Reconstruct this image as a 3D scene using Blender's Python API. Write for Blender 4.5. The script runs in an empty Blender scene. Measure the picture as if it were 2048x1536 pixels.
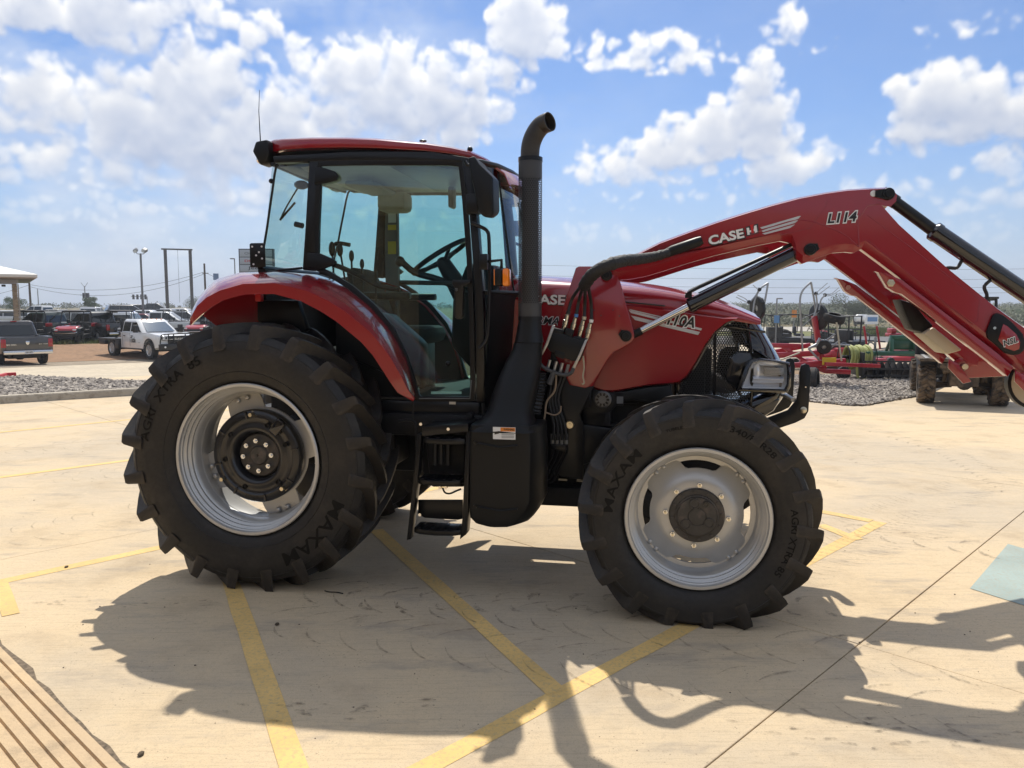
import bpy, bmesh, math, random
from mathutils import Vector, Matrix, noise
R=math.radians; PI=math.pi
S=bpy.context.scene; COL=S.collection
# ---------------------------------------------------------------- camera
CAMH=1.71; PIT=R(5.7); F=1540.0           # focal length in pixels of a 2048 wide picture
cam=bpy.data.cameras.new('camera'); cam.sensor_width=36; cam.lens=36*F/2048; cam.clip_end=6000; cam.clip_start=.05
co=bpy.data.objects.new('camera',cam); COL.objects.link(co); co.location=(0,0,CAMH); co.rotation_euler=(R(90)-PIT,0,0)
S.camera=co
S.view_settings.view_transform='Standard'; S.view_settings.look='None'; S.view_settings.gamma=1; S.view_settings.exposure=0.60
S.view_settings.use_curve_mapping=False
# ---------------------------------------------------------------- light
SUN_EL=R(55.8); SUN_AZ=R(-4.3)                # azimuth from +Y towards +X
sd=Vector((math.sin(SUN_AZ)*math.cos(SUN_EL), math.cos(SUN_AZ)*math.cos(SUN_EL), math.sin(SUN_EL)))
sl=bpy.data.lights.new('sun','SUN'); sl.energy=3.3; sl.angle=R(.55); sl.color=(1,.945,.85)
so=bpy.data.objects.new('sun',sl); COL.objects.link(so); so.rotation_euler=(-sd).to_track_quat('-Z','Y').to_euler()
# ---------------------------------------------------------------- sky with cumulus
w=bpy.data.worlds.new('World'); S.world=w; w.use_nodes=True
NT=w.node_tree; NT.nodes.clear()
class G:
    def __init__(s,nt): s.nt=nt
    def n(s,t,**k):
        nd=s.nt.nodes.new(t)
        for a,b in k.items(): setattr(nd,a,b)
        return nd
    def l(s,a,b): s.nt.links.new(a,b)
    def put(s,sock,v):
        if hasattr(v,'node'): s.l(v,sock)
        elif v is not None: sock.default_value=v
    def m(s,op,a,b=None,c=None,clamp=False):
        nd=s.n('ShaderNodeMath',operation=op,use_clamp=clamp)
        for i,v in enumerate((a,b,c)):
            if v is not None: s.put(nd.inputs[i],v)
        return nd.outputs[0]
    def vm(s,op,a,b=None):
        nd=s.n('ShaderNodeVectorMath',operation=op); s.put(nd.inputs[0],a)
        if b is not None: s.put(nd.inputs[1],b)
        return nd.outputs['Value'] if op in('LENGTH','DISTANCE','DOT_PRODUCT') else nd.outputs[0]
    def noise(s,vec,scale,detail=4,rough=.5,dist=0,dim='3D'):
        nd=s.n('ShaderNodeTexNoise',noise_dimensions=dim); s.put(nd.inputs['Vector'],vec)
        nd.inputs['Scale'].default_value=scale; nd.inputs['Detail'].default_value=detail; nd.inputs['Roughness'].default_value=rough; nd.inputs['Distortion'].default_value=dist
        return nd.outputs['Fac']
    def vor(s,vec,scale,feature='F1',detail=0,rnd=1):
        nd=s.n('ShaderNodeTexVoronoi',feature=feature); s.put(nd.inputs['Vector'],vec); nd.inputs['Scale'].default_value=scale
        nd.inputs['Detail'].default_value=detail; nd.inputs['Randomness'].default_value=rnd
        return nd
    def mr(s,v,a,b,c=0,d=1,smooth=True):
        nd=s.n('ShaderNodeMapRange',interpolation_type='SMOOTHSTEP' if smooth else 'LINEAR'); s.put(nd.inputs[0],v)
        for i,x in enumerate((a,b,c,d)): s.put(nd.inputs[i+1],x)
        return nd.outputs[0]
    def mix(s,f,a,b):
        nd=s.n('ShaderNodeMix',data_type='RGBA'); s.put(nd.inputs[0],f)
        s.put(nd.inputs[6],(*a,1) if isinstance(a,tuple) and len(a)==3 else a); s.put(nd.inputs[7],(*b,1) if isinstance(b,tuple) and len(b)==3 else b)
        return nd.outputs[2]
def dirpx(px,py):
    u=(px-1024)/F; v=(768-py)/F; cp,sp=math.cos(PIT),math.sin(PIT)
    return Vector((u,cp+v*sp,-sp+v*cp))
g=G(NT)
D=g.n('ShaderNodeTexCoord').outputs['Generated']; sx=g.n('ShaderNodeSeparateXYZ'); g.l(D,sx.inputs[0]); el=g.m('ARCSINE',sx.outputs[2])
sky=g.n('ShaderNodeTexSky',sky_type='NISHITA',sun_disc=False,sun_elevation=SUN_EL,sun_rotation=SUN_AZ,altitude=200,air_density=1.0,dust_density=.5,ozone_density=2.0)
SKYK=.070
skyc=g.vm('MULTIPLY',sky.outputs[0],(SKYK*.62,SKYK*.83,SKYK*1.12))
bg=g.n('ShaderNodeBackground'); g.l(skyc,bg.inputs[0]); bg.inputs[1].default_value=1
wo=g.n('ShaderNodeOutputWorld'); g.l(bg.outputs[0],wo.inputs[0])
# ---------------------------------------------------------------- mesh helpers
class M:
    def __init__(s): s.v=[]; s.f=[]
    def add(s,vs,fs):
        n=len(s.v); s.v+=[tuple(v) for v in vs]; s.f+=[tuple(i+n for i in f) for f in fs]; return s
    def box(s,a,b,mx=None):
        x0,y0,z0=a; x1,y1,z1=b
        vs=[Vector(p) for p in((x0,y0,z0),(x1,y0,z0),(x1,y1,z0),(x0,y1,z0),(x0,y0,z1),(x1,y0,z1),(x1,y1,z1),(x0,y1,z1))]
        if mx: vs=[mx@v for v in vs]
        return s.add(vs,[(0,3,2,1),(4,5,6,7),(0,1,5,4),(1,2,6,5),(2,3,7,6),(3,0,4,7)])
    def bar(s,p,q,w,h,up=(0,0,1)):           # box beam from p to q
        p,q=Vector(p),Vector(q); d=(q-p).normalized(); up=Vector(up)
        if abs(d.dot(up))>.98: up=Vector((1,0,0))
        a=d.cross(up).normalized()*w/2; b=a.cross(d).normalized()*h/2
        vs=[p-a-b,p+a-b,p+a+b,p-a+b,q-a-b,q+a-b,q+a+b,q-a+b]
        return s.add(vs,[(0,3,2,1),(4,5,6,7),(0,1,5,4),(1,2,6,5),(2,3,7,6),(3,0,4,7)])
    def prism(s,pts,y0,y1,pts2=None):         # outline in x,z extruded along y
        n=len(pts); pts2=pts2 or pts
        vs=[(p[0],y0,p[1]) for p in pts]+[(p[0],y1,p[1]) for p in pts2]
        return s.add(vs,[tuple(range(n)),tuple(range(2*n-1,n-1,-1))]+[(i,i+n,(i+1)%n+n,(i+1)%n) for i in range(n)])
    def slab(s,pts,z0,z1):                    # outline in x,y extruded along z
        n=len(pts); vs=[(p[0],p[1],z0) for p in pts]+[(p[0],p[1],z1) for p in pts]
        return s.add(vs,[tuple(range(n-1,-1,-1)),tuple(range(n,2*n))]+[(i,(i+1)%n,(i+1)%n+n,i+n) for i in range(n)])
    def loft(s,rings,closed=True,caps=True):
        n=len(rings[0]); vs=[p for r in rings for p in r]; fs=[]
        for k in range(len(rings)-1):
            for i in range(n if closed else n-1):
                j=(i+1)%n; fs.append((k*n+i,k*n+j,(k+1)*n+j,(k+1)*n+i))
        if caps and closed: fs+= [tuple(range(n-1,-1,-1)),tuple(range((len(rings)-1)*n,len(rings)*n))]
        return s.add(vs,fs)
    def tube(s,path,r,n=8,caps=True):
        P=[Vector(p) for p in path]; rr=r if isinstance(r,(list,tuple)) else [r]*len(P); rings=[]
        t=(P[1]-P[0]).normalized(); a=t.orthogonal().normalized()
        for i,p in enumerate(P):
            t=((P[min(i+1,len(P)-1)]-p).normalized()+(p-P[max(i-1,0)]).normalized()).normalized() if 0<i<len(P)-1 else (P[min(i+1,len(P)-1)]-P[max(i-1,0)]).normalized()
            a=(a-t*a.dot(t)).normalized(); b=t.cross(a)
            rings.append([p+(a*math.cos(2*PI*k/n)+b*math.sin(2*PI*k/n))*rr[i] for k in range(n)])
        return s.loft(rings,True,caps)
    def lathe(s,prof,c=(0,0,0),n=32,axis='y',caps=False,a0=0):
        rings=[]
        for r,y in prof:
            ring=[]
            for k in range(n):
                a=2*PI*k/n+a0; ca,sa=r*math.cos(a),r*math.sin(a)
                ring.append({'y':(c[0]+ca,c[1]+y,c[2]+sa),'z':(c[0]+ca,c[1]+sa,c[2]+y),'x':(c[0]+y,c[1]+ca,c[2]+sa)}[axis])
            rings.append(ring)
        return s.loft(rings,True,caps)
    def ball(s,c,r,n=10,m=7):
        r=r if isinstance(r,(tuple,list)) else (r,r,r); rings=[]
        for i in range(m+1):
            t=PI*i/m; q=max(math.sin(t),1e-3)
            rings.append([(c[0]+r[0]*q*math.cos(2*PI*k/n),c[1]+r[1]*q*math.sin(2*PI*k/n),c[2]-r[2]*math.cos(t)) for k in range(n)])
        return s.loft(rings)
    def xf(s,mx): s.v=[tuple(mx@Vector(v)) for v in s.v]; return s
    def mirror(s):                            # other side of the centreline
        k=M(); k.v=[(x,-y,z) for x,y,z in s.v]; k.f=[tuple(reversed(f)) for f in s.f]; return k
    def mesh(s,name,bev=0,seg=2,ang=36,smooth=True,recalc=True):
        me=bpy.data.meshes.new(name); me.from_pydata(s.v,[],s.f)
        if bev or recalc:
            bm=bmesh.new(); bm.from_mesh(me)
            if recalc: bmesh.ops.recalc_face_normals(bm,faces=bm.faces)
            if bev:
                es=[e for e in bm.edges if len(e.link_faces)==2 and e.calc_face_angle(0)>R(28)]
                bmesh.ops.bevel(bm,geom=es,offset=bev,segments=seg,profile=.5,affect='EDGES',clamp_overlap=True)
            bm.to_mesh(me); bm.free()
        if smooth: me.shade_smooth(); me.set_sharp_from_angle(angle=R(ang))
        return me
def sm(pts,k=4):                              # Catmull-Rom through points
    P=[Vector(p) for p in pts]; out=[]
    for i in range(len(P)-1):
        a,b,c,d=P[max(i-1,0)],P[i],P[i+1],P[min(i+2,len(P)-1)]
        for j in range(k):
            t=j/k; out.append(.5*((2*b)+(c-a)*t+(2*a-5*b+4*c-d)*t*t+(3*b-a-3*c+d)*t**3))
    return out+[P[-1]]
def obj(name,data,mt=None,parent=None):
    o=bpy.data.objects.new(name,data); COL.objects.link(o)
    if mt is not None and data is not None: data.materials.append(mt)
    if parent is not None: o.parent=parent
    return o
def part(name,m,mt,parent,bev=0,ang=36,seg=2,label=None,smooth=True):
    o=obj(name,m.mesh(name,bev,seg,ang,smooth),mt,parent)
    if label: o['label']=label
    return o
def thing(name,label,cat,loc=(0,0,0),rz=0,group=None):
    o=obj(name,None); o.empty_display_size=.2; o.location=loc; o.rotation_euler=(0,0,rz); return tag(o,label,cat,group)
def tag(o,label=None,cat=None,group=None,kind=None):
    for k,v in(('label',label),('category',cat),('group',group),('kind',kind)):
        if v: o[k]=v
    return o
def struct(name,m,mt,label=None,bev=0,**k):
    o=part(name,m,mt,None,bev,**k); o['kind']='structure'
    if label: o['label']=label
    return o
def copytree(o,parent=None):
    c=o.copy(); COL.objects.link(c)
    if parent is not None: c.parent=parent
    for ch in list(o.children): copytree(ch,c)
    return c
# ---------------------------------------------------------------- materials
MATS={}
def mat(name,col,rough=.5,metal=0,coat=0,var=0,vs=6,bump=0,bs=60,dirt=None,dscale=3,dlev=(.5,.7),spec=.5,emit=None,croug=.06):
    if name in MATS: return MATS[name]
    m=bpy.data.materials.new(name); m.use_nodes=True; nt=m.node_tree; b=nt.nodes['Principled BSDF']; g=G(nt)
    b.inputs['Base Color'].default_value=(*col,1); b.inputs['Roughness'].default_value=rough; b.inputs['Metallic'].default_value=metal
    b.inputs['Coat Weight'].default_value=coat; b.inputs['Coat Roughness'].default_value=croug; b.inputs['Specular IOR Level'].default_value=spec
    tc=g.n('ShaderNodeTexCoord'); P=tc.outputs['Object']; c=None
    if var:
        nz=g.noise(P,vs,5,.6); k=g.mr(nz,.3,.7,1-var,1+var,False); c=g.vm('MULTIPLY',(col[0],col[1],col[2]),None) if 0 else None
        cb=g.n('ShaderNodeCombineXYZ')
        for i in range(3): g.l(g.m('MULTIPLY',k,col[i]),cb.inputs[i])
        c=cb.outputs[0]
    if dirt:
        nz=g.noise(P,dscale,7,.65); c=g.mix(g.mr(nz,dlev[0],dlev[1]),c if c is not None else (*col,1),dirt)
        g.l(g.mr(nz,dlev[0],dlev[1],rough,min(1,rough+.35)),b.inputs['Roughness'])
    if c is not None: g.l(c,b.inputs['Base Color'])
    if bump:
        bp=g.n('ShaderNodeBump'); bp.inputs['Strength'].default_value=bump; bp.inputs['Distance'].default_value=.01
        g.l(g.noise(P,bs,4,.6),bp.inputs['Height']); g.l(bp.outputs[0],b.inputs['Normal'])
    if emit: b.inputs['Emission Color'].default_value=(*emit[:3],1); b.inputs['Emission Strength'].default_value=emit[3]
    MATS[name]=m; return m
def glass(name,tint,rough=0.0,refl=1.0,ior=1.5):
    m=bpy.data.materials.new(name); m.use_nodes=True; nt=m.node_tree; nt.nodes.remove(nt.nodes['Principled BSDF']); g=G(nt)
    t=g.n('ShaderNodeBsdfTransparent'); t.inputs[0].default_value=(*tint,1); gl=g.n('ShaderNodeBsdfGlossy'); gl.inputs['Roughness'].default_value=rough
    lw=g.n('ShaderNodeLayerWeight'); lw.inputs['Blend'].default_value=.5; fr=g.n('ShaderNodeMath',operation='MULTIPLY_ADD'); g.l(g.m('POWER',lw.outputs['Facing'],5.0),fr.inputs[0]); fr.inputs[1].default_value=.95; fr.inputs[2].default_value=.045; mx=g.n('ShaderNodeMixShader')
    g.l(g.m('MULTIPLY',fr.outputs[0],refl,clamp=True),mx.inputs[0]); g.l(t.outputs[0],mx.inputs[1]); g.l(gl.outputs[0],mx.inputs[2]); g.l(mx.outputs[0],nt.nodes['Material Output'].inputs[0])
    MATS[name]=m; return m
# ---------------------------------------------------------------- lettering
FONT=[]
def text_m(s,size=1,bold=0,extr=.002,shear=0,sx=1.0):
    cu=bpy.data.curves.new('lettering','FONT'); cu.body=s; cu.size=size; cu.extrude=extr; cu.offset=bold; cu.shear=shear; cu.resolution_u=3
    o=bpy.data.objects.new('lettering',cu); COL.objects.link(o); dg=bpy.context.evaluated_depsgraph_get(); dg.update()
    me=bpy.data.meshes.new_from_object(o.evaluated_get(dg)); m=M(); m.add([v.co for v in me.vertices],[tuple(p.vertices) for p in me.polygons])
    bpy.data.objects.remove(o); bpy.data.curves.remove(cu); bpy.data.meshes.remove(me)
    if m.v:
        x0=min(v[0] for v in m.v); x1=max(v[0] for v in m.v); y0=min(v[1] for v in m.v); y1=max(v[1] for v in m.v)
        m.v=[((v[0]-(x0+x1)/2)*sx,v[1]-(y0+y1)/2,v[2]) for v in m.v]; m.w=(x1-x0)*sx; m.h=y1-y0
    return m
def text_fit(s,w,h,**k):                      # lettering scaled to a width and height
    m=text_m(s,1,**k); m.v=[(v[0]*w/m.w,v[1]*h/m.h,v[2]*1) for v in m.v]; return m

# ---------------------------------------------------------------- clouds: a far dome whose cover and brightness come from heaped puffs
import numpy as np
def pnoise(x,y,seed):
    rs=np.random.RandomState(seed); G_=rs.rand(256)*2*PI; pm=rs.permutation(256)
    xi=np.floor(x).astype(np.int64); yi=np.floor(y).astype(np.int64); xf=x-xi; yf=y-yi
    u=xf*xf*xf*(xf*(xf*6-15)+10); v=yf*yf*yf*(yf*(yf*6-15)+10)
    def gr(ix,iy,dx,dy):
        a=G_[pm[(pm[ix&255]+iy)&255]]; return np.cos(a)*dx+np.sin(a)*dy
    n00=gr(xi,yi,xf,yf); n10=gr(xi+1,yi,xf-1,yf); n01=gr(xi,yi+1,xf,yf-1); n11=gr(xi+1,yi+1,xf-1,yf-1)
    return (n00*(1-u)+n10*u)*(1-v)+(n01*(1-u)+n11*u)*v
def fbm(x,y,sc,oc,seed,ro=.55):
    s=0; a=1; t=0
    for k in range(oc): s=s+a*pnoise(x/sc*2**k,y/sc*2**k,seed+k); t+=a; a*=ro
    return s/t*1.6
CL=[(130,20,380,80,1.1),(330,8,220,45,1.0),(60,170,150,60,.7),(200,215,160,85,1.0),(330,240,140,95,1.1),(405,175,95,75,1.2),(500,260,110,90,1.0),(610,195,80,45,1.0),(690,140,130,60,1.1),(770,120,80,50,1.0),(860,200,160,80,1.15),(960,140,100,60,1.0),(1045,55,60,95,1.1),(1100,100,80,35,.9),(1290,105,120,45,1.15),(1350,130,80,35,1.0),
    (1570,50,34,50,.9),(1430,280,160,70,1.2),(1510,175,50,65,1.1),(1500,240,90,70,1.1),(1280,330,150,55,1.05),(1570,330,70,70,1.0),(1880,215,100,85,1.2),(1830,295,140,28,.9),(2010,220,90,80,1.1),(1940,55,90,26,.85),(700,235,170,70,1.05),(880,270,110,55,1.0),(1640,90,40,18,.5),
    (100,330,300,60,.8),(380,330,220,70,.9),(240,420,300,45,.7),(470,400,110,60,.75),(1190,405,100,28,.7),(1740,400,260,45,.9),(1250,470,300,34,.65),(1980,385,150,50,.85),(2048,320,70,40,.9),(40,440,280,40,.65),(1420,375,150,35,.8),(570,290,120,70,.9),(900,90,30,18,.5),(1440,105,45,30,.7),(1200,330,70,45,.7),(760,430,280,45,.6),(1500,455,260,30,.65),(1990,480,200,28,.6),(300,500,400,28,.5),(1780,460,300,30,.6),(560,350,110,50,.7)]
def cloud_sheet():
    rnd=random.Random(11)
    U1=np.arange(-1130,1131,2.3); U0=np.concatenate([np.linspace(-PI*F,-1150,330),U1,np.linspace(1150,PI*F,330)]); V0=np.concatenate([np.arange(-8,600,2.3),np.linspace(606,2400,150)])
    U,V=np.meshgrid(U0,V0); nU,nV=len(U0),len(V0)
    puffs=[]
    def bank(u,v,rx,ry,wt):
        n=int(14+rx*ry/260*wt)
        base=v-ry*.62
        for k in range(min(n,130)):
            a=rnd.uniform(0,2*PI); q=rnd.random()**.55; x=u+rx*q*math.cos(a); y=v+ry*q*math.sin(a)*(.85)
            r=(ry*.62+20)*rnd.uniform(.22,.55)*(1.1-.55*q); puffs.append((x,max(y,base+r*.2),r*wt,base))
            for j in range(3): # small heads riding on the sunny side
                b=rnd.uniform(.1,PI-.1); puffs.append((x+r*.85*math.cos(b),max(y,base)+r*.85*math.sin(b),r*rnd.uniform(.25,.5)*wt,base))
    for (px,py,rx,ry,wt) in CL:
        if wt<=0: continue
        d=dirpx(px,py); bank(math.atan2(d.x,d.y)*F,math.atan2(d.z,math.hypot(d.x,d.y))*F,rx,ry,wt)
    for k in range(420):                       # broken cumulus all round; unseen overhead ones added for fill light, clear about the sun
        u=rnd.uniform(-PI,PI)*F; sv=rnd.uniform(.05,.99); v=math.asin(sv)*F; st=1/max(.12,math.cos(v/F))
        if abs(u)<1400 and v<700: continue
        a_,b_=u/F,v/F; cs=math.sin(b_)*math.sin(SUN_EL)+math.cos(b_)*math.cos(SUN_EL)*math.cos(a_-SUN_AZ)
        if cs>math.cos(R(17)): continue
        bank(u,v,rnd.uniform(120,260)*st,rnd.uniform(80,170),rnd.uniform(.9,1.2))
    wu=fbm(U,V,120,6,3,.62); wv_=fbm(U,V,120,6,43,.62)
    Uw=U+wu*26; Vw=V+wv_*22; T=np.zeros_like(U)
    for (x,y,r,base) in puffs:
        i0,i1=np.searchsorted(U0,(x-r-32,x+r+32)); j0,j1=np.searchsorted(V0,(y-r-28,y+r+28))
        if i1<=i0 or j1<=j0: continue
        s=(slice(j0,j1),slice(i0,i1)); d2=(Uw[s]-x)**2+((Vw[s]-y)*1.12)**2
        h=np.sqrt(np.maximum(0,r*r-d2))*(34/(r+14))**.55; h=h*np.clip((Vw[s]-base+r*.35)/(r*.6),0,1); T[s]=np.maximum(T[s],h)+np.minimum(T[s],h)*.10
    det=fbm(U,V,46,7,91,.62); bil=1-2*np.abs(fbm(U+wu*10,V+wv_*10,70,5,131,.6)); fine=fbm(U,V,14,4,171,.6)
    Tn=np.tanh(T/27.0*.9)*1.6
    kd=np.clip(V/280,.30,1); dens=Tn-.34*kd+(.68*det+.34*(bil-.35))*kd+.20*fine; dens=np.where(T>0,dens,np.minimum(dens,.0)-.2*0)
    dens=np.where(T>0,dens,-1.0)
    A=np.clip(dens/.95,0,1); A=A*A*(3-2*A)
    def soft(B,n):
        for _ in range(n):
            C=B.copy(); C[1:-1]=(B[:-2]+2*B[1:-1]+B[2:])/4; D_=C.copy(); D_[:,1:-1]=(C[:,:-2]+2*C[:,1:-1]+C[:,2:])/4; B=D_
        return B
    A=soft(A,1)
    veil=np.clip(fbm(U,V*2.0,420,6,7,.6)*1.1+.22,0,1)*np.clip((-U)/550+.65,0.16,1.25)   # thin milky veil, thicker towards the sun side
    dls=np.where(T>0,Tn-.30+.42*fbm(U,V,60,3,91,.5)+.12*(bil-.35),-.3); dpos=np.clip(dls,0,1.6); Sh=np.zeros_like(dpos); acc=np.zeros(nU)
    for r in range(nV-1,-1,-1):
        dv=min(6.0,(V0[min(r+1,nV-1)]-V0[r]) or 2.3); acc=acc*math.exp(-dv/46.0)+dpos[r]*dv/46.0; Sh[r]=acc
    def shift(B,k): 
        C=B.copy(); C[:-k]=B[k:]; return C
    g1=dens-shift(dens,3); g2=dls-shift(dls,7)
    lum=.12+.95*np.exp(-1.9*np.maximum(Sh-.12,0))+.09*np.tanh(g1*1.5)+.34*np.tanh(g2*1.3)+.26*fbm(U,V,300,3,301,.5)
    edge=np.clip(1-dens/.7,0,1); lum=soft(np.clip(lum+.16*edge,0,1.05),2)
    low=np.clip(1-(V-40)/230,0,1)                    # far clouds sink into pale air
    Aall=1-(1-A*np.clip(1-1.0*low,0,1))*(1-np.clip(veil*.80,0,.92)); f=np.clip(A/(Aall+1e-4),0,1)
    dark=np.array((.38,.46,.64)); white=np.array((1.0,.99,.97)); pale=np.array((.60,.70,.86))
    c=dark+(white-dark)*lum[...,None]; c=c+(pale-c)*(.55*low)[...,None]; vl=np.clip(.5+1.3*fbm(U,V*1.8,200,5,401,.6),0,1)[...,None]; vc=np.array((.50,.58,.74))*(1-vl)+np.array((.80,.85,.92))*vl; c=c*f[...,None]+vc*(1-f[...,None])
    hz=np.clip(1-V/380,0,1)**1.6*.86            # pale air near the horizon
    a2=1-(1-Aall)*(1-hz); w1=(Aall/(a2+1e-5))[...,None]; c=c*w1+np.array((.43,.545,.73))*(1-w1)
    DR=3500.; az=U/F; el=V/F
    cs=np.sin(el)*math.sin(SUN_EL)+np.cos(el)*math.cos(SUN_EL)*np.cos(az-SUN_AZ); c=c*(1+1.3*np.exp(-np.arccos(np.clip(cs,-1,1))/.50))[...,None]   # clouds glow towards the sun
    clr=np.clip((np.arccos(np.clip(cs,-1,1))-R(9))/R(5),0,1); a2=a2*clr
    X=DR*np.cos(el)*np.sin(az); Y=DR*np.cos(el)*np.cos(az); Z=DR*np.sin(el)+CAMH
    co_=np.stack([X,Y,Z],-1).reshape(-1,3).astype(np.float32)
    idx=np.arange(nU*nV).reshape(nV,nU); q=np.stack([idx[:-1,:-1],idx[:-1,1:],idx[1:,1:],idx[1:,:-1]],-1).reshape(-1,4)
    me=bpy.data.meshes.new('sky'); me.vertices.add(len(co_)); me.vertices.foreach_set('co',co_.ravel()); me.loops.add(q.size); me.loops.foreach_set('vertex_index',q.ravel().astype(np.int32))
    me.polygons.add(len(q)); me.polygons.foreach_set('loop_start',np.arange(0,q.size,4,dtype=np.int32)); me.update(calc_edges=True)
    at=me.attributes.new('cloud','FLOAT_COLOR','POINT'); at.data.foreach_set('color',np.concatenate([c,a2[...,None]],-1).reshape(-1).astype(np.float32))
    mt=bpy.data.materials.new('cloud_cover'); mt.use_nodes=True; nt=mt.node_tree; nt.nodes.remove(nt.nodes['Principled BSDF']); g=G(nt)
    a=g.n('ShaderNodeAttribute',attribute_name='cloud'); e=g.n('ShaderNodeEmission'); g.l(a.outputs['Color'],e.inputs[0]); e.inputs[1].default_value=CLOUDK
    t=g.n('ShaderNodeBsdfTransparent'); mx=g.n('ShaderNodeMixShader'); g.l(a.outputs['Alpha'],mx.inputs[0]); g.l(t.outputs[0],mx.inputs[1]); g.l(e.outputs[0],mx.inputs[2]); g.l(mx.outputs[0],nt.nodes['Material Output'].inputs[0])
    mt.cycles.emission_sampling='NONE'
    o=obj('sky',me,mt); o['kind']='structure'
CLOUDK=.57
cloud_sheet()
# ================================================================ GROUND
def gpt(px,py,z=0.0):
    d=dirpx(px,py); t=(z-CAMH)/d.z; return Vector((t*d.x,t*d.y,z))
def gline(s,z=0.0): return [gpt(a,b,z) for a,b in [tuple(float(c) for c in q.split(',')) for q in s.split()]]
def ss(a,b,v):
    t=max(0,min(1,(v-a)/(b-a))); return t*t*(3-2*t)
def gz(x,y):                                   # lie of the land: falls away behind the lot, rises again to the far lot and the brush
    left=ss(-1.5,-6,x); right=ss(1,6,x)
    z=-.05+left*(-.75*ss(17,31,y)-.15*ss(31,38,y)+.42*ss(38,46,y)+.85*ss(64,95,y))
    z+=right*(-.65*ss(19,38,y)-.45*ss(38,75,y)+1.3*ss(105,170,y)+1.3*ss(160,450,y))
    z+=ss(200,420,y)*1.0*(1-right)
    if y>60: z+=.25*ss(60,120,y)*noise.noise(Vector((x*.02,y*.02,0)))
    return z
def gptz(px,py,off=.05):
    d=dirpx(px,py); t=2.0
    while t<900:
        p=d*t; 
        if CAMH+p.z<gz(p.x,p.y)+off: break
        t*=1.01
    a,b=t/1.01,t
    for k in range(20):
        c=(a+b)/2; p=d*c
        if CAMH+p.z<gz(p.x,p.y)+off: b=c
        else: a=c
    p=d*a; return Vector((p.x,p.y,CAMH+p.z))
def strip_land(name,up,lowp,off,mt,label,rows=12):
    U=[tuple(float(c) for c in q.split(',')) for q in up.split()]; W_=[tuple(float(c) for c in q.split(',')) for q in lowp.split()]; n=len(U); m=M(); K=4; vs=[]
    def ip(P,t): k=min(int(t*(n-1)),n-2); f=t*(n-1)-k; return (P[k][0]+(P[k+1][0]-P[k][0])*f,P[k][1]+(P[k+1][1]-P[k][1])*f)
    nc=(n-1)*K+1; A=[gptz(*ip(U,i/(nc-1)),off) for i in range(nc)]; B=[gptz(*ip(W_,i/(nc-1)),off) for i in range(nc)]
    for r in range(rows+1):
        for a,b in zip(A,B):
            p=a.lerp(b,r/rows); vs.append((p.x,p.y,gz(p.x,p.y)+off))
    m.add(vs,[(r*nc+c,r*nc+c+1,(r+1)*nc+c+1,(r+1)*nc+c) for r in range(rows) for c in range(nc-1)]); return struct(name,m,mt,label)
mGND=bpy.data.materials.new('dry_grass_and_earth'); mGND.use_nodes=True
def ground_mat(m,c1,c2,c3,s1=.35,s2=3,rough=.95,bump=.4,bs=14,lev=(.42,.62)):
    g=G(m.node_tree); b=m.node_tree.nodes['Principled BSDF']; b.inputs['Roughness'].default_value=rough; b.inputs['Specular IOR Level'].default_value=.2
    P=g.n('ShaderNodeTexCoord').outputs['Object']; n1=g.noise(P,s1,6,.6); n2=g.noise(P,s2,6,.65)
    c=g.mix(g.mr(n1,*lev),(*c1,1),(*c2,1)); c=g.mix(g.mr(n2,.45,.7),c,(*c3,1)); g.l(c,b.inputs['Base Color'])
    bp=g.n('ShaderNodeBump'); bp.inputs['Strength'].default_value=bump; bp.inputs['Distance'].default_value=.05; g.l(g.noise(P,bs,6,.7),bp.inputs['Height']); g.l(bp.outputs[0],b.inputs['Normal']); return m
def gmat(name,*a,**k):
    m=bpy.data.materials.new(name); m.use_nodes=True; return ground_mat(m,*a,**k)
ground_mat(mGND,(.17,.14,.08),(.24,.20,.13),(.11,.115,.05),.12,1.2)
xs_=[-900,-600,-400,-250,-160,-120,-95,-75]+list(range(-60,61,3))+[75,95,120,160,250,400,600,900]; ys_=[-60,-30,-10,0,8,12]+list(range(14,62,2))+list(range(64,130,5))+[140,155,170,190,215,240,280,330,380,430,520,700,1000,1500,2600]
m=M(); vs=[(x,y,gz(x,y)) for y in ys_ for x in xs_]; n=len(xs_)
m.add(vs,[(r*n+c,r*n+c+1,(r+1)*n+c+1,(r+1)*n+c) for r in range(len(ys_)-1) for c in range(n-1)]); struct('ground',m,mGND,'dry grass and bare earth around the concrete lot')
# ---- concrete lot: sawn slabs on a grid turned 45 degrees
PH=R(45.3); E1=Vector((math.cos(PH),math.sin(PH),0)); E2=Vector((math.sin(PH),-math.cos(PH),0))
mCON=bpy.data.materials.new('broom_finished_concrete'); mCON.use_nodes=True
g=G(mCON.node_tree); b=mCON.node_tree.nodes['Principled BSDF']; b.inputs['Specular IOR Level'].default_value=.3
geo=g.n('ShaderNodeNewGeometry'); P=geo.outputs['Position']
n1=g.noise(P,.35,6,.6,.4); n2=g.noise(P,1.7,8,.65); n3=g.noise(P,9,6,.7); n4=g.noise(P,150,4,.65)
rot=g.n('ShaderNodeMapping'); g.l(P,rot.inputs[0]); rot.inputs['Rotation'].default_value=(0,0,-PH); rot.inputs['Scale'].default_value=(1.2,26,1)
brm=g.noise(rot.outputs[0],3.0,4,.6)                              # broom lines
rot2=g.n('ShaderNodeMapping'); g.l(P,rot2.inputs[0]); rot2.inputs['Rotation'].default_value=(0,0,R(-24)); rot2.inputs['Scale'].default_value=(.7,2.4,1)
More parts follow.
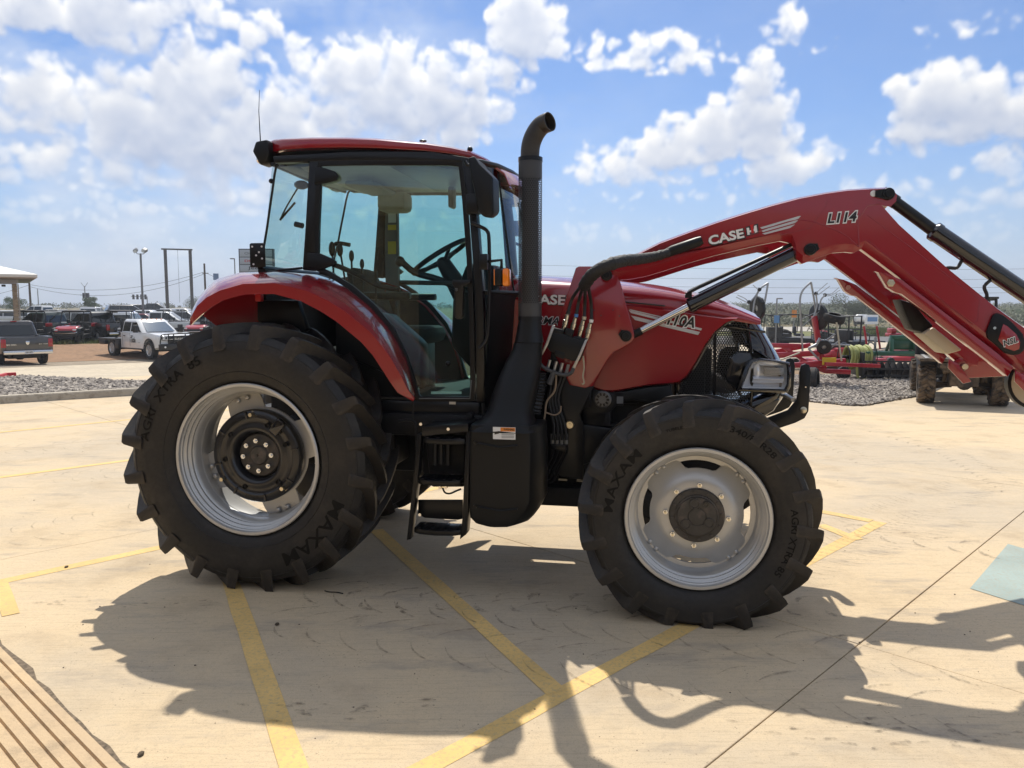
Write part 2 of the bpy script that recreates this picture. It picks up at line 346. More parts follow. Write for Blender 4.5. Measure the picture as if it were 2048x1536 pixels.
drg=g.noise(rot2.outputs[0],1.6,7,.7)                             # drag marks left by tyres
c=g.mix(g.mr(n1,.40,.62),(.625,.485,.305),(.505,.415,.295)); c=g.mix(g.m('MULTIPLY',g.mr(n2,.50,.72),.55),c,(.40,.305,.20)); c=g.mix(g.m('MULTIPLY',g.mr(drg,.52,.68),.62),c,(.345,.29,.225))
c=g.mix(g.m('MULTIPLY',g.mr(n3,.48,.75),.30),c,(.70,.54,.33)); c=g.mix(g.m('MULTIPLY',g.mr(n4,.52,.74),.62),c,(.25,.19,.13)); c=g.mix(g.m('MULTIPLY',g.mr(brm,.5,.7),.28),c,(.28,.22,.15))
spk=g.vor(P,34,'F1'); spm=g.m('MULTIPLY',g.m('LESS_THAN',spk.outputs['Distance'],.13),g.m('GREATER_THAN',g.noise(P,3.1,2,.5),.56)); c=g.mix(g.m('MULTIPLY',spm,.5),c,(.13,.095,.07)); oil=g.noise(P,.8,5,.7,1.5); c=g.mix(g.m('MULTIPLY',g.mr(oil,.66,.80),.5),c,(.20,.165,.125)); n6=g.noise(P,42,6,.7); c=g.mix(g.m('MULTIPLY',g.mr(n6,.50,.70),.42),c,(.33,.265,.185)); n7=g.noise(P,21,5,.7); c=g.mix(g.m('MULTIPLY',g.mr(n7,.54,.72),.32),c,(.66,.54,.38)); n5=g.noise(P,420,2,.5); c=g.mix(g.m('MULTIPLY',g.mr(n5,.55,.75),.35),c,(.30,.22,.14))
g.l(c,b.inputs['Base Color']); g.l(g.mr(n2,.3,.7,.72,.92),b.inputs['Roughness'])
bp=g.n('ShaderNodeBump'); bp.inputs['Strength'].default_value=.35; bp.inputs['Distance'].default_value=.006; g.l(g.m('ADD',g.m('MULTIPLY',brm,.6),g.m('ADD',n3,g.m('MULTIPLY',n4,.7))),bp.inputs['Height']); g.l(bp.outputs[0],b.inputs['Normal'])
pv=obj('pavement',None); pv['kind']='structure'; pv['label']='concrete lot cast in large sawn slabs'
A0,B0,SL=3.93,-1.40,4.66; GAP=.0028
for i in range(-3,6):
    for j in range(-5,5):
        u0,u1=A0+i*SL+GAP,A0+(i+1)*SL-GAP; w0,w1=B0+j*SL+GAP,B0+(j+1)*SL-GAP
        cc=E1*(u0+u1)/2+E2*(w0+w1)/2
        if cc.y<-7 or cc.y>24 or cc.x<-16 or cc.x>17 or (cc.x<-4 and cc.y>18.8+.2*cc.x) or cc.y>21: continue
        m=M(); m.slab([E1*u0+E2*w0,E1*u1+E2*w0,E1*u1+E2*w1,E1*u0+E2*w1][::-1],-.15,-random.Random(i*31+j).uniform(0,.0015)); part('slab',m,mCON,pv,.0025,seg=1)
m=M(); m.slab([(-30,-30),(40,-30),(40,18.5),(0,18.5),(-5.4,16.2),(-9.0,13.7),(-14,10),(-30,-2)],-.045,-.028); o=part('joint_filler',m,mat('joint_sealant',(.045,.038,.03),.9),pv)  # dark sealant colour at the bottom of the sawn joints
# ---- painted markings, each a thin sheet on the slabs
def paint(name,col,wear=.8):
    m=bpy.data.materials.new(name); m.use_nodes=True; g=G(m.node_tree); b=m.node_tree.nodes['Principled BSDF']; P=g.n('ShaderNodeNewGeometry').outputs['Position']
    c=g.mix(g.mr(g.noise(P,2.2,6,.6),.35,.7),(*col,1),tuple(x*.82 for x in col)); c=g.mix(g.m('MULTIPLY',g.mr(g.noise(P,46,8,.78),.46,.66),wear*.75),c,(.36,.29,.19)); c=g.mix(g.m('MULTIPLY',g.mr(g.noise(P,.9,5,.6),.55,.75),.4*wear),c,(.22,.17,.11)); g.l(c,b.inputs['Base Color']); b.inputs['Roughness'].default_value=.75; return m
mYP=paint('worn_yellow_paint',(.77,.51,.175)); mBP=paint('worn_blue_paint',(.34,.42,.38),.9)
random.seed(4)
def stripe(p,q,wd,label,z=.0015,mt=None,name='painted_line'):
    p,q=Vector(p),Vector(q); d=(q-p).normalized(); a=Vector((-d.y,d.x,0)); n=max(2,int((q-p).length/.25)); m=M(); L_=[];R_=[]
    for k in range(n+1):
        c=p+(q-p)*k/n; L_.append(c+a*(wd/2+random.uniform(-.003,.003))); R_.append(c-a*(wd/2+random.uniform(-.003,.003)))
    m.add([(v.x,v.y,z) for v in L_+R_],[(k,k+1,n+2+k,n+1+k) for k in range(n)]); o=part(name,m,mt or mYP,None,smooth=False); o['kind']='structure'; o['label']=label; return o
def e12(u,v): return E1*u+E2*v
stripe(e12(1.4,-2.14),e12(6.35,-2.14),.10,'yellow line along the near side of the hatched aisle')
stripe(e12(-.3,-5.56),e12(6.35,-5.56),.10,'yellow line on the far side of the hatched aisle')
stripe(e12(.6,-9.05),e12(7,-9.05),.10,'yellow stall line second from the hatched aisle'); stripe(e12(1.0,-12.35),e12(8,-12.35),.10,'yellow stall line nearest the kerb')
stripe(e12(6.33,-5.5),e12(6.33,-2.2),.10,'yellow line closing the end of the hatched aisle',.0027)
for (a,b_,lb) in(((460,1160),(592,1545),'yellow diagonal under the rear tyre'),((752,1060),(1112,1385),'yellow diagonal passing under the steps'),((1640,1050),(1716,1080),'short yellow diagonal ahead of the front tyre')):
    stripe(gpt(*a),gpt(*b_),.10,lb,.0027)
stripe(gpt(0,1168),gpt(22,1230),.09,'yellow line stub by the ribbed ramp',.0027)
q=gline('1940,1177 2016,1088 2120,1118 2060,1215'); m=M(); m.add([(v.x,v.y,.0015) for v in q],[(0,1,2,3)]); o=part('painted_patch',m,mBP,None,smooth=False); o['kind']='structure'; o['label']='worn blue painted square on the concrete'
# ---- tyre prints: thin smears of rubber, chevrons along the path of the lugs
def smear_mat():
    m=bpy.data.materials.new('rubber_smear'); m.use_nodes=True; nt=m.node_tree; g=G(nt); b=nt.nodes['Principled BSDF']; b.inputs['Base Color'].default_value=(.055,.045,.038,1); b.inputs['Roughness'].default_value=.8
    t=g.n('ShaderNodeBsdfTransparent'); mx=g.n('ShaderNodeMixShader'); P=g.n('ShaderNodeNewGeometry').outputs['Position']; k=g.m('MULTIPLY',g.mr(g.noise(P,30,5,.7),.36,.72),.46); g.l(k,mx.inputs[0]); g.l(t.outputs[0],mx.inputs[1]); g.l(b.outputs[0],mx.inputs[2]); g.l(mx.outputs[0],nt.nodes['Material Output'].inputs[0]); return m
m=M(); rs=random.Random(9)
def lug_print(c,d,ln,wd,bend,z=.004):
    c=Vector((c.x,c.y,0)); d=Vector((d.x,d.y,0)).normalized(); a=Vector((-d.y,d.x,0)); n=6; A=[];B=[]
    for k in range(n+1):
        t=k/n; p=c+d*ln*(t-.5)+a*bend*(4*t*(1-t)); w_=wd*math.sin(PI*(.08+.84*t))*(.4+.6*t); A.append(p+a*w_*.5); B.append(p-a*w_*.5)
    m.add([(v.x,v.y,z) for v in A+B],[(k,k+1,n+2+k,n+1+k) for k in range(n)])
def print_track(p,q,half,step,ln,wd,skew,both_=True,jit=.02):
    p,q=gpt(*p),gpt(*q); d=(q-p).normalized(); a=Vector((-d.y,d.x,0)); n=int((q-p).length/step)
    for k in range(n):
        for s in((1,-1) if both_ else (1,)):
            if rs.random()<.07: continue
            c=p+d*(step*(k+(.5 if s<0 else 0))+rs.uniform(-jit,jit))+a*s*half
            lug_print(c,(a*s*.75+d*skew),ln*rs.uniform(.8,1.1),wd*rs.uniform(1.2,2.1),.03*s)
print_track((560,1170),(2040,1345),.13,.20,.27,.016,.85,True,.006); print_track((560,1240),(1980,1440),.13,.20,.27,.012,.85,True,.006)
print_track((700,1200),(1700,1215),.09,.22,.14,.03,.5); print_track((1640,830),(1900,905),.08,.22,.16,.03,.7); print_track((1900,905),(2048,990),.10,.16,.2,.02,.7); print_track((1620,860),(1740,930),.08,.16,.16,.02,.6)
print_track((1560,1110),(1980,960),.16,.09,.26,.010,.25); print_track((1500,1160),(1900,1030),.16,.10,.24,.009,.25); print_track((60,960),(420,930),.2,.16,.22,.012,.3); print_track((0,1080),(400,1000),.22,.15,.26,.010,.3); print_track((0,900),(280,880),.25,.2,.3,.012,.25); print_track((1700,1060),(2048,1110),.12,.2,.2,.03,.6)
for k in range(46):
    c=gpt(rs.uniform(-200,2300),rs.uniform(830,1500)**1.0); lug_print(c,Vector((1,rs.uniform(-.15,.5),0)),rs.uniform(.1,.5),rs.uniform(.003,.007),rs.uniform(-.02,.02))
for (px,py,n_,sx_,sy_) in((640,1420,26,.35,.05),(250,1205,24,.35,.04),(1900,1480,40,.3,.10),(1690,1455,14,.2,.05)):
    c0=gpt(px,py)
    for k in range(n_): lug_print(c0+Vector((rs.gauss(0,sx_),rs.gauss(0,sy_),0)),Vector((1,rs.uniform(-.3,.3),0)),rs.uniform(.03,.09),rs.uniform(.01,.03),.005)
o=obj('tyre_marks',m.mesh('tyre_marks',smooth=False,recalc=False),smear_mat()); o['kind']='stuff'; o['label']='black chevron tyre prints scuffed over the concrete'
# grit, leaves and twigs lying about
m=M()
for k in range(120):
    c=gpt(rs.uniform(-100,2200),900+650*rs.random()**1.6); s_=rs.uniform(.002,.0045); m.ball((c.x,c.y,s_*.4),(s_*rs.uniform(.7,1.6),s_,s_*.6),5,3)
o=obj('loose_grit',m.mesh('loose_grit'),mat('dark_grit',(.07,.055,.04),.9)); o['kind']='stuff'; o['label']='specks of grit scattered over the concrete'
def bit(name,px,py,label,cat,pts,r,mt):
    c=gpt(px,py); m=M(); m.tube(sm([(c.x+x,c.y+y,z) for x,y,z in pts],3),r,5); o=part(name,m,mt,None); tag(o,label,cat)
mTWG=mat('dark_twig',(.02,.016,.012),.8)
bit('twig',667,1187,'thin black twig on the concrete behind the rear tyre','twig',[(-.06,.03,.006),(-.03,.012,.006),(.02,0,.008),(.06,-.012,.005)],.0035,mTWG)
for (px,py,lb) in((554,1250,'small dark leaf beside the yellow diagonal stripe'),(282,1510,'dry leaf curled on the concrete near the ribbed ramp'),(133,1135,'dry leaf lying next to the long yellow line')):
    c=gpt(px,py); m=M(); m.ball((c.x,c.y,.006),(.012,.018,.006),7,4); tag(part('leaf',m,mat('dry_leaf',(.06,.04,.02),.8,var=.4,vs=60),None),lb,'leaf')
# ---- ribbed concrete ramp at the near left
rp=[gpt(0,1290),gpt(250,1536)]; rd=(rp[1]-rp[0]).normalized(); rn=Vector((rd.y,-rd.x,0))
if rn.x>0: rn=-rn
m=M(); p0=rp[0]-rd*3.0; p1=rp[1]+rd*3.5; prof=[(0,.004),(0,.012),(.10,.014)]
mRMP=gmat('tan_ribbed_concrete',(.62,.46,.28),(.56,.42,.27),(.45,.34,.22),.8,7,.9,.35,60)
o=0.0; pr=[(.008,-.05),(.012,.012)]
for k in range(26):
    x=.012+.054*k; pr+=[(x+.040,.016),(x+.043,.004),(x+.050,.004),(x+.054,.016)]
pr.append((1.7,.018)); m.loft([[p0-(-rn)*(-a)+Vector((0,0,0))+Vector((0,0,z)) if 0 else p0+rn*a+Vector((0,0,z)) for a,z in pr],[p1+rn*a+Vector((0,0,z)) for a,z in pr]],False,False); struct('ribbed_ramp',m,mRMP,'tan concrete walkway with cut grooves')
m=M(); rs2=random.Random(3); A=[];B=[]
for k in range(60):
    p=p0+(p1-p0)*k/59; A.append((p+rn*rs2.uniform(-.03,.0)).to_tuple()[:2]); B.append((p+rn*.016).to_tuple()[:2])
m.add([(x,y,.003) for x,y in A]+[(x,y,.003) for x,y in B],[(k,k+1,61+k,60+k) for k in range(59)]); struct('ramp_joint',m,mat('crumbling_joint',(.16,.12,.08),.95,var=.6,vs=40),'crumbly dirty joint along the ribbed walkway')
# ---- left: kerb, stone bed, driveway, dirt, grass
mKRB=gmat('pale_kerb_concrete',(.46,.41,.33),(.40,.35,.28),(.30,.26,.20),1.2,9,.85,.3,70)
kl=[(-22,3.9),(-14,9.9),(-9.08,13.56),(-7.18,14.97),(-6.2,15.75),(-5.6,16.6),(-5.9,17.2)]
def ribbon(pts,prof):
    P_=[Vector((x,y,0)) for x,y in pts]; rings=[]
    for i,p in enumerate(P_):
        d=((P_[min(i+1,len(P_)-1)]-P_[max(i-1,0)])).normalized(); a=Vector((-d.y,d.x,0)); rings.append([p+a*o_+Vector((0,0,z)) for o_,z in prof])
    return M().loft(rings,True,True)
m=ribbon([tuple(v[:2]) for v in sm([(x,y,0) for x,y in kl],4)],[(0,-.05),(.02,.10),(.05,.135),(.19,.14),(.20,-.05)]); struct('kerb',m,mKRB,'pale concrete kerb round the stone bed')
back=gline('-400,800 -150,770 0,757 44,753 155,758 240,762 303,764 345,772',.1)
bed=[(x-.12,y+.16) for x,y in kl[:-1]]+[(v.x,v.y) for v in reversed(back)]
m=M(); m.slab(bed,-.05,.085); mBED=gmat('grey_stone_bed',(.13,.115,.10),(.09,.08,.07),(.06,.052,.045),3,20,.95,.6,40); struct('stone_bed',m,mBED,'raised bed under the loose stones by the kerb')
mSTN=bpy.data.materials.new('grey_tan_stone'); mSTN.use_nodes=True; g=G(mSTN.node_tree); b=mSTN.node_tree.nodes['Principled BSDF']; b.inputs['Roughness'].default_value=.85
at=g.n('ShaderNodeAttribute',attribute_name='shade'); P=g.n('ShaderNodeTexCoord').outputs['Object']
c=g.mix(at.outputs['Fac'],(.15,.13,.115),(.50,.44,.37)); c=g.mix(g.m('MULTIPLY',g.mr(g.noise(P,30,4,.6),.4,.7),.35),c,(.20,.17,.14)); g.l(c,b.inputs['Base Color'])
def inside(p,poly):
    r=False; j=len(poly)-1
    for i in range(len(poly)):
        (xi,yi),(xj,yj)=poly[i],poly[j]
        if (yi>p[1])!=(yj>p[1]) and p[0]<(xj-xi)*(p[1]-yi)/(yj-yi)+xi: r=not r
        j=i
    return r
def stones(name,poly,n,zf,smin,smax,label,seed):
    rs=random.Random(seed); x0,x1=min(p[0] for p in poly),max(p[0] for p in poly); y0,y1=min(p[1] for p in poly),max(p[1] for p in poly); V=[];Fc=[];SH=[]
    base=[(math.cos(a)*q,math.sin(a)*q,z) for z,q,o in((-.5,.75,0),(.1,1,.5),(.6,.62,.2)) for a in[2*PI*(k+o)/5 for k in range(5)]]
    fs=[(k,(k+1)%5,5+(k+1)%5,5+k) for k in range(5)]+[(5+k,5+(k+1)%5,10+(k+1)%5,10+k) for k in range(5)]+[(10,11,12,13,14)]
    k=0; t=0
    while k<n and t<n*6:
        t+=1; x,y=rs.uniform(x0,x1),rs.uniform(y0,y1)
        if not inside((x,y),poly): continue
        s=rs.uniform(smin,smax); a=rs.uniform(0,2*PI); ca,sa=math.cos(a),math.sin(a); sx,sy,sz=s*rs.uniform(.8,1.5),s*rs.uniform(.6,1),s*rs.uniform(.45,.9); tl=rs.uniform(-.5,.5); nb=len(V); sh=rs.random()**1.3
        for (bx_,by_,bz_) in base:
            j=rs.uniform(.8,1.2); X,Y,Z=bx_*sx*j,by_*sy*j,bz_*sz*j+bx_*sx*tl; V.append((x+X*ca-Y*sa,y+X*sa+Y*ca,zf+sz*.3+Z+rs.uniform(0,s*.3))); SH.append(sh)
        Fc+= [tuple(i+nb for i in f) for f in fs]; k+=1
    me=bpy.data.meshes.new(name); me.from_pydata(V,[],Fc); me.materials.append(mSTN); at=me.attributes.new('shade','FLOAT','POINT'); at.data.foreach_set('value',SH)
    o=obj(name,me); o['kind']='stuff'; o['label']=label; return o
bedv=[(-13.4,10.8)]+[(x-.18,y+.22) for x,y in kl[2:-1]]+[(v.x,v.y) for v in reversed(back[1:])]
stones('stone_mulch',bedv,9000,.09,.03,.065,'loose grey stones filling the kerbed bed',1)
def flat(name,pts,z,mt,label): 
    m=M(); m.add([(p[0],p[1],z) for p in pts],[tuple(range(len(pts)))]); return struct(name,m,mt,label)
mDRV=gmat('pale_driveway_concrete',(.54,.46,.34),(.48,.41,.31),(.40,.34,.25),.4,5,.9,.15,60)
strip_land('driveway','-500,757 -150,745 0,736 160,729 332,722 520,713','-500,835 -150,785 0,762 160,764 332,778 520,790',.05,mDRV,'pale concrete driveway behind the stone bed',16)
mSHO=gmat('gravelly_shoulder',(.36,.30,.23),(.30,.25,.19),(.22,.18,.13),2,16,.95,.5,50)
strip_land('shoulder','-500,748 0,728 332,716 520,707','-500,757 0,736 332,722 520,713',.06,mSHO,'gravelly strip beyond the driveway',4)
mDRT=gmat('reddish_bare_dirt',(.33,.205,.125),(.29,.185,.115),(.20,.125,.075),.8,5,.95,.8,12)
strip_land('dirt_strip','-500,706 0,691 260,686 520,681','-500,748 0,728 332,716 520,707',.07,mDRT,'bare reddish dirt between the driveway and the parked buggies')
mGRS=gmat('green_grass_base',(.075,.10,.028),(.10,.12,.035),(.15,.13,.06),.6,5,.95,.6,20)
strip_land('grass_patch','-500,668 0,662 260,660 520,658','-500,706 0,691 260,686 520,681',.06,mGRS,'green grass round the parked buggies')
def grass(name,poly,n,z,hmin,hmax,label,seed,col=(.10,.14,.035),col2=(.20,.18,.07)):
    rs=random.Random(seed); x0,x1=min(p[0] for p in poly),max(p[0] for p in poly); y0,y1=min(p[1] for p in poly),max(p[1] for p in poly); m=M(); k=0;t=0
    while k<n and t<8*n:
        t+=1; x,y=rs.uniform(x0,x1),rs.uniform(y0,y1)
        if not inside((x,y),poly): continue
        k+=1; z=gz(x,y)+.05
        for j in range(4):
            a=rs.uniform(0,PI); h=rs.uniform(hmin,hmax); w_=h*.10; dx,dy=math.cos(a)*w_,math.sin(a)*w_; lx,ly=rs.gauss(0,h*.35),rs.gauss(0,h*.35); ox,oy=rs.gauss(0,h*.3),rs.gauss(0,h*.3)
            m.add([(x+ox-dx,y+oy-dy,z),(x+ox+dx,y+oy+dy,z),(x+ox+lx,y+oy+ly,z+h)],[(0,1,2)])
    mt=mat(name+'_blades',col,.8,var=.5,vs=3,dirt=col2,dscale=.8,dlev=(.45,.6)); o=obj(name,m.mesh(name,smooth=False,recalc=False),mt); o['kind']='stuff'; o['label']=label
grass('grass_blades',[tuple(gptz(*q)[:2]) for q in((-40,693),(130,690),(270,686),(400,680),(400,664),(200,664),(-40,668))],5200,.0,.10,.32,'green grass growing round the parked buggies',5)
m=M(); c=gline('-10,757 12,751 32,750',.1); m.tube([v+Vector((0,0,.02)) for v in c],.05,6); tag(part('red_strap',m,mat('red_webbing',(.4,.02,.03),.7),None),'red strap lying across the loose stones by the kerb','strap')
# ---- right: stone area, dirt, drives, road
gr=[tuple(v[:2]) for v in gline('1300,790 1500,796 1580,800 1640,806 1700,812 1730,812 1765,806 1800,799 1850,792 1900,770 1960,752 2100,748 2100,738 1300,742')]
flat('stone_yard',gr,.006,mBED,'grey stone yard where the implements stand')
stones('yard_stones',[tuple(v[:2]) for v in gline('1560,799 1640,806 1700,812 1730,812 1765,806 1800,799 1850,792 1870,775 1860,756 1700,752 1560,752')],10500,.008,.022,.05,'loose grey stones in front of the implements',2)
mRDT=gmat('rusty_dirt_and_straw',(.27,.18,.11),(.30,.23,.14),(.17,.12,.08),1.5,9,.95,.6,30)
flat('dirt_patch',[tuple(v[:2]) for v in gline('1560,752 1640,757 1720,760 1800,758 1860,752 1860,742 1760,738 1560,740')],.012,mRDT,'rusty dirt under the implements')
strip_land('pale_yard','1200,690 1500,684 1800,684 2400,690','1200,745 1500,741 1800,741 2400,748',.05,mSHO,'pale worn yard behind the implements')
mASP=gmat('grey_asphalt',(.13,.13,.13),(.16,.155,.15),(.10,.10,.10),.3,5,.9,.2,60)
strip_land('side_road','1400,673 1640,672 1800,673 2300,676','1400,688 1640,689 1800,700 2300,720',.08,mASP,'grey asphalt side road')
strip_land('drive_apron','1480,685 1600,682 1700,681 1770,684','1480,704 1640,704 1740,699 1800,691',.11,mDRV,'curved pale concrete drive apron')
mVRG=gmat('green_verge',(.12,.14,.045),(.17,.16,.07),(.22,.19,.10),.4,3,.95,.6,15)
strip_land('verge','1300,663 1600,662 2400,661','1300,673 1640,672 2400,676',.09,mVRG,'grassy verge between the roads')
grass('verge_grass',[tuple(gptz(*q)[:2]) for q in((1640,673),(1840,674),(1840,664),(1640,664))],2600,.01,.25,.8,'rough grass on the verge between the roads',8,(.14,.18,.05),(.26,.23,.10))
strip_land('highway','1000,655 1600,653.5 2400,652','1000,664 1600,662.5 2400,660.5',.12,gmat('pale_highway_concrete',(.42,.39,.34),(.38,.35,.30),(.34,.31,.27),.2,3,.9,.1,40),'pale concrete highway in the distance')
# ---- stone fronted showroom behind the viewer: shades and mirrors in the glass and paint
bd_=thing('showroom','stone fronted showroom with deep canopy facing the tractor','building',tuple(rp[0]+rn*6.0+rd*2.5),math.atan2(rd.y,rd.x)+PI if 0 else math.atan2(rd.y,rd.x))
mWST=gmat('rough_limestone_wall',(.36,.29,.20),(.28,.23,.17),(.20,.16,.12),1.5,6,.95,.8,9); mDKG=mat('showroom_glass',(.02,.025,.03),.08,coat=.5)
for (a,b_) in((-14,-5.5),(-2.5,.5),(3.5,5.0),(8.0,14)): m=M(); m.box((a,-.4,0),(b_,0,3.2)); part('wall',m,mWST,bd_,.02)
for (a,b_) in((-5.5,-2.5),(.5,3.5),(5.0,8.0)):
    m=M(); m.box((a,-.25,.1),(b_,-.2,3.0)); part('window',m,mDKG,bd_); m=M(); m.box((a,-.4,3.0),(b_,0,3.2)); part('wall',m,mWST,bd_,.02)
m=M(); m.box((-14,-.5,3.2),(14,1.2,3.5)); part('canopy',m,mKRB,bd_,.02)
for x in(-10,-4,2,8): m=M(); m.box((x-.35,.4,0),(x+.35,1.1,3.2)); part('column',m,mWST,bd_,.03)
# ================================================================ TRACTOR
TH=R(10.2); FW=Vector((math.cos(TH),-math.sin(TH),0)); LF=Vector((math.sin(TH),math.cos(TH),0)); TO=Vector((-1.4216,5.5496,0))
def L(px,py,y):                               # photo pixel -> point of the tractor on the lengthwise plane y
    C=Vector((0,0,CAMH))-TO; d=dirpx(px,py); t=(y-C.dot(LF))/d.dot(LF); p=C+t*d
    return Vector((p.dot(FW),y,p.z))
def px2(s): return [tuple(float(c) for c in q.split(',')) for q in s.split()]
def PP(y,s): return [((v:=L(a,b,y)).x,v.z) for a,b in px2(s)]
def PV(y,s): return [L(a,b,y) for a,b in px2(s)]
mRED=mat('tractor_red_paint',(.262,.0045,.011),.24,coat=.9,var=.05,vs=3,bump=.012,bs=9,dirt=(.22,.035,.03),dscale=2.2,dlev=(.66,.95))
mBLK=mat('black_satin_paint',(.0045,.0048,.006),.34,coat=.08,spec=.32,var=.2,vs=9,dirt=(.022,.018,.015),dscale=5,dlev=(.58,.9))
mPLA=mat('black_moulded_plastic',(.0060,.0066,.0078),.40,spec=.28,var=.15,vs=5,bump=.06,bs=420,dirt=(.022,.019,.016),dscale=3,dlev=(.55,.95))
mGLB=mat('black_gloss_plastic',(.010,.010,.012),.14,coat=.5)
mENG=mat('engine_dark_iron',(.0085,.0085,.0095),.5,spec=.25,var=.4,vs=12,bump=.3,bs=70)
mRUB=mat('tyre_rubber',(.021,.019,.0175),.62,var=.3,vs=7,bump=.3,bs=160,dirt=(.070,.055,.042),dscale=4,dlev=(.44,.78),spec=.35)
mRBT=mat('tyre_lettering_rubber',(.004,.004,.004),.55,spec=.2)
mSIL=mat('silver_wheel_paint',(.50,.50,.49),.34,metal=.45,var=.05,vs=8,dirt=(.42,.37,.30),dscale=6,dlev=(.58,.9))
mCHR=mat('chrome_steel',(.72,.72,.72),.12,metal=1)
mZNC=mat('zinc_plated_steel',(.62,.56,.42),.3,metal=1,var=.2,vs=40)
mCST=mat('black_cast_iron',(.009,.0095,.012),.28,coat=.3,var=.2,vs=20,bump=.15,bs=120)
mHUBP=mat('hub_dark_grey_paint',(.045,.040,.035),.5,var=.2,vs=20,dirt=(.14,.11,.085),dscale=9)
mWHT=mat('white_decal',(.75,.75,.74),.35); mSLV=mat('silver_decal',(.55,.55,.56),.3,metal=.3); mBDC=mat('black_decal',(.01,.01,.011),.35); mRDC=mat('red_decal',(.5,.01,.012),.35)
mORG=mat('orange_lens',(.85,.22,.01),.15,coat=.5); mORD=mat('orange_decal',(.75,.24,.03),.4); mYEL=mat('yellow_decal',(.7,.5,.04),.4)
mLIN=mat('beige_headliner',(.33,.32,.28),.85,var=.08,vs=14); mFAB=mat('charcoal_seat_fabric',(.015,.015,.017),.9,bump=.3,bs=180); mGRY=mat('grey_interior_plastic',(.13,.135,.135),.6)
mFLO=mat('rubber_floor_mat',(.045,.043,.04),.85,bump=.2,bs=90)
mBRS=mat('brass_fitting',(.55,.40,.18),.3,metal=1); mHOS=mat('rubber_hose',(.014,.014,.015),.5,bump=.2,bs=200); mSLE=mat('woven_hose_sleeve',(.012,.012,.013),.6,bump=.9,bs=60)
mALU=mat('cast_aluminium',(.45,.45,.44),.4,metal=.8,var=.2,vs=30); mTAN=mat('tan_wire_loom',(.30,.22,.15),.7)
gCAB=glass('green_cab_glass',(.80,.945,.925),0,2.0); gCLR=glass('clear_lens',(.95,.96,.97),0,1.3); gDRK=glass('dark_tinted_glass',(.25,.30,.32),0,1.3)
TR=thing('tractor','red farm tractor with glazed cab and raised front loader on the concrete lot','tractor',TO,-TH)
def tp(name,m,mt,bev=0,ang=36,parent=None,label=None,seg=2): return part(name,m,mt,parent or TR,bev,ang,seg,label)
def both(name,m,mt,bev=0,**k): tp(name,m,mt,bev,**k); tp(name,m.mirror(),mt,bev,**k)
# ---------------------------------------------------------------- wheels (axis along y, outer face towards -y)
def tyre_mesh(Rt,Rr,W,N,cz,lead,h):
    m=M(); d=Rt-Rr
    half=[(Rr-.004,.36),(Rr+.012,.42),(Rr+.03,.455),(Rr+.28*d,.505),(Rr+.5*d,.52),(Rr+.68*d,.515),(Rt-h-.035,.49),(Rt-h-.012,.445),(Rt-h-.002,.33),(Rt-h+.004,.15)]
    prof=[(r,-y*W) for r,y in half]+[(Rt-h+.006,0)]+[(r,y*W) for r,y in reversed(half)]
    m.lathe(prof,n=96)
    for s in(-1,1):
        for k in range(N):
            ph=2*PI*(k+(.5 if s>0 else 0))/N; rings=[]
            for (yy,rt,rb,t,wb,wt) in((.536,Rt-h-.075,Rt-h-.095,-.05,.040,.026),(.524,Rt-.030,Rt-h-.085,-.03,.046,.026),(.505,Rt-.008,Rt-h-.07,.0,.048,.025),(.46,Rt-.001,Rt-h-.05,.07,.046,.023),(.33,Rt,Rt-h-.02,.34,.041,.020),(.17,Rt+.001,Rt-h-.012,.66,.037,.018),(.03,Rt,Rt-h-.012,.94,.034,.017),(-.05,Rt-.006,Rt-h-.012,1.06,.028,.013)):
                a=ph-lead*t
                ring=[]
                for (r,wd) in((rb,-wb),(rt,-wt),(rt,wt),(rb,wb)):
                    q=a+wd/Rt*(Rt/.80)**.5; ring.append((r*math.cos(q),s*yy*W,r*math.sin(q)))
                rings.append(ring)
            m.loft(rings)
    m.v=[(x,y*(1+.10*max(0,(-z-cz*.80)/cz)),max(z,-cz-.003)) for x,y,z in m.v]
    return m.mesh('tyre',0,2,32)
def arc_text(s,r,a0,h,y,stretch=1.15,mt=None,parent=None,bold=.014,recess=.0045):
    m=text_m(s,1,bold=bold,extr=.0); k=h/m.h; w=m.w*k*stretch
    m.v=[((r+v[1]*k)*math.cos(a0-(v[0]*k*stretch)/r),y(r+v[1]*k)-recess,(r+v[1]*k)*math.sin(a0-(v[0]*k*stretch)/r)) for v in m.v]
    return part('tyre_lettering',m,mt or mRBT,parent,smooth=False)
def sidewall(Rt,Rr,W):
    d=Rt-Rr; pts=[(Rr+.03,.455),(Rr+.28*d,.505),(Rr+.5*d,.52),(Rr+.68*d,.515),(Rt-.07,.49)]
    def f(r):
        for (a,b),(c,e) in zip(pts,pts[1:]):
            if r<=c: return -W*(b+(e-b)*max(0,min(1,(r-a)/(c-a))))
        return -W*.5
    return f
def bolts(name,n,r,y0,y1,br,mt,parent,a0=0,hexn=6):
    mm=M(); mm.lathe([(.0005,y0),(br,y0),(br,y1),(.0005,y1)],n=hexn); me=mm.mesh(name); me.materials.append(mt)
    for k in range(n):
        a=a0+2*PI*k/n; o=obj(name,me,None,parent); o.location=(r*math.cos(a),0,r*math.sin(a))
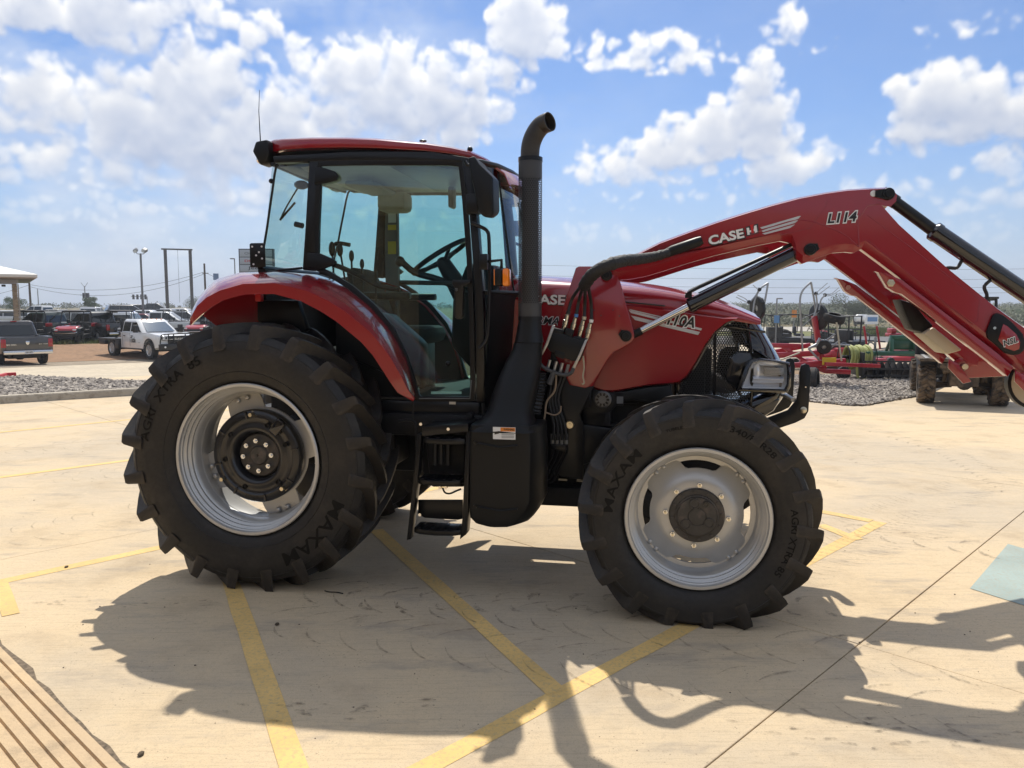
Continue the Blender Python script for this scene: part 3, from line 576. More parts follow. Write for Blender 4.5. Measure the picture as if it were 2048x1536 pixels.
def rear_rim():
    m=M(); m.lathe([(.462,-.196),(.466,-.203),(.460,-.209),(.445,-.207),(.440,-.192),(.434,-.186),(.436,-.170),(.430,-.164),(.422,-.158),(.424,-.140),(.418,-.134),(.410,-.128),(.412,-.110),(.404,-.102),(.397,-.085),(.390,-.062),(.386,.02),(.392,.06),(.41,.08),(.431,.15),(.437,.196),(.46,.209),(.466,.2),(.45,.19),(.425,.16),(.405,.09),(.384,.03),(.386,-.05),(.403,-.08),(.417,-.125),(.437,-.165)],n=72); return m
def disc_lobes(r0,rlo,rhi,lobes,y0,y1,n=96,wid=.3,soft=.12,a0=0):
    # ring plate whose outer edge swells out to the rim at each lobe
    m=M(); out=[]
    for k in range(n):
        a=2*PI*k/n; dd=min(abs((a-q+PI)%(2*PI)-PI) for q in lobes); t=max(0,min(1,(wid+soft-dd)/soft)); t=t*t*(3-2*t); out.append((a,rlo+(rhi-rlo)*t))
    rings=[[(r0*math.cos(a),y0(r0),r0*math.sin(a)) for a,r in out],[((r0+r)/2*math.cos(a),y0((r0+r)/2),(r0+r)/2*math.sin(a)) for a,r in out],[(r*math.cos(a),y0(r),r*math.sin(a)) for a,r in out],[(r*math.cos(a),y0(r)+.012,r*math.sin(a)) for a,r in out],[(r0*math.cos(a),y0(r0)+.012,r0*math.sin(a)) for a,r in out]]
    return m.loft(rings,True,False)
def dusty_rubber():
    m=bpy.data.materials.new('dusty_tyre_rubber'); m.use_nodes=True; g=G(m.node_tree); b=m.node_tree.nodes['Principled BSDF']; b.inputs['Roughness'].default_value=.52; b.inputs['Specular IOR Level'].default_value=.45
    P=g.n('ShaderNodeTexCoord').outputs['Object']; pt=g.n('ShaderNodeNewGeometry').outputs['Pointiness']
    n1=g.noise(P,5,6,.65); n2=g.noise(P,38,5,.7); c=g.mix(g.mr(n1,.42,.75),(.0125,.0118,.0115),(.031,.026,.022)); edge=g.m('MULTIPLY',g.mr(pt,.53,.66),g.mr(n2,.35,.62)); c=g.mix(g.m('MULTIPLY',edge,.75),c,(.062,.049,.037)); c=g.mix(g.m('MULTIPLY',g.mr(n2,.60,.75),.35),c,(.048,.039,.031)); g.l(c,b.inputs['Base Color'])
    g.l(g.mr(n2,.3,.7,.44,.66),b.inputs['Roughness']); bp=g.n('ShaderNodeBump'); bp.inputs['Strength'].default_value=.25; bp.inputs['Distance'].default_value=.004; g.l(g.noise(P,170,4,.6),bp.inputs['Height']); g.l(bp.outputs[0],b.inputs['Normal']); return m
mRUB=dusty_rubber()
REAR_T=tyre_mesh(.824,.462,.46,20,.795,.34,.058); REAR_T.materials.append(mRUB)
FRON_T=tyre_mesh(.642,.386,.35,18,.585,.38,.048); FRON_T.materials.append(mRUB)
def rear_wheel(y,flip):
    wh=tp('wheel',rear_rim(),mSIL,0,26,label='large rear wheel with ribbed silver rim'); wh.location=(.0,y,.795); wh.rotation_euler=(0,R(8),PI if flip else 0)
    obj('tyre',REAR_T,None,wh)
    if flip: wh.rotation_euler=(0,0,0); wh.scale=(1,-1,1)
    lob=[R(118),R(28),R(-62),R(208)]
    part('wheel_disc',disc_lobes(.16,.30,.392,lob,lambda r:-.01+.10*(r-.16),0),mSIL,wh)
    for q in lob:
        for s in(-.09,.09):
            m=M(); m.ball((.365*math.cos(q+s),-.0,.365*math.sin(q+s)),(.017,.012,.017)); part('rivet',m,mSIL,wh)
    if not flip:
        c=M(); c.lathe([(.285,.0),(.290,-.02),(.290,-.075),(.280,-.085),(.245,-.088),(.238,-.080),(.20,-.080),(.185,-.09),(.165,-.088),(.15,-.07),(.140,-.03),(.138,.04)],n=64); part('wheel_weight',c,mCST,wh,0,50)
        for k in range(8):
            a=R(20+45*k); c=M(); mx=Matrix.Rotation(-a,4,'Y')@Matrix.Translation((.262,0,0)); c.box((-.024,-.094,-.006),(.022,-.07,.006),mx); part('weight_rib',c,mCST,wh,.002)
        for a in(R(100),R(-38),R(222)): 
            c=M(); c.lathe([(.0005,-.125),(.013,-.125),(.013,-.085),(.022,-.085),(.022,-.08)],(.262*math.cos(a),0,.262*math.sin(a)),n=6); part('weight_bolt',c,mZNC,wh)
        for a in(R(75),R(30),R(255),R(195),R(320),R(150)):
            c=M(); c.lathe([(.0005,-.083),(.011,-.083),(.011,-.0895),(.016,-.0895),(.016,-.08)],(.21*math.cos(a),0,.21*math.sin(a)),n=12); part('weight_hole',c,mENG,wh)
        c=M(); mx=Matrix.Rotation(-R(58),4,'Y')@Matrix.Translation((.245,0,0)); c.box((-.045,-.118,-.030),(.05,-.078,.030),mx); part('weight_bracket',c,mGLB,wh,.006)
        t=text_m('CNH',1); k=.028/t.h; t.v=[((.262+v[1]*k)*math.cos(-PI*.5+v[0]*k*-1.0/.262-0),-.0905,(.262+v[1]*k)*math.sin(-PI*.5-v[0]*k/.262)) for v in t.v]; part('cast_lettering',t,mCST,wh,smooth=False)
    h=M(); h.lathe([(.138,.0),(.136,-.035),(.128,-.042),(.062,-.044),(.058,-.052),(.052,-.058),(.010,-.058),(.008,-.052),(.0005,-.052)],n=40); part('hub',h,mHUBP,wh,0,30)
    bolts('wheel_bolt',8,.094,-.074,-.043,.0155,mCHR,wh,R(12)); bolts('stud_end',8,.094,-.084,-.07,.007,mCHR,wh,R(12),10)
    if not flip:
        sw=sidewall(.822,.462,.46)
        arc_text('AGRI  XTRA  85',.655,R(150),.056,sw,1.25,None,wh); arc_text('MAXAM',.640,R(-36),.080,sw,1.35,None,wh)
        for rr in(.535,.715):
            m=M(); m.lathe([(rr-.003,sw(rr)+.001),(rr,sw(rr)-.003),(rr+.003,sw(rr)+.001)],n=96); part('sidewall_ring',m,mRUB,wh)
    return wh
def front_rim():
    m=M(); m.lathe([(.383,-.150),(.388,-.157),(.383,-.164),(.368,-.164),(.362,-.150),(.355,-.146),(.357,-.128),(.350,-.122),(.341,-.116),(.343,-.096),(.334,-.088),(.327,-.070),(.324,-.050),(.321,-.010),(.318,.0),(.292,.001),(.290,.010),(.320,.012),(.325,.05),(.34,.09),(.353,.13),(.36,.155),(.383,.164),(.388,.155),(.372,.15),(.36,.10),(.335,.05),(.334,-.05),(.35,-.09),(.365,-.13)],n=72); return m
def front_wheel(y,flip):
    wh=tp('wheel',front_rim(),mSIL,0,26,label='front wheel with dished silver disc'); wh.location=(2.645,y,.585); wh.rotation_euler=(0,R(4),0)
    if flip: wh.rotation_euler=(0,0,0); wh.scale=(1,-1,1)
    obj('tyre',FRON_T,None,wh)
    lob=[R(45+90*k) for k in range(4)]
    def dy(r): return -.062+.062*max(0,min(1,(r-.19)/.10))**1.3 if r>.15 else -.064
    m=M(); n=96; out=[]
    for k in range(n):
        a=2*PI*k/n; dd=min(abs((a-q+PI)%(2*PI)-PI) for q in lob); t=max(0,min(1,(.50-dd)/.16)); t=t*t*(3-2*t); out.append((a,.252+.056*t))
    rr=[.12,.16,.185,.205,.225,.24,None]
    rings=[[((r or q)*math.cos(a),dy(r or q),(r or q)*math.sin(a)) for a,q in out] for r in rr]+[[(q*math.cos(a),dy(q)+.012,q*math.sin(a)) for a,q in out]]
    m.loft(rings,True,False); part('wheel_disc',m,mSIL,wh,0,40)
    for q in lob:
        for s in(-.085,.085):
            m=M(); m.ball((.305*math.cos(q+s),-.002,.305*math.sin(q+s)),(.014,.012,.014)); part('rivet',m,mSIL,wh)
    h=M(); h.lathe([(.15,-.05),(.148,-.078),(.144,-.083),(.118,-.084),(.116,-.090),(.108,-.092),(.104,-.10),(.052,-.102),(.050,-.099),(.046,-.099),(.044,-.103),(.0005,-.103)],n=48); part('hub',h,mHUBP,wh,0,28)
    for a in(R(105),R(222),R(338)):
        c=M(); c.lathe([(.030,-.098),(.028,-.108),(.022,-.109),(.020,-.105),(.0005,-.105)],(.072*math.cos(a),0,.072*math.sin(a)),n=20); part('hub_plug',c,mHUBP,wh)
    c=M(); c.lathe([(.020,-.09),(.018,-.112),(.008,-.113),(.007,-.108),(.0005,-.108)],(.085*math.cos(R(60)),0,.085*math.sin(R(60))),n=14); part('drain_plug',c,mCST,wh)
    bolts('cover_screw',12,.131,-.092,-.08,.0075,mHUBP,wh,R(10))
    bolts('wheel_bolt',8,.168,-.080,-.056,.0135,mCHR,wh,R(0)); bolts('stud_end',8,.168,-.094,-.07,.007,mZNC,wh,R(0),8)
    if not flip:
        sw=sidewall(.640,.386,.35)
        arc_text('MAXAM',.475,R(158),.052,sw,1.5,None,wh); arc_text('340/85R28',.52,R(62),.033,sw,1.4,None,wh); arc_text('AGRI XTRA 85',.49,R(-8),.036,sw,1.2,None,wh); arc_text('TUBELESS',.505,R(108),.016,sw,1.2,None,wh)
        m=M(); m.lathe([(.548,sw(.548)+.001),(.551,sw(.551)-.003),(.554,sw(.554)+.001)],n=96); part('sidewall_ring',m,mRUB,wh)
    return wh
rear_wheel(-.80,False); rear_wheel(.80,True); front_wheel(-.935,False); front_wheel(.935,True)
# ---------------------------------------------------------------- chassis, axles, engine
m=M(); m.box((-.25,-.22,.62),(.55,.22,1.15)); m.box((.5,-.19,.58),(1.45,.19,1.0)); m.box((-.42,-.16,.55),(-.2,.16,1.0)); tp('transmission',m,mENG,.03)
m=M(); m.lathe([(.19,.2),(.17,.30),(.12,.42),(.11,.62),(.14,.64),(.15,.70),(.10,.72)],(0,0,.795),n=24); tp('rear_axle',m,mENG); tp('rear_axle',m.mirror(),mENG)
m=M(); m.box((1.4,-.17,.56),(2.15,.17,.80)); m.box((1.45,-.26,.80),(2.5,.26,1.35)); m.box((2.1,-.13,.62),(2.9,.13,.82)); tp('engine_block',m,mENG,.02)
m=M(); m.loft([[(2.645+.10*math.cos(a)*k,y,.57+.10*math.sin(a)*k) for a in[2*PI*i/12 for i in range(12)]] for y,k in((-.8,.9),(-.7,1.15),(-.6,.7),(-.2,.62),(0,1.3),(.2,.62),(.6,.7),(.7,1.15),(.8,.9))]); tp('front_axle',m,mENG)
m=M(); m.tube([(.5,-.05,.60),(2.4,-.05,.55)],.035,10); tp('drive_shaft',m,mENG)
m=M()
for k in range(5): m.box((1.50+.12*k,-.28,.44),(1.56+.12*k,-.24,.62))
tp('sump_rib',m,mENG,.006)
m=M(); m.box((1.2,-.40,.44),(2.15,-.2,.56)); m.box((1.2,.2,.44),(2.15,.4,.56)); tp('side_rail',m,mENG,.01)
m=M(); m.box((.95,-.55,.62),(1.5,-.22,.95)); tp('fuel_tank',m,mPLA,.04)
m=M(); m.box((2.02,-.33,1.10),(2.5,-.27,1.38)); m.box((2.1,-.36,.78),(2.45,-.28,.98)); tp('engine_side_cover',m,mENG,.015)
al=tp('alternator',M().lathe([(.0005,-.06),(.045,-.06),(.055,-.05),(.058,.0),(.052,.03),(.0005,.03)],tuple(L(1206,797,-.36)),n=24),mat('dull_alternator_casting',(.16,.16,.16),.45,metal=.7))
for k in range(10):
    a=2*PI*k/10; c=L(1206,797,-.36); m=M(); m.box((-.006,-.064,-.009),(.006,-.04,.009),Matrix.Translation((c.x+.034*math.cos(a),-.36,c.z+.034*math.sin(a)))@Matrix.Rotation(-a+PI/2,4,'Y')); part('vent_slot',m,mBLK,al)
m=M(); p=L(1206,797,-.36); m.box((p.x-.11,-.43,p.z-.05),(p.x-.07,-.33,p.z+.05)); m.box((p.x+.07,-.40,p.z-.04),(p.x+.13,-.34,p.z+.05)); m.box((p.x-.07,-.40,p.z-.17),(p.x+.05,-.3,p.z-.08)); tp('alternator_bracket',m,mENG,.006)
m=M(); p=L(1240,800,-.40); m.box((p.x-.02,-.405,p.z-.022),(p.x+.02,-.40,p.z+.022)); tp('engine_label',m,mGRY)
# ---------------------------------------------------------------- hood, side panels, nose
HW=.40
st=px2('1008,553 1085,556 1160,560 1240,566 1330,575 1400,590 1470,612 1516,633'); ring=[]
rings=[]
for i,(a,b) in enumerate(st):
    v=L(a,b,-.24); zs=v.z; k=i/(len(st)-1); w_=HW-.006-.05*max(0,k-.6); zl=L(a,606+ (46*k**1.6),-HW).z
    zl=min(zl,zs-.03)
    half=[(-w_,zl),(-w_-.004,zl+.30*(zs-zl)),(-w_+.012,zl+.62*(zs-zl)),(-w_+.06,zl+.88*(zs-zl)),(-w_+.15,zs-.004),(-w_+.27,zs+.016),(0,zs+.022)]
    rings.append([(v.x,y,z) for y,z in half]+[(v.x,-y,z) for y,z in reversed(half[:-1])])
m=M(); m.loft(rings,False,False); hd=tp('hood',m,mRED,0,40)
md=hd.modifiers.new('subdivide','SUBSURF'); md.levels=2; md.render_levels=2
m=M(); m.tube(PV(-HW-.002,'1008,592 1085,594 1160,598 1240,603 1330,612'),.004,6); tp('hood_seam',m,mBLK)
SP='1008,594 1085,597 1160,601 1240,606 1330,616 1400,627 1450,634 1478,634 1455,643 1432,662 1412,690 1393,725 1375,752 1358,766 1340,768 1300,771 1270,776 1245,781 1225,784 1207,783 1190,778 1165,766 1080,742 1008,716'
sp=PP(-.405,SP)
def side_panel():
    m=M(); cx=sum(p[0] for p in sp)/len(sp); cz=sum(p[1] for p in sp)/len(sp)
    inn=[(cx+(x-cx)*.975,cz+(z-cz)*.955) for x,z in sp]
    n=len(sp); vs=[(x,-.37,z) for x,z in sp]+[(x,-.395,z) for x,z in sp]+[(x,-.412,z) for x,z in inn]
    fs=[tuple(range(n-1,-1,-1)),tuple(range(2*n,3*n))]+[(i,(i+1)%n,(i+1)%n+n,i+n) for i in range(n)]+[(i+n,(i+1)%n+n,(i+1)%n+2*n,i+2*n) for i in range(n)]
    return m.add(vs,fs)
both('side_panel',side_panel(),mRED,0)
m=M(); m.prism(PP(-.395,'1165,768 1207,785 1245,784 1300,774 1340,771 1350,800 1335,830 1310,810 1270,800 1240,803 1215,830 1200,860 1165,850'),-.40,-.36); both('lower_shroud',m,mPLA,.006)
# nose: black cap, perforated side and front grilles, chin, headlights
def perforated(name,col,pitch,thr,mode):
    m=bpy.data.materials.new(name); m.use_nodes=True; nt=m.node_tree; b=nt.nodes['Principled BSDF']; g=G(nt); b.inputs['Base Color'].default_value=(*col,1); b.inputs['Roughness'].default_value=.42
    P=g.n('ShaderNodeTexCoord').outputs['Object']; sx=g.n('ShaderNodeSeparateXYZ'); g.l(P,sx.inputs[0])
    if mode=='tube': u=g.m('MULTIPLY',g.m('ARCTAN2',sx.outputs[1],sx.outputs[0]),.069)
    elif mode=='front': u=sx.outputs[1]
    else: u=sx.outputs[0]
    a=g.m('DIVIDE',u,pitch); c=g.m('DIVIDE',sx.outputs[2],pitch*.87)
    row=g.m('FLOOR',c); a=g.m('ADD',a,g.m('MULTIPLY',g.m('MODULO',row,2.0),.5))
    fa=g.m('SUBTRACT',g.m('FRACT',a),.5); fc=g.m('MULTIPLY',g.m('SUBTRACT',g.m('FRACT',c),.5),.87)
    dd=g.m('SQRT',g.m('ADD',g.m('MULTIPLY',fa,fa),g.m('MULTIPLY',fc,fc)))
    hole=g.m('LESS_THAN',dd,thr)
    if mode=='tube':
        hole=g.m('MULTIPLY',hole,g.m('MULTIPLY',g.m('GREATER_THAN',sx.outputs[2],.10),g.m('LESS_THAN',sx.outputs[2],.82)))
    t=g.n('ShaderNodeBsdfTransparent'); mx=g.n('ShaderNodeMixShader'); g.l(hole,mx.inputs[0]); g.l(b.outputs[0],mx.inputs[1]); g.l(t.outputs[0],mx.inputs[2]); g.l(mx.outputs[0],nt.nodes['Material Output'].inputs[0])
    return m
mGRI=perforated('perforated_grille',(.012,.012,.013),.0155,.36,'side'); mGRF=perforated('perforated_front_grille',(.012,.012,.013),.0155,.36,'front')
mEXH=perforated('perforated_heat_shield',(.04,.04,.042),.0140,.34,'tube')
GR='1358,768 1375,754 1393,727 1412,692 1432,664 1455,645 1480,636 1490,638 1496,662 1500,690 1502,716 1504,790 1500,815 1490,832 1440,830 1358,815'
m=M(); m.prism(PP(-.355,GR),-.352,-.350); both('side_grille',m,mGRI)
m=M(); m.tube(PV(-.358,GR+' 1358,768'),.010,6); both('grille_frame',m,mGLB)
m=M(); m.tube(PV(-.36,'1430,664 1428,830'),.009,6); m.tube(PV(-.36,'1440,652 1470,655 1530,664'),.008,6); both('grille_post',m,mGLB)
x0=L(1530,662,-.30).x; pr=[]
fr=px2('1512,632 1523,646 1533,664 1547,690 1560,712 1570,735 1576,760 1574,785 1562,806 1540,828')
rings=[]
for i,(a,b) in enumerate(fr):
    v=L(a,b,-.16); wf=[.315,.325,.335,.345,.355,.36,.362,.358,.345,.32][i]; bk=[.10,.14,.17,.19,.085,.08,.08,.085,.19,.16][i]
    half=[(v.x-bk,-wf-.012),(v.x-bk*.8,-wf-.004),(v.x-.06,-wf+.018),(v.x-.03,-wf+.08),(v.x-.005,-wf+.19),(v.x+.010,0)]
    rings.append([(x,y,v.z) for x,y in half]+[(x,-y,v.z) for x,y in reversed(half[:-1])])
m=M(); m.loft(rings,False,False); fg=tp('nose_shell',m,mGLB,0,60); fg.modifiers.new('subdivide','SUBSURF').levels=2
m=M(); m.prism(PP(-.34,'1430,800 1480,812 1550,785 1562,800 1548,822 1525,836 1490,840 1430,832'),-.345,.345); tp('chin',m,mGLB,.02)
m=M(); m.box((2.60,-.30,.95),(2.72,.30,1.60)); tp('radiator',m,mENG,.01)
m=M(); m.box((2.72,-.27,1.0),(2.76,-.12,1.45)); m.box((2.78,-.2,.95),(2.95,.2,1.10)); tp('cooler',m,mENG,.01)
m=M(); m.tube(sm(PV(-.2,'1440,640 1470,660 1500,655 1520,670')),.012,6); m.ball(tuple(L(1490,655,-.25)),.03); tp('wiring',m,mENG)
def headlight(sg):
    lamp=px2('1484,776 1499,736 1507,725 1520,721 1545,724 1572,729 1574,748 1573,768 1568,778'); 
    def yy(a):
        T_=[(1480,-.402),(1530,-.410),(1555,-.408),(1575,-.392)]
        for (p,q),(r,t) in zip(T_,T_[1:]):
            if a<=r: return q+(t-q)*max(0,a-p)/(r-p)
        return -.392
    P=[L(a,b,yy(a)) for a,b in lamp]; ctr=sum(P,Vector())/len(P)
    def ring(k,dy): return [ctr+(p-ctr)*k+Vector((0,dy,0)) for p in P]
    m=M(); m.loft([ring(1.24,.02),ring(1.22,-.012),ring(1.08,-.022),ring(1.01,-.010),ring(1.0,.02)],True,False)
    hz=m if sg<0 else m.mirror(); o=tp('headlight',hz,mGLB,0,50)
    m=M(); m.loft([ring(1.0,-.004),ring(.95,.012),ring(.90,.034),ring(.70,.048),ring(.05,.052)],True,False); part('reflector',m if sg<0 else m.mirror(),mat('headlight_silver',(.90,.91,.93),.22,metal=.35),o,0,60)
    c2=ctr+Vector((.01,.0,.0)); fl=(lambda q:q) if sg<0 else (lambda q:q.mirror())
    m=M(); m.box((c2.x-.040,c2.y-.002,c2.z-.014),(c2.x+.075,c2.y+.04,c2.z+.030)); part('lamp_insert',fl(m),mat('lamp_grey',(.22,.225,.235),.25,metal=.4),o,.006)
    for k in range(5): m=M(); m.box((c2.x-.036,c2.y-.006,c2.z-.010+.008*k),(c2.x+.072,c2.y-.001,c2.z-.006+.008*k)); part('lamp_fin',fl(m),mat('lamp_fin_grey',(.30,.31,.33),.3,metal=.5),o)
    m=M(); m.ball((c2.x-.0,c2.y+.035,c2.z+.055),(.085,.035,.022),16,8); part('upper_reflector',fl(m),MATS['headlight_silver'],o)
    m=M(); m.loft([[(c2.x-.10,c2.y+.03,c2.z-.025),(c2.x+.075,c2.y+.03,c2.z-.025)],[(c2.x-.10,c2.y-.004,c2.z-.038),(c2.x+.078,c2.y-.004,c2.z-.038)],[(c2.x-.105,c2.y+.012,c2.z-.062),(c2.x+.075,c2.y+.012,c2.z-.062)]],False,False); part('lower_reflector',fl(m),mat('lamp_blue_white',(.70,.76,.88),.2,metal=.3),o)
    m=M(); m.ball((c2.x-.075,c2.y+.03,c2.z+.005),(.022,.03,.045),12,8); part('side_reflector',fl(m),MATS['headlight_silver'],o)
    m=M(); r0=ring(1.0,-.006); r1=[ctr+(p-ctr)*.6+Vector((0,-.022,0)) for p in P]; m.loft([r0,ring(.85,-.018),r1],True,False); m.add(r1,[tuple(range(len(r1)))]); part('lens',m if sg<0 else m.mirror(),gCLR,o,0,60)
headlight(-1); headlight(1)
m=M(); m.prism(PP(-.375,'1460,715 1475,705 1500,705 1506,722 1494,740 1484,776 1470,778 1455,765 1452,755'),-.385,-.35); both('headlight_bezel',m,mGLB,.008)
# front guard brackets
G1='1535,835 1575,820 1592,800 1598,770 1598,745 1602,730 1610,727 1618,730 1621,745 1618,790 1616,822 1608,836 1590,845 1545,860 1500,868 1500,850'
m=M(); m.prism(PP(-.27,G1),-.285,-.265); tp('guard_bracket',m,mBLK,.002)
m2=M(); m2.v=[(x,y+.53,z) for x,y,z in m.v]; m2.f=list(m.f); tp('guard_bracket',m2,mBLK,.002)
a=L(1590,800,-.265); m=M(); m.tube([(a.x-.01,-.265,a.z),(a.x-.01,.25,a.z)],.014,10); tp('guard_cross_tube',m,mALU)
for (u,v,r,mt_) in((1607,820,.020,mZNC),(1611,774,.007,mCHR)):
    c=L(u,v,-.29); m=M(); m.lathe([(.0005,-.008),(r*.7,-.008),(r,-.004),(r,.004)],tuple(c),n=16); tp('guard_pin',m,mt_)
# ---------------------------------------------------------------- hood lettering
def decal(name,s,px,py,wpx,hpx,y,mt,slope=0,bold=.02,shear=0,layer=0,parent=None,label=None):
    c=L(px,py,y); e=L(px+wpx,py,y); u=L(px,py-hpx,y); wd=(e-c).length; ht=(u-c).length
    m=text_fit(s,wd,ht,bold=bold,extr=0,shear=shear); sl=slope
    m.v=[(c.x+v[0]*math.cos(sl)-v[1]*math.sin(sl),y-.0015-layer*.0012,c.z+v[0]*math.sin(sl)+v[1]*math.cos(sl)) for v in m.v]
    return part(name,m,mt,parent or TR,smooth=False,label=label)
YS=-.4135
decal('lettering','CASE',1094,599,74,20,YS,mWHT,-.03,.03,0); decal('lettering','CASE',1095,600,76,22,YS+.0005,mBDC,-.03,.045,0)
decal('lettering','FARMALL',1094,641,96,15,YS,mBDC,-.05,.02,.25,1); decal('lettering','FARMALL',1094,641,99,18,YS,mWHT,-.05,.07,.25,0)
decal('lettering','110A',1362,642,56,22,YS,mBDC,-.12,.03,.25,1); decal('lettering','110A',1362,642,61,27,YS,mWHT,-.12,.09,.25,0)
for s in('1257,620 1404,657 1402,661 1262,626','1262,631 1400,664 1396,670 1270,640','1258,618 1340,637 1340,639 1262,621'):
    m=M(); q=PV(YS-.0005,s); m.add(q,[(0,1,2,3)]); tp('hood_stripe',m,mSLV)
# ---------------------------------------------------------------- fenders
lo=px2('381,651 388,643 400,632 422,615 448,600 489,589 548,588 601,602 640,622 674,644 722,684 745,710 762,736 780,764 795,785 826,803')
up=px2('380,640 385,628 394,612 413,595 440,581 485,568 550,566 612,581 655,601 690,623 740,664 764,692 784,721 802,752 814,777 829,799')
inn=px2('383,632 388,614 399,592 414,575 434,558 480,545 555,543 620,548 660,561 693,577 737,612 760,638 780,662 798,694 812,722 831,792')
def fender():
    m=M(); rings=[]
    for a,b,c in zip(lo,up,inn):
        p=L(*a,-.985); q=L(*b,-.99); r=L(*c,-.66)
        q2=q+(r-q)*.10+Vector((0,0,.012)); q3=q+(r-q)*.5+Vector((0,0,.016))
        rings.append([(p.x,p.y+.022,p.z+.004),p,q,q2,q3,r,(r.x,-.55,r.z)])
    m.loft(rings,False,False); return m
fe=fender()
for mm in(fe,fe.mirror()):
    o=tp('fender',mm,mRED,0,50); s=o.modifiers.new('thick','SOLIDIFY'); s.thickness=.006; s.offset=-1
m=M(); rings=[]
for a,c in zip(lo[2:],inn[2:]):
    r=L(*c,-.66); rings.append([(r.x,-.64,r.z-.02),(r.x*.9+.1,-.60,max(r.z-.55,.9))])
m.loft(rings[6:],False,False); both('inner_fender',m,mPLA)
m=M(); m.prism([((q:=L(*c,-.66)).x,q.z-.02) for c in inn[1:6]]+[(.12,1.45),(-.12,1.4)],-.64,-.62); both('inner_fender_plate',m,mRED)
m=M(); m.prism(PP(-.64,'520,600 600,600 620,660 560,690 520,640'),-.68,-.62); both('fender_bracket',m,mBLK,.01)
m=M(); m.box((-.02,-.80,1.745),(.02,-.76,1.79)); tp('fender_lamp',m,mRDC,.006)
# ---------------------------------------------------------------- cab
YC=-.65
def strip(name,y,s,r0,mt=None,dy=0,n=8,both_=True):
    m=M(); m.tube(PV(y,s),r0,n); (both if both_ else tp)(name,m,mt or mBLK)
def plate(name,y,s,t,mt,bev=.004,both_=True):
    m=M(); m.prism(PP(y,s),y,y+t); (both if both_ else tp)(name,m,mt,bev)
def quadframe(name,poly,wd,y,t,mt,bev=.003):     # closed band of width wd (pixels) inside an outline
    P=px2(poly); cx=sum(p[0] for p in P)/len(P); cy=sum(p[1] for p in P)/len(P); n=len(P); I=[]
    for i in range(n):
        a,b,c=Vector((*P[i-1],)),Vector((*P[i],)),Vector((*P[(i+1)%n],))
        n1=Vector((-(b-a).y,(b-a).x)).normalized(); n2=Vector((-(c-b).y,(c-b).x)).normalized(); bi=(n1+n2); bi=bi/max(.3,bi.dot(n1)) if bi.length>0 else n1
        if bi.dot(Vector((cx,cy))-b)<0 and n1.dot(Vector((cx,cy))-a)<0: bi=-bi
        I.append(b+bi*wd)
    A=[L(*p,y) for p in P]; B=[L(p.x,p.y,y) for p in I]; o=Vector((0,t,0))
    m=M(); m.loft([A,[p+o for p in A],[p+o for p in B],B,A],True,False); return m
DOOR='632,322 760,320 900,321 926,324 934,400 943,520 948,640 950,760 949,800 940,803 838,803 829,795 818,758 803,712 778,660 742,616 700,580 655,552 626,538 628,450 631,380'
both('door_frame',quadframe('door',DOOR,10,YC,.03,mBLK),mBLK,.004)
m=M(); m.prism(PP(YC+.012,DOOR),YC+.011,YC+.016); both('door_glass',m,gCAB)
# seal edge of the door glass (lighter line low down)
m=M(); m.tube(PV(YC-.004,'838,797 940,797 943,760'),.004,6); tp('door_seal',m,mGRY)
# pillars
plate('rear_pillar',YC-.004,'618,322 636,322 634,380 630,450 628,542 604,540 610,450 614,380',.06,mBLK,.01)
m=M(); m.prism(PP(YC-.006,'922,316 942,316 952,400 962,520 968,640 970,806 952,806 951,640 945,520 936,400'),YC-.006,YC+.06); both('front_pillar',m,mBLK,.008)
plate('cab_top_rail',YC-.002,'545,312 700,303 860,303 945,316 944,326 860,322 700,321 548,326',.06,mBLK,.008)
plate('door_hinge_cover',YC-.022,'630,334 650,336 668,342 676,352 672,360 650,366 628,368',.03,mPLA,.006); plate('door_hinge_cover',YC-.022,'614,505 640,507 665,518 672,524 665,530 640,540 612,536',.03,mPLA,.006)
# rear quarter glass leans in towards the back
def quarter(y0,y1,s,sp_): 
    out=[]
    for a,b in px2(s): k=(620-a)/95; out.append(L(a,b,y0+(y1-y0)*max(0,min(1,k))))
    return out
Q=quarter(YC+.01,-.56,'556,327 618,323 612,430 606,532 527,538 535,450 545,380',0)
m=M(); m.add(Q,[tuple(range(len(Q)))]); both('quarter_glass',m,gCAB)
m=M(); m.tube(sm(quarter(YC,-.56,'618,324 590,324 565,326 553,330 545,380 535,450 525,537 560,540 604,536',0),2),.008,6); both('quarter_frame',m,mBLK)
RX=[L(a,b,-.56) for a,b in px2('549,330 540,430 525,536')]
m=M(); m.add([(p.x+dx,s,p.z) for p in RX for s,dx in((-.59,0),(-.3,-.03),(0,-.04),(.3,-.03),(.59,0))],[(r*5+k,r*5+k+1,(r+1)*5+k+1,(r+1)*5+k) for r in range(2) for k in range(4)]); tp('rear_window',m,gCAB,0,80)
m=M(); m.tube([(RX[0].x,-.59,RX[0].z),(RX[0].x-.04,0,RX[0].z),(RX[0].x,.59,RX[0].z)],.014,8); tp('rear_frame',m,mBLK); m=M(); m.tube([(RX[2].x,-.59,RX[2].z),(RX[2].x-.04,0,RX[2].z),(RX[2].x,.59,RX[2].z)],.018,8); m.box((RX[2].x-.01,-.6,1.2),(RX[2].x+.04,.6,RX[2].z-.01)); tp('rear_frame',m,mBLK)
for a,b in((546,362),):
    c=L(a,b,-.57); m=M(); m.ball((c.x-.012,c.y,c.z),.016); tp('window_hinge',m,mBLK)
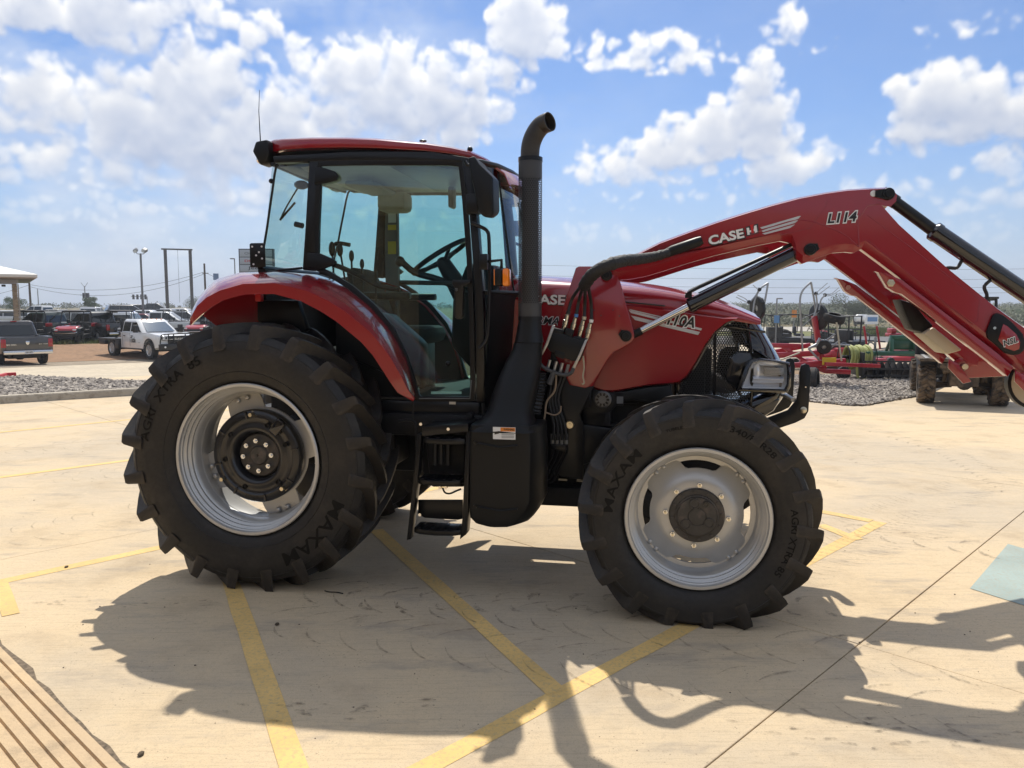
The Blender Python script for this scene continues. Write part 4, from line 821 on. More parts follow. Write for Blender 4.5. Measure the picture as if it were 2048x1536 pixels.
# windscreen bows forward between the front pillars
WT=L(942,322,-.66); WB=L(968,585,-.66)
xs=[(-.66,0),(-.61,.05),(-.47,.12),(-.24,.165),(0,.18),(.24,.165),(.47,.12),(.61,.05),(.66,0)]
m=M(); rows=[]
for k in range(5):
    t=k/4; z=WT.z+(WB.z-WT.z)*t; x=WT.x+(WB.x-WT.x)*t
    rows.append([(x+dx*(1+.25*t),y,z) for y,dx in xs])
m.loft(rows,False,False); tp('windscreen',m,gCAB,0,80)
for row,r in((rows[0],.018),(rows[-1],.014)):
    m=M(); m.tube(row,r,8); tp('windscreen_frame',m,mBLK)
m=M(); m.tube([rows[k][2] for k in range(5)],.006,6); tp('windscreen_trim',m,mBLK); m=M(); m.tube([rows[k][6] for k in range(5)],.006,6); tp('windscreen_trim',m,mBLK)
m=M(); b=rows[-1][3]; m.tube([b,(b[0]-.03,b[1]+.05,b[2]+.28),(b[0]-.07,b[1]+.1,b[2]+.55)],.007,6); m.tube([(b[0]-.01,b[1]+.1,b[2]+.12),(b[0]-.07,b[1]+.12,b[2]+.6)],.006,5); tp('wiper',m,mBLK)
# firewall and lower cab body
m=M(); m.loft([[(WB.x+.03+dx*.9,y,WB.z-.01) for y,dx in xs],[(WB.x+.02+dx*.8,y,WB.z-.35) for y,dx in xs],[(WB.x-.02+dx*.6,y,1.10) for y,dx in xs]],False,False); tp('firewall',m,mBLK,0,60)
m=M(); m.box((.45,-.65,1.02),(1.36,.65,1.135)); m.box((.05,-.60,1.28),(.50,.60,1.42)); tp('cab_floor',m,mBLK,.02)
m=M(); m.box((.48,-.64,1.138),(1.36,.64,1.15)); tp('floor_mat',m,mFLO,.004)
# roof
rf=px2('533,281 545,276 562,274.5 620,272 690,272 750,274 850,283 900,291 940,300 970,314 985,326')
rl=px2('533,307 546,303 562,299 620,295 690,294 750,295 850,301 900,307 940,315 970,326 985,334')
hw=[.52,.555,.595,.625,.635,.635,.635,.625,.605,.565,.50]
rings=[]
for (a,b),(c,d),w_ in zip(rf,rl,hw):
    p=L(a,b,-w_); q=L(c,d,-w_); zt,zb=p.z,q.z; x=(p.x+q.x)/2
    half=[(-w_+.04,zb-.005),(-w_+.004,zb),(-w_,zb+.012),(-w_+.004,zb+.72*(zt-zb)),(-w_+.014,zt-.010),(-w_+.040,zt),(-w_*.45,zt+.014),(0,zt+.018)]
    rings.append([(x,y,z) for y,z in half]+[(x,-y,z) for y,z in reversed(half[:-1])])
last=rings[-1]; rings.append([(x+.10*(1-(y/.7)**2)+.02,y*.97,z-.05) for x,y,z in last]); rings.append([(x+.16*(1-(y/.7)**2)+.02,y*.95,z-.12) for x,y,z in last])
m=M(); m.loft(rings,False,False); m.add(rings[0],[tuple(range(len(rings[0])))]); rfo=tp('cab_roof',m,mRED,0,34)
under=[[(r[0][0],-w_+.03,r[0][2]-.004),(r[0][0],-w_+.06,r[0][2]-.075),(r[0][0],-.52,r[0][2]-.085),(r[0][0],.52,r[0][2]-.085),(r[0][0],w_-.06,r[0][2]-.075),(r[0][0],w_-.03,r[0][2]-.004)] for r,w_ in zip(rings[1:11],hw[1:])]
m=M(); m.loft(under,False,False); tp('roof_lining',m,mPLA,0,40)
zc=L(760,328,YC).z
m=M(); m.loft([[(.20,-.58,zc+.01),(.20,-.52,zc-.0),(.2,0,zc-.01),(.20,.52,zc-.0),(.2,.58,zc+.01)],[(.55,-.64,zc+.02),(.55,-.56,zc+.01),(.55,0,zc+.01),(.55,.56,zc+.01),(.55,.64,zc+.02)],[(1.30,-.62,zc-.0),(1.30,-.54,zc-.0),(1.30,0,zc-.0),(1.30,.54,zc-.0),(1.3,.62,zc-.0)]],False,False); tp('headliner',m,mLIN,0,60)
rcx=L(790,380,.5).x; m=M(); m.box((rcx-.11,.38,zc-.15),(rcx+.12,.58,zc-.0)); tp('roof_console',m,mLIN,.04)
m=M(); m.box((.35,-.25,zc-.06),(.55,.25,zc-.02)); tp('roof_vent',m,mGRY,.02)
m=M(); c=L(905,400,.2); m.box((c.x-.02,.14,c.z-.06),(c.x+.02,.24,c.z+.09)); tp('sun_visor',m,mPLA,.015)
# far-side inner post with decals
m=M(); a=L(771,400,.64); b=L(800,560,.64); m.box((a.x,.60,1.35),(b.x,.65,zc)); tp('inner_post',m,mGRY,.01)
for (y0,y1,mt_) in((398,445,mWHT),(450,478,mGRY),(450,460,mYEL),(483,508,mYEL)):
    q0=L(776,y0,.595); q1=L(792,y1,.595); m=M(); m.box((q0.x,.592-.002*(mt_ is mYEL),q1.z),(q1.x,.597,q0.z)); tp('warning_label',m,mt_)
m=M(); q=L(772,520,.6); m.tube([(q.x-.08,.60,q.z+.10),(q.x-.05,.6,q.z+.10),(q.x-.06,.6,q.z)],.012,6); tp('far_handle',m,mBLK)
# seat
m=M(); m.box((.42,-.25,1.46),(.92,.25,1.58)); st_=tp('seat',m,mFAB,.05)
m=M(); m.loft([[(.44,-.24,1.56),(.44,.24,1.56),(.56,.24,1.56),(.56,-.24,1.56)],[(.37,-.26,1.78),(.37,.26,1.78),(.49,.24,1.78),(.49,-.24,1.78)],[(.31,-.20,1.98),(.31,.20,1.98),(.41,.18,1.98),(.41,-.18,1.98)]]); part('backrest',m,mFAB,st_,.045)
for s in(-1,1):
    m=M(); m.box((.44,s*.31-.035,1.76),(.82,s*.31+.035,1.81)); m.box((.46,s*.31-.02,1.5),(.52,s*.31+.02,1.78)); part('armrest',m,mPLA,st_,.015)
m=M(); m.box((.5,-.18,1.15),(.85,.18,1.47)); part('suspension',m,mPLA,st_,.02)
# side console with levers (near side)
m=M(); m.loft([[(.42,-.64,1.42),(.42,-.34,1.42),(.42,-.34,1.72),(.42,-.62,1.72)],[(.75,-.66,1.3),(.75,-.36,1.3),(.75,-.36,1.66),(.75,-.64,1.66)],[(.98,-.62,1.2),(.98,-.40,1.2),(.98,-.42,1.48),(.98,-.60,1.48)]]); tp('side_console',m,mPLA,.03)
for (a,b,c,d,r) in((705,600,703,512,.017),(726,600,724,528,.015),(690,560,680,500,.02),(752,620,752,548,.013),(668,560,664,498,.022)):
    p=L(a,b,-.5); q=L(c,d,-.5); m=M(); m.tube([p,p+(q-p)*.55,q],[.007,.007,.007],6); m.ball(tuple(q),(r,r,r*2.2)); tp('control_lever',m,mBLK)
m=M(); m.tube(sm(PV(-.45,'662,505 672,487 700,490')),.013,8); tp('grab_handle',m,mBLK)
m=M(); m.tube(PV(-.62,'590,448 606,452'),.017,8); tp('window_latch',m,mBLK)
m=M(); m.tube(sm(PV(-.3,'800,520 830,545 880,560 945,590')),.022,8); m.ball(tuple(L(800,523,-.3)),.035); tp('shuttle_lever',m,mBLK)
# steering wheel and column
c=L(880,514,0); N3=Vector((-.52,-.06,.85)).normalized(); A3=N3.orthogonal().normalized(); B3=N3.cross(A3)
rimp=[c+(A3*math.cos(2*PI*k/32)+B3*math.sin(2*PI*k/32))*.215 for k in range(33)]
m=M(); m.tube(rimp,.017,10,False); sw_=tp('steering_wheel',m,mPLA)
m=M()
for k in(0,1,2):
    a=2*PI*k/3+.5; m.tube([c-N3*.05,c+(A3*math.cos(a)+B3*math.sin(a))*.2],.013,8)
m.ball(tuple(c-N3*.045),(.05,.05,.04)); part('spoke',m,mPLA,sw_)
m=M(); m.tube([c-N3*.05,c-N3*.25+Vector((.06,0,-.1)),(1.28,0,1.35)],[.05,.08,.12],12); tp('steering_column',m,mPLA)
m=M(); d0=L(905,545,-.1); m.loft([[(1.06,-.20,1.45),(1.06,.20,1.45),(1.3,.26,1.2),(1.3,-.26,1.2)],[(1.08,-.22,1.75),(1.08,.22,1.75),(1.42,.30,1.75),(1.42,-.30,1.75)],[(1.17,-.20,2.0),(1.17,.20,2.0),(1.40,.24,1.98),(1.40,-.24,1.98)]]); tp('dashboard',m,mPLA,.03)
# door hardware
m=M(); m.tube(PV(YC+.03,'800,565 945,567'),.014,8); tp('door_bar',m,mBLK)
m=M(); m.prism(PP(YC-.012,'906,560 942,560 942,566 928,572 926,634 922,638 914,638 910,632 910,574 905,568'),YC-.03,YC+.01); dh=tp('door_handle',m,mBLK,.005)
c=L(913,579,YC-.032); m=M(); m.lathe([(.0005,-.004),(.010,-.004),(.011,.004)],tuple(c),n=12); part('lock',m,mCHR,dh)
m=M(); c=L(896,727,YC+.0); m.ball(tuple(c),.016); tp('door_stop',m,mBLK)
m=M(); q=PV(YC+.02,'862,783 923,783 923,788 862,788'); m.add(q,[(0,1,2,3)]); tp('sill_label',m,mWHT)
m=M(); m.tube(sm(PV(YC+.03,'640,545 690,565 740,612 790,660')),.010,6); tp('gas_strut',m,mBLK)
m=M(); m.tube(sm(PV(YC+.03,'640,520 680,534 720,552 756,572 800,580')),.016,8) ; tp('door_inner_rail',m,mPLA)
# grab rail, mirror, indicator
m=M(); m.tube(sm(PV(YC-.06,'944,446 962,454 974,462 978,480 979,560 978,640 974,676 966,690 958,697'),4),.011,8); tp('grab_rail',m,mBLK)
m=M(); m.tube(sm([(x,-y_,z) for x,y_,z in PV(YC-.06,'944,446 962,454 974,462 978,480 979,560 978,640 974,676 966,690 958,697')],4),.011,8); tp('grab_rail',m,mBLK)
def mirror_part():
    A=PP(-.81,'938,318 952,314 962,330 988,355 990,425 986,436 968,434 960,424 944,350'); m=M(); n=len(A)
    cx=sum(p[0] for p in A)/n; cz=sum(p[1] for p in A)/n
    m.loft([[(x,-.85,z) for x,z in A],[(x,-.78,z) for x,z in A],[(cx+(x-cx)*.8+.03,-.73,cz+(z-cz)*.85) for x,z in A]]); return m
both('mirror',mirror_part(),mPLA,.012)
m=M(); m.tube(sm(PV(-.78,'945,330 935,330 930,322')),.01,8); both('mirror_stay',m,mBLK); m=M(); m.box(tuple(L(940,414,-.73)-Vector((.02,.02,.04))),tuple(L(952,402,-.73)+Vector((.02,.05,.04)))); tp('mirror_arm',m,mBLK,.004); tp('mirror_arm',m.mirror(),mBLK,.004)
m=M(); p=L(970,524,-.74); m.box((p.x-.025,-.775,p.z-.045),(p.x+.02,-.72,p.z+.045)); q=L(1003,520,-.77); m.tube([(p.x,-.75,p.z),(q.x,-.77,q.z),(q.x,-.77,q.z-.05)],.010,8); tp('indicator_bracket',m,mBLK,.004)
c=L(1006,555,-.78); m=M(); m.box((c.x-.042,-.83,c.z-.05),(c.x+.002,-.73,c.z+.05)); ind=tp('indicator',m,mPLA,.012)
m=M(); m.box((c.x+.003,-.83,c.z-.052),(c.x+.042,-.73,c.z+.052)); part('amber_lens',m,mORG,ind,.014)
m=M(); m.box((c.x-.046,-.825,c.z-.046),(c.x-.040,-.735,c.z+.046)); part('amber_lens',m,mORG,ind,.003)
m=M(); c=L(1028,395,.62); m.box((c.x-.05,.55,c.z-.06),(c.x+.05,.72,c.z+.05)); wl=tp('work_light',m,mPLA,.02); m=M(); m.lathe([(.0005,.052),(.045,.05)],(c.x,.635,c.z),n=16,axis='x'); part('lens',m,mCHR,wl)
m=M(); m.box((c.x-.13,.45,c.z+.06),(c.x+.06,.76,c.z+.09)); tp('light_bracket',m,mRED,.01)
for (s,y) in((-1,-.55),(1,.55)):
    c=L(537,306,-.55); m=M(); m.loft([[(c.x-.05,y-.07,c.z+.06),(c.x-.05,y+.07,c.z+.06),(c.x+.03,y+.07,c.z+.07),(c.x+.03,y-.07,c.z+.07)],[(c.x-.075,y-.07,c.z+.0),(c.x-.075,y+.07,c.z+.0),(c.x+.04,y+.07,c.z-.02),(c.x+.04,y-.07,c.z-.02)],[(c.x-.03,y-.06,c.z-.085),(c.x-.03,y+.06,c.z-.085),(c.x+.015,y+.06,c.z-.07),(c.x+.015,y-.06,c.z-.07)]]); wl=tp('rear_work_light',m,mPLA,.012)
    m=M(); m.ball((c.x-.055,y,c.z-.045),(.018,.05,.025)); part('lens',m,mCHR,wl)
m=M(); a=L(521,285,-.4); m.tube([a,a+Vector((-.005,0,.2)),L(519,180,-.4)],[.004,.0025,.0015],5); tp('aerial',m,mBLK)
m=M(); c=L(940,299,-.5); m.ball(tuple(c),.018); c=L(846,282,-.4); m.ball((c.x,c.y,c.z),(.025,.025,.008)); tp('roof_fastener',m,mBLK)
m=M(); c=L(517,511,-.62); m.prism([(c.x-.055,c.z-.075),(c.x+.05,c.z-.075),(c.x+.05,c.z+.07),(c.x+.04,c.z+.078),(c.x-.045,c.z+.078),(c.x-.055,c.z+.07)],-.63,-.622); sbk=tp('sign_bracket',m,mBLK,.003)
for dx,dz in((-.035,.055),(.03,.055),(-.03,-.055),(.01,.02),(.03,-.02),(-.01,.0)):
    k=M(); k.lathe([(.0005,-.002),(.006,-.002),(.006,.002)],(c.x+dx,-.632,c.z+dz),n=8); part('bracket_hole',k,mWHT,sbk)
m=M(); m.tube(sm(PV(-.3,'560,440 575,410 598,372')),.006,5); m.tube(PV(-.3,'560,440 590,405'),.008,5); m.ball(tuple(L(603,370,-.3)),(.05,.05,.03)); tp('rear_wiper',m,mBLK)
# ---------------------------------------------------------------- exhaust stack and shroud
YE=-.68; eb=L(1060,640,YE); et=L(1060,318,YE)
st=obj('exhaust_stack',M().lathe([(.069,0),(.069,et.z-eb.z)],n=40).mesh('exhaust_stack'),mEXH,TR); st.location=(eb.x,YE,eb.z)
m=M(); m.lathe([(.05,-.05),(.05,et.z-eb.z+.02)],(eb.x,YE,eb.z),n=24,axis='z'); tp('muffler_core',m,mBDC)
st.data=M().lathe([(.069,0),(.069,et.z-eb.z)],n=48,axis='z').mesh('exhaust_stack'); st.data.materials.append(mEXH)
for z in(eb.z+.01,et.z-.005):
    m=M(); m.lathe([(.067,-.012),(.0715,-.012),(.0715,.012),(.067,.012)],(eb.x,YE,z),n=40,axis='z'); tp('stack_collar',m,mBLK)
pth=sm([(et.x,YE,et.z-.05),(et.x+.002,YE,et.z+.06),L(1068,272,YE),L(1082,252,YE),L(1100,243,YE-.03)],5)
m=M(); m.tube(pth,.055,24,False); 
mEXP=mat('weathered_steel_pipe',(.040,.034,.028),.5,metal=.3,var=.3,vs=9); o=tp('exhaust_outlet',m,mEXP); sd_=o.modifiers.new('wall','SOLIDIFY'); sd_.thickness=.006
m=M(); m.lathe([(.0005,0),(.049,0)],n=20,axis='z'); k=Vector(pth[-1])-Vector(pth[-3]); mx=Matrix.Translation(Vector(pth[-1])-k.normalized()*.05)@k.to_track_quat('Z','Y').to_matrix().to_4x4(); m.xf(mx); tp('outlet_interior',m,mBDC)
def oval(cx,cy,cz,rx,ry,n=28,p=2.6):
    out=[]
    for k in range(n):
        a=2*PI*k/n; c_,s_=math.cos(a),math.sin(a); out.append((cx+rx*abs(c_)**(2/p)*(1 if c_>=0 else -1),cy+ry*abs(s_)**(2/p)*(1 if s_>=0 else -1),cz))
    return out
def sect(pl,pr,y,ry,p=2.4):
    a=L(*pl,y); b=L(*pr,y); return oval((a.x+b.x)/2,y,(a.z+b.z)/2,(b.x-a.x)/2,ry,p=p)
m=M(); m.loft([sect((1038,640),(1082,640),YE,.071,2),sect((1035,655),(1083,655),YE,.074,2),sect((1030,684),(1087,684),YE,.085,2.2)],True,False); tp('stack_cone',m,mBLK,0,50)
rings=[sect((1029,685),(1085,685),YE,.086,2.2),sect((1026,697),(1084,697),YE,.09,2.3),sect((1014,720),(1083,720),YE-.01,.10),sect((998,755),(1079,755),YE-.03,.115),sect((985,790),(1072,790),YE-.05,.13),sect((976,820),(1066,822),YE-.06,.14),sect((966,834),(1068,840),YE-.075,.155,3),sect((948,846),(1074,850),YE-.08,.165,4),sect((940,858),(1078,856),YE-.08,.17,5)]
m=M(); m.loft(rings,True,False); tp('exhaust_shroud',m,mPLA,0,60)
YB=-.76
def bsect(pl,pr,ch=.09):
    a=L(*pl,YB-.14); b=L(*pr,YB-.14); z=(a.z+b.z)/2; y0,y1=YB-.155,YB+.13
    return [(a.x,y0+.012,z),(a.x+.02,y0,z),(b.x-ch-.05,y0-.004,z),(b.x-ch*.7,y0+.012,z),(b.x-.02,y0+.08,z),(b.x,y0+.12,z),(b.x,y1,z),(a.x,y1,z)]
rings=[bsect((941,852),(1080,848)),bsect((940,860),(1081,858)),bsect((940,888),(1082,886)),bsect((939,892),(1083,890),.092),bsect((939,1018),(1083,985),.10),bsect((939,1030),(1074,1012),.10),bsect((940,1040),(1062,1034),.10),bsect((952,1049),(1050,1049),.09),bsect((975,1054),(1030,1054),.07)]
m=M(); m.loft(rings); bx=tp('exhaust_box',m,mPLA,.006,50)
yb=YB-.164
for yy in(895,1022):
    m=M(); m.tube(PV(yb+.001,'957,%d 1000,%d 1035,%d'%(yy-8,yy,yy-4)),.006,6); part('moulded_rib',m,mPLA,bx)
    c=L(950,yy-9,yb); m=M(); m.lathe([(.0005,-.004),(.010,-.004),(.012,.006)],tuple(c),n=12); part('screw',m,mBLK,bx)
m=M(); q0=L(986,878,yb-.002); q1=L(1031,855,yb-.002); m.box((q0.x,yb-.004,q0.z),(q1.x,yb-.002,q1.z)); part('warning_sticker',m,mWHT,bx)
q2=L(1001,861,yb-.004); m=M(); m.box((q2.x,yb-.0052,q2.z-.004),(q1.x-.002,yb-.0042,q1.z-.002)); part('sticker_band',m,mORD,bx)
decal('sticker_text','WARNING',1018,859,22,4.5,yb-.005,mBDC,0,.02,0,0,bx)
for k in range(4):
    q=PV(yb-.0058,'1003,%.1f 1028,%.1f 1028,%.1f 1003,%.1f'%(866+3*k,866+3*k,867+3*k,867+3*k)); m=M(); m.add(q,[(0,1,2,3)]); part('sticker_line',m,mGRY,bx)
q=PV(yb-.0058,'989,864 998,862 998,867 989,869'); m=M(); m.add(q,[(0,1,2,3)]); part('sticker_mark',m,mBDC,bx)
m=M()
hs=[L(a,b,-.62) for a,b in px2('1079,745 1078,770 1074,795 1068,825')]; pts=sm(hs,9); m.tube(pts,[.045 if i%2 else .037 for i in range(len(pts))],14); tp('corrugated_hose',m,mHOS,0,20)
# ---------------------------------------------------------------- steps
YSP=-.90
def step(y,xa,xb,name='step'):
    a=L(xa,y,YSP); b=L(xb,y,YSP); m=M(); fr_=[(a.x,YSP,a.z),(a.x+.04,YSP-.028,a.z),((a.x+b.x)/2,YSP-.042,a.z),(b.x-.04,YSP-.028,a.z),(b.x,YSP,a.z)]
    m.loft([[(x,yy,a.z-.016) for x,yy,z in fr_]+[(b.x,YSP+.13,a.z-.016),(a.x,YSP+.13,a.z-.016)],[(x,yy,a.z+.016) for x,yy,z in fr_]+[(b.x,YSP+.13,a.z+.016),(a.x,YSP+.13,a.z+.016)]])
    o=tp('step',m,mBLK,.004)
    for k in range(4):
        x=a.x+(b.x-a.x)*(k+.5)/4; t=M(); t.box((x-.012,YSP-.02,a.z+.016),(x+.012,YSP+.11,a.z+.022)); part('tread_cleat',t,mBLK,o,.002)
step(1060,828,922); step(962,836,920); step(880,846,930)
m=M(); m.prism(PP(YSP+.06,'816,1078 824,1076 838,960 846,868 838,866 829,960'),YSP+.03,YSP+.10); m2=M(); m2.prism(PP(YSP-.03,'917,1082 930,1072 933,1040 938,860 930,862 922,1040'),YSP-.0,YSP+.09); tp('step_rail',m,mBLK,.004); tp('step_rail',m2,mBLK,.004)
m=M(); m.prism(PP(YSP+.1,'836,1000 925,1000 925,1038 915,1040 850,1036 836,1030'),YSP+.10,YSP+.115); tp('step_back_plate',m,mBLK,.003)
m=M(); m.prism(PP(YSP,'846,852 938,846 938,862 846,872'),YSP-.02,YSP+.25); tp('top_step_plate',m,mBLK,.004)
m=M(); m.prism(PP(-.7,'850,880 930,880 930,975 860,975'),-.70,-.45); tp('battery_box',m,mENG,.02)
m=M()
for (a,b) in((870,890),(882,888),(896,890)): m.tube(PV(-.74,'%d,%d %d,%d'%(a,b-14,a,b+40)),.014,8)
tp('filter_hose',m,mHOS)
m=M(); m.tube(sm(PV(-.8,'885,975 890,985 900,987 912,982 922,978')),.006,6); tp('brake_line',m,mBLK)
for (u,v,y) in((840,1029,YSP),(897,858,YSP-.03),(939,832,-.7),(842,848,-.85),(880,975,-.86),(892,975,-.86)):
    c=L(u,v,y); m=M(); m.lathe([(.0005,-.008),(.010,-.008),(.010,.004)],tuple(c),n=6); tp('bolt_head',m,mCHR)
m=M(); m.tube(sm(PV(-.84,'797,842 818,840 830,846 833,870 833,900')),.009,8); m.tube(PV(-.84,'826,843 826,790'),.006,6); tp('steel_pipe',m,mENG)
m=M(); m.box((.70,-.70,.92),(1.40,-.5,1.06)); m.box((.55,-.6,.7),(.8,-.3,1.1)); tp('cab_mount',m,mENG,.02)
m=M(); m.tube(PV(-.72,'967,806 967,842'),.012,8); c=L(940,832,-.72); m.lathe([(.0005,-.03),(.022,-.03),(.022,.03)],tuple(c),n=14); tp('cab_mount_bolt',m,mENG)
m=M(); c=L(905,806,YC); m.box((c.x-.02,YC-.004,c.z-.008),(c.x+.02,YC,c.z+.008)); tp('serial_plate',m,mALU)
# ---------------------------------------------------------------- loader
YA=-.49
MAST='1152,536 1158,533 1182,533 1200,536 1222,540 1236,553 1250,600 1268,664 1269,676 1262,686 1245,696 1228,704 1218,715 1200,745 1186,772 1170,776 1140,770 1105,700 1112,660 1128,610'
def mast(y0,y1):
    m=M(); P_=PP(YA,MAST); m.prism(P_,y0,y1); return m
both("loader_mast",mast(YA-.015,YA+.005),mRED,.006)
for (a,b) in((1188,620),(1202,631),(1226,620),(1239,632)):
    c=L(a,b,YA-.015); m=M(); m.lathe([(.0005,-.002),(.0045,-.002),(.0045,.002)],tuple(c),n=8); tp('mast_hole',m,mBDC)
both('loader_mast_inner',mast(YA+.10,YA+.115),mRED,.004)
m=M(); m.prism(PP(YA,'1105,695 1150,770 1188,772 1160,830 1168,850 1166,960 1110,950 1085,900 1092,760'),YA-.01,YA+.02); both('loader_subframe',m,mBLK,.006)
m=M(); m.prism(PP(-.40,'1110,850 1168,848 1240,858 1232,905 1165,930 1110,930'),-.42,-.30); both('subframe_rail',m,mBLK,.01)
m=M(); c=L(1140,849,YA-.015); m.lathe([(.0005,-.03),(.011,-.03),(.011,-.02),(.022,-.02),(.026,-.008),(.026,.0)],tuple(c),n=12); tp('subframe_bolt',m,mZNC)
UP='1208,538 1226,528 1246,519 1266,511 1320,484 1382,461 1430,444 1480,428 1540,410 1597,395 1650,385 1694,379 1740,376 1773,375 1784,378 1791,388 1789,400 1778,411 1760,408 1795,447 1845,492 1893,535 1945,577 1991,614 2048,655 2082,684 2090,700'
LOW='2084,772 2066,770 2048,752 1991,704 1900,634 1850,596 1800,556 1760,526 1722,498 1707,506 1690,504 1665,506 1632,517 1604,528 1592,518 1588,500 1582,486 1560,482 1520,490 1480,499 1430,511 1380,525 1330,541 1290,553 1255,559 1236,560 1220,556 1209,549'
def arm(y0,y1):
    A=px2(UP+' '+LOW); n=len(A); nu=len(px2(UP)); m=M()
    out=[L(a,b,YA) for a,b in A]
    low=px2(LOW); ins=[]
    for i,(a,b) in enumerate(A):
        if i<nu: ins.append(L(a,b+4,YA))
        else:
            k=16 if 1<i-nu else 18
            ins.append(L(a+(5 if a>1720 else 0),b-k,YA))
    # outer face raised inside a chamfered lower edge, flat back
    r0=[Vector((p.x,y1,p.z)) for p in out]; r1=[Vector((p.x,y0+.028,p.z)) for p in out]; r2=[Vector((p.x,y0,p.z)) for p in ins]; r4=[Vector((p.x,y1-.028,p.z)) for p in out]
    m.loft([r4,r1,r2],True,False); m.add(r2,[tuple(range(n))]); m.add([Vector((p.x,y1,p.z)) for p in ins],[tuple(range(n-1,-1,-1))]); m.loft([[Vector((p.x,y1-.028,p.z)) for p in out],[Vector((p.x,y1,p.z)) for p in ins]],True,False); return m
ar=arm(YA-.03,YA+.085); a1=tp('loader_arm',ar,mRED,.0025,30); a2=tp('loader_arm',ar.mirror(),mRED,.0025,30)
m=M(); m.prism(PP(YA,'1748,543 1755,546 1772,575 1787,585 1800,588 1994,738 2010,752 2022,734 1990,706 1860,606 1800,560 1770,548'),YA-.034,YA+.03); tp('arm_lower_cover',m,mRED,.004); m=m.mirror(); tp('arm_lower_cover',m,mRED,.004)
for s in(1,-1):
    c=L(1782,566,YA-.036); m=M(); m.lathe([(.0005,-.010),(.016,-.010),(.016,.0),(.022,.001),(.022,.006)],tuple(c),n=6); tp('cover_bolt',m if s>0 else m.mirror(),mZNC)
    if s<0:
        m=M(); m.lathe([(.0005,-.010),(.016,-.010),(.016,.0)],(c.x,.44,c.z),n=6); tp('cover_bolt',m,mZNC)
# raised pressing lines on the arm side
m=M(); m.tube(sm(PV(YA-.0305,'1500,470 1560,448 1600,440 1640,448 1690,470 1718,495'),5),.0025,5); m.tube(PV(YA-.0305,'1718,494 1716,440 1735,412 1760,408'),.0025,5); m.tube(PV(YA-.0305,'1655,400 1652,412 1620,456 1560,470'),.002,5); m.tube(PV(YA-.0305,'1735,430 1960,600 1955,640 1945,650 1735,480'),.002,5); tp('pressed_line',m,mRED)
# pivot bosses
def boss(px,py,r,y,tail=None,name='pivot_boss'):
    c=L(px,py,y); m=M(); m.lathe([(r*1.0,.02),(r,-.012),(r*.93,-.018),(r*.62,-.020),(r*.58,-.026),(r*.2,-.026),(.0005,-.026)],tuple(c),n=28)
    if tail:
        t=L(*tail,y); d=(t-c); n_=Vector((-d.z,0,d.x)).normalized(); q=[(c+n_*r*.95),(t+n_*r*.5),(t-n_*r*.5),(c-n_*r*.95)]; m.prism([(p.x,p.z) for p in q],y-.014,y+.01)
    tp(name,m,mPLA,0,30); return c
boss(1213,550,.034,YA-.032); boss(1620,499,.034,YA-.032,(1636,493)); boss(1776,388,.034,YA-.032,(1750,388)); boss(1252,672,.034,YA-.018,(1240,664))
c=L(1747,387,YA-.031); m=M(); m.lathe([(.0005,-.002),(.016,-.002),(.018,.002)],tuple(c),n=16); tp('arm_hole',m,mWHT)
# lift cylinder
def cyl(p0,p1,p2,yc,rr,rb,nm):
    a=L(*p0,yc); b=L(*p1,yc); c=L(*p2,yc); m=M(); m.tube([a,b],rr,16); tp(nm+'_rod',m,mCHR); d=(c-b).normalized()
    m=M(); m.tube([b-d*.02,b-d*.005,b,c-d*.02,c],[rb*.7,rb*1.0,rb*1.04,rb*1.04,rb*.8],20); o=tp(nm+'_cylinder',m,mGLB,0,30)
    for k in(.05,):
        m=M(); m.tube([b+d*k,b+d*(k+.012)],rb*1.09,20); part('gland',m,mBLK,o)
    return a,b,c,o
for s in(-1,1):
    yc=s*abs(YA+.045)
    def cy2(p0,p1,p2,rr,rb,nm):
        a,b,c=[L(*p,-.485) for p in(p0,p1,p2)]; a,b,c=[Vector((q.x,yc,q.z)) for q in(a,b,c)]; d=(c-b).normalized()
        m=M(); m.tube([a,b],rr,16); tp(nm+'_rod',m,mCHR if nm=='lift' else mBLK); m=M(); m.tube([a-d*.03,a+d*.07],rr*1.12,14); tp(nm+'_rod_eye',m,mBLK)
        m=M(); m.tube([b-d*.012,b,b+d*.03,b+d*.031,c-d*.02,c],[rb*.75,rb*1.08,rb*1.08,rb,rb,rb*.8],22); tp(nm+'_cylinder',m,mGLB,0,30)
        return a,b,c,d
    a,b,c,d=cy2((1262,672),(1380,612),(1606,501),.021,.043,'lift')
    up_=Vector((-d.z,0,d.x))
    m=M(); m.tube([b+d*.02+up_*.05,b+d*.03+up_*.075,b+d*.10+up_*.078,c-d*.03+up_*.06],.012,8); m.box(tuple(b+d*.02+up_*.06-Vector((.02,.02,.015))),tuple(b+d*.02+up_*.06+Vector((.02,.02,.015)))); tp('hydraulic_tube',m,mBLK)
    a,b,c,d=cy2((1776,389),(1872,460),(2110,622),.034,.050,'tilt')
    up_=Vector((-d.z,0,d.x))
    for t,k in((.22,1),(.42,-1)):
        p=b+d*t-up_*.05; m=M(); m.tube(sm([p+up_*.02,p-up_*.04+d*.01*k,p-up_*.07-d*.03*k,p-up_*.11-d*.06*k],4),.010,8); tp('hydraulic_hose',m,mHOS)
# cross tube between the arms, pale box under it, hose cover
c=L(1900,590,-.5); m=M(); m.tube([(c.x,-.46,c.z-.02),(c.x,.46,c.z-.02)],.06,20); tp('arm_cross_tube',m,mRED)
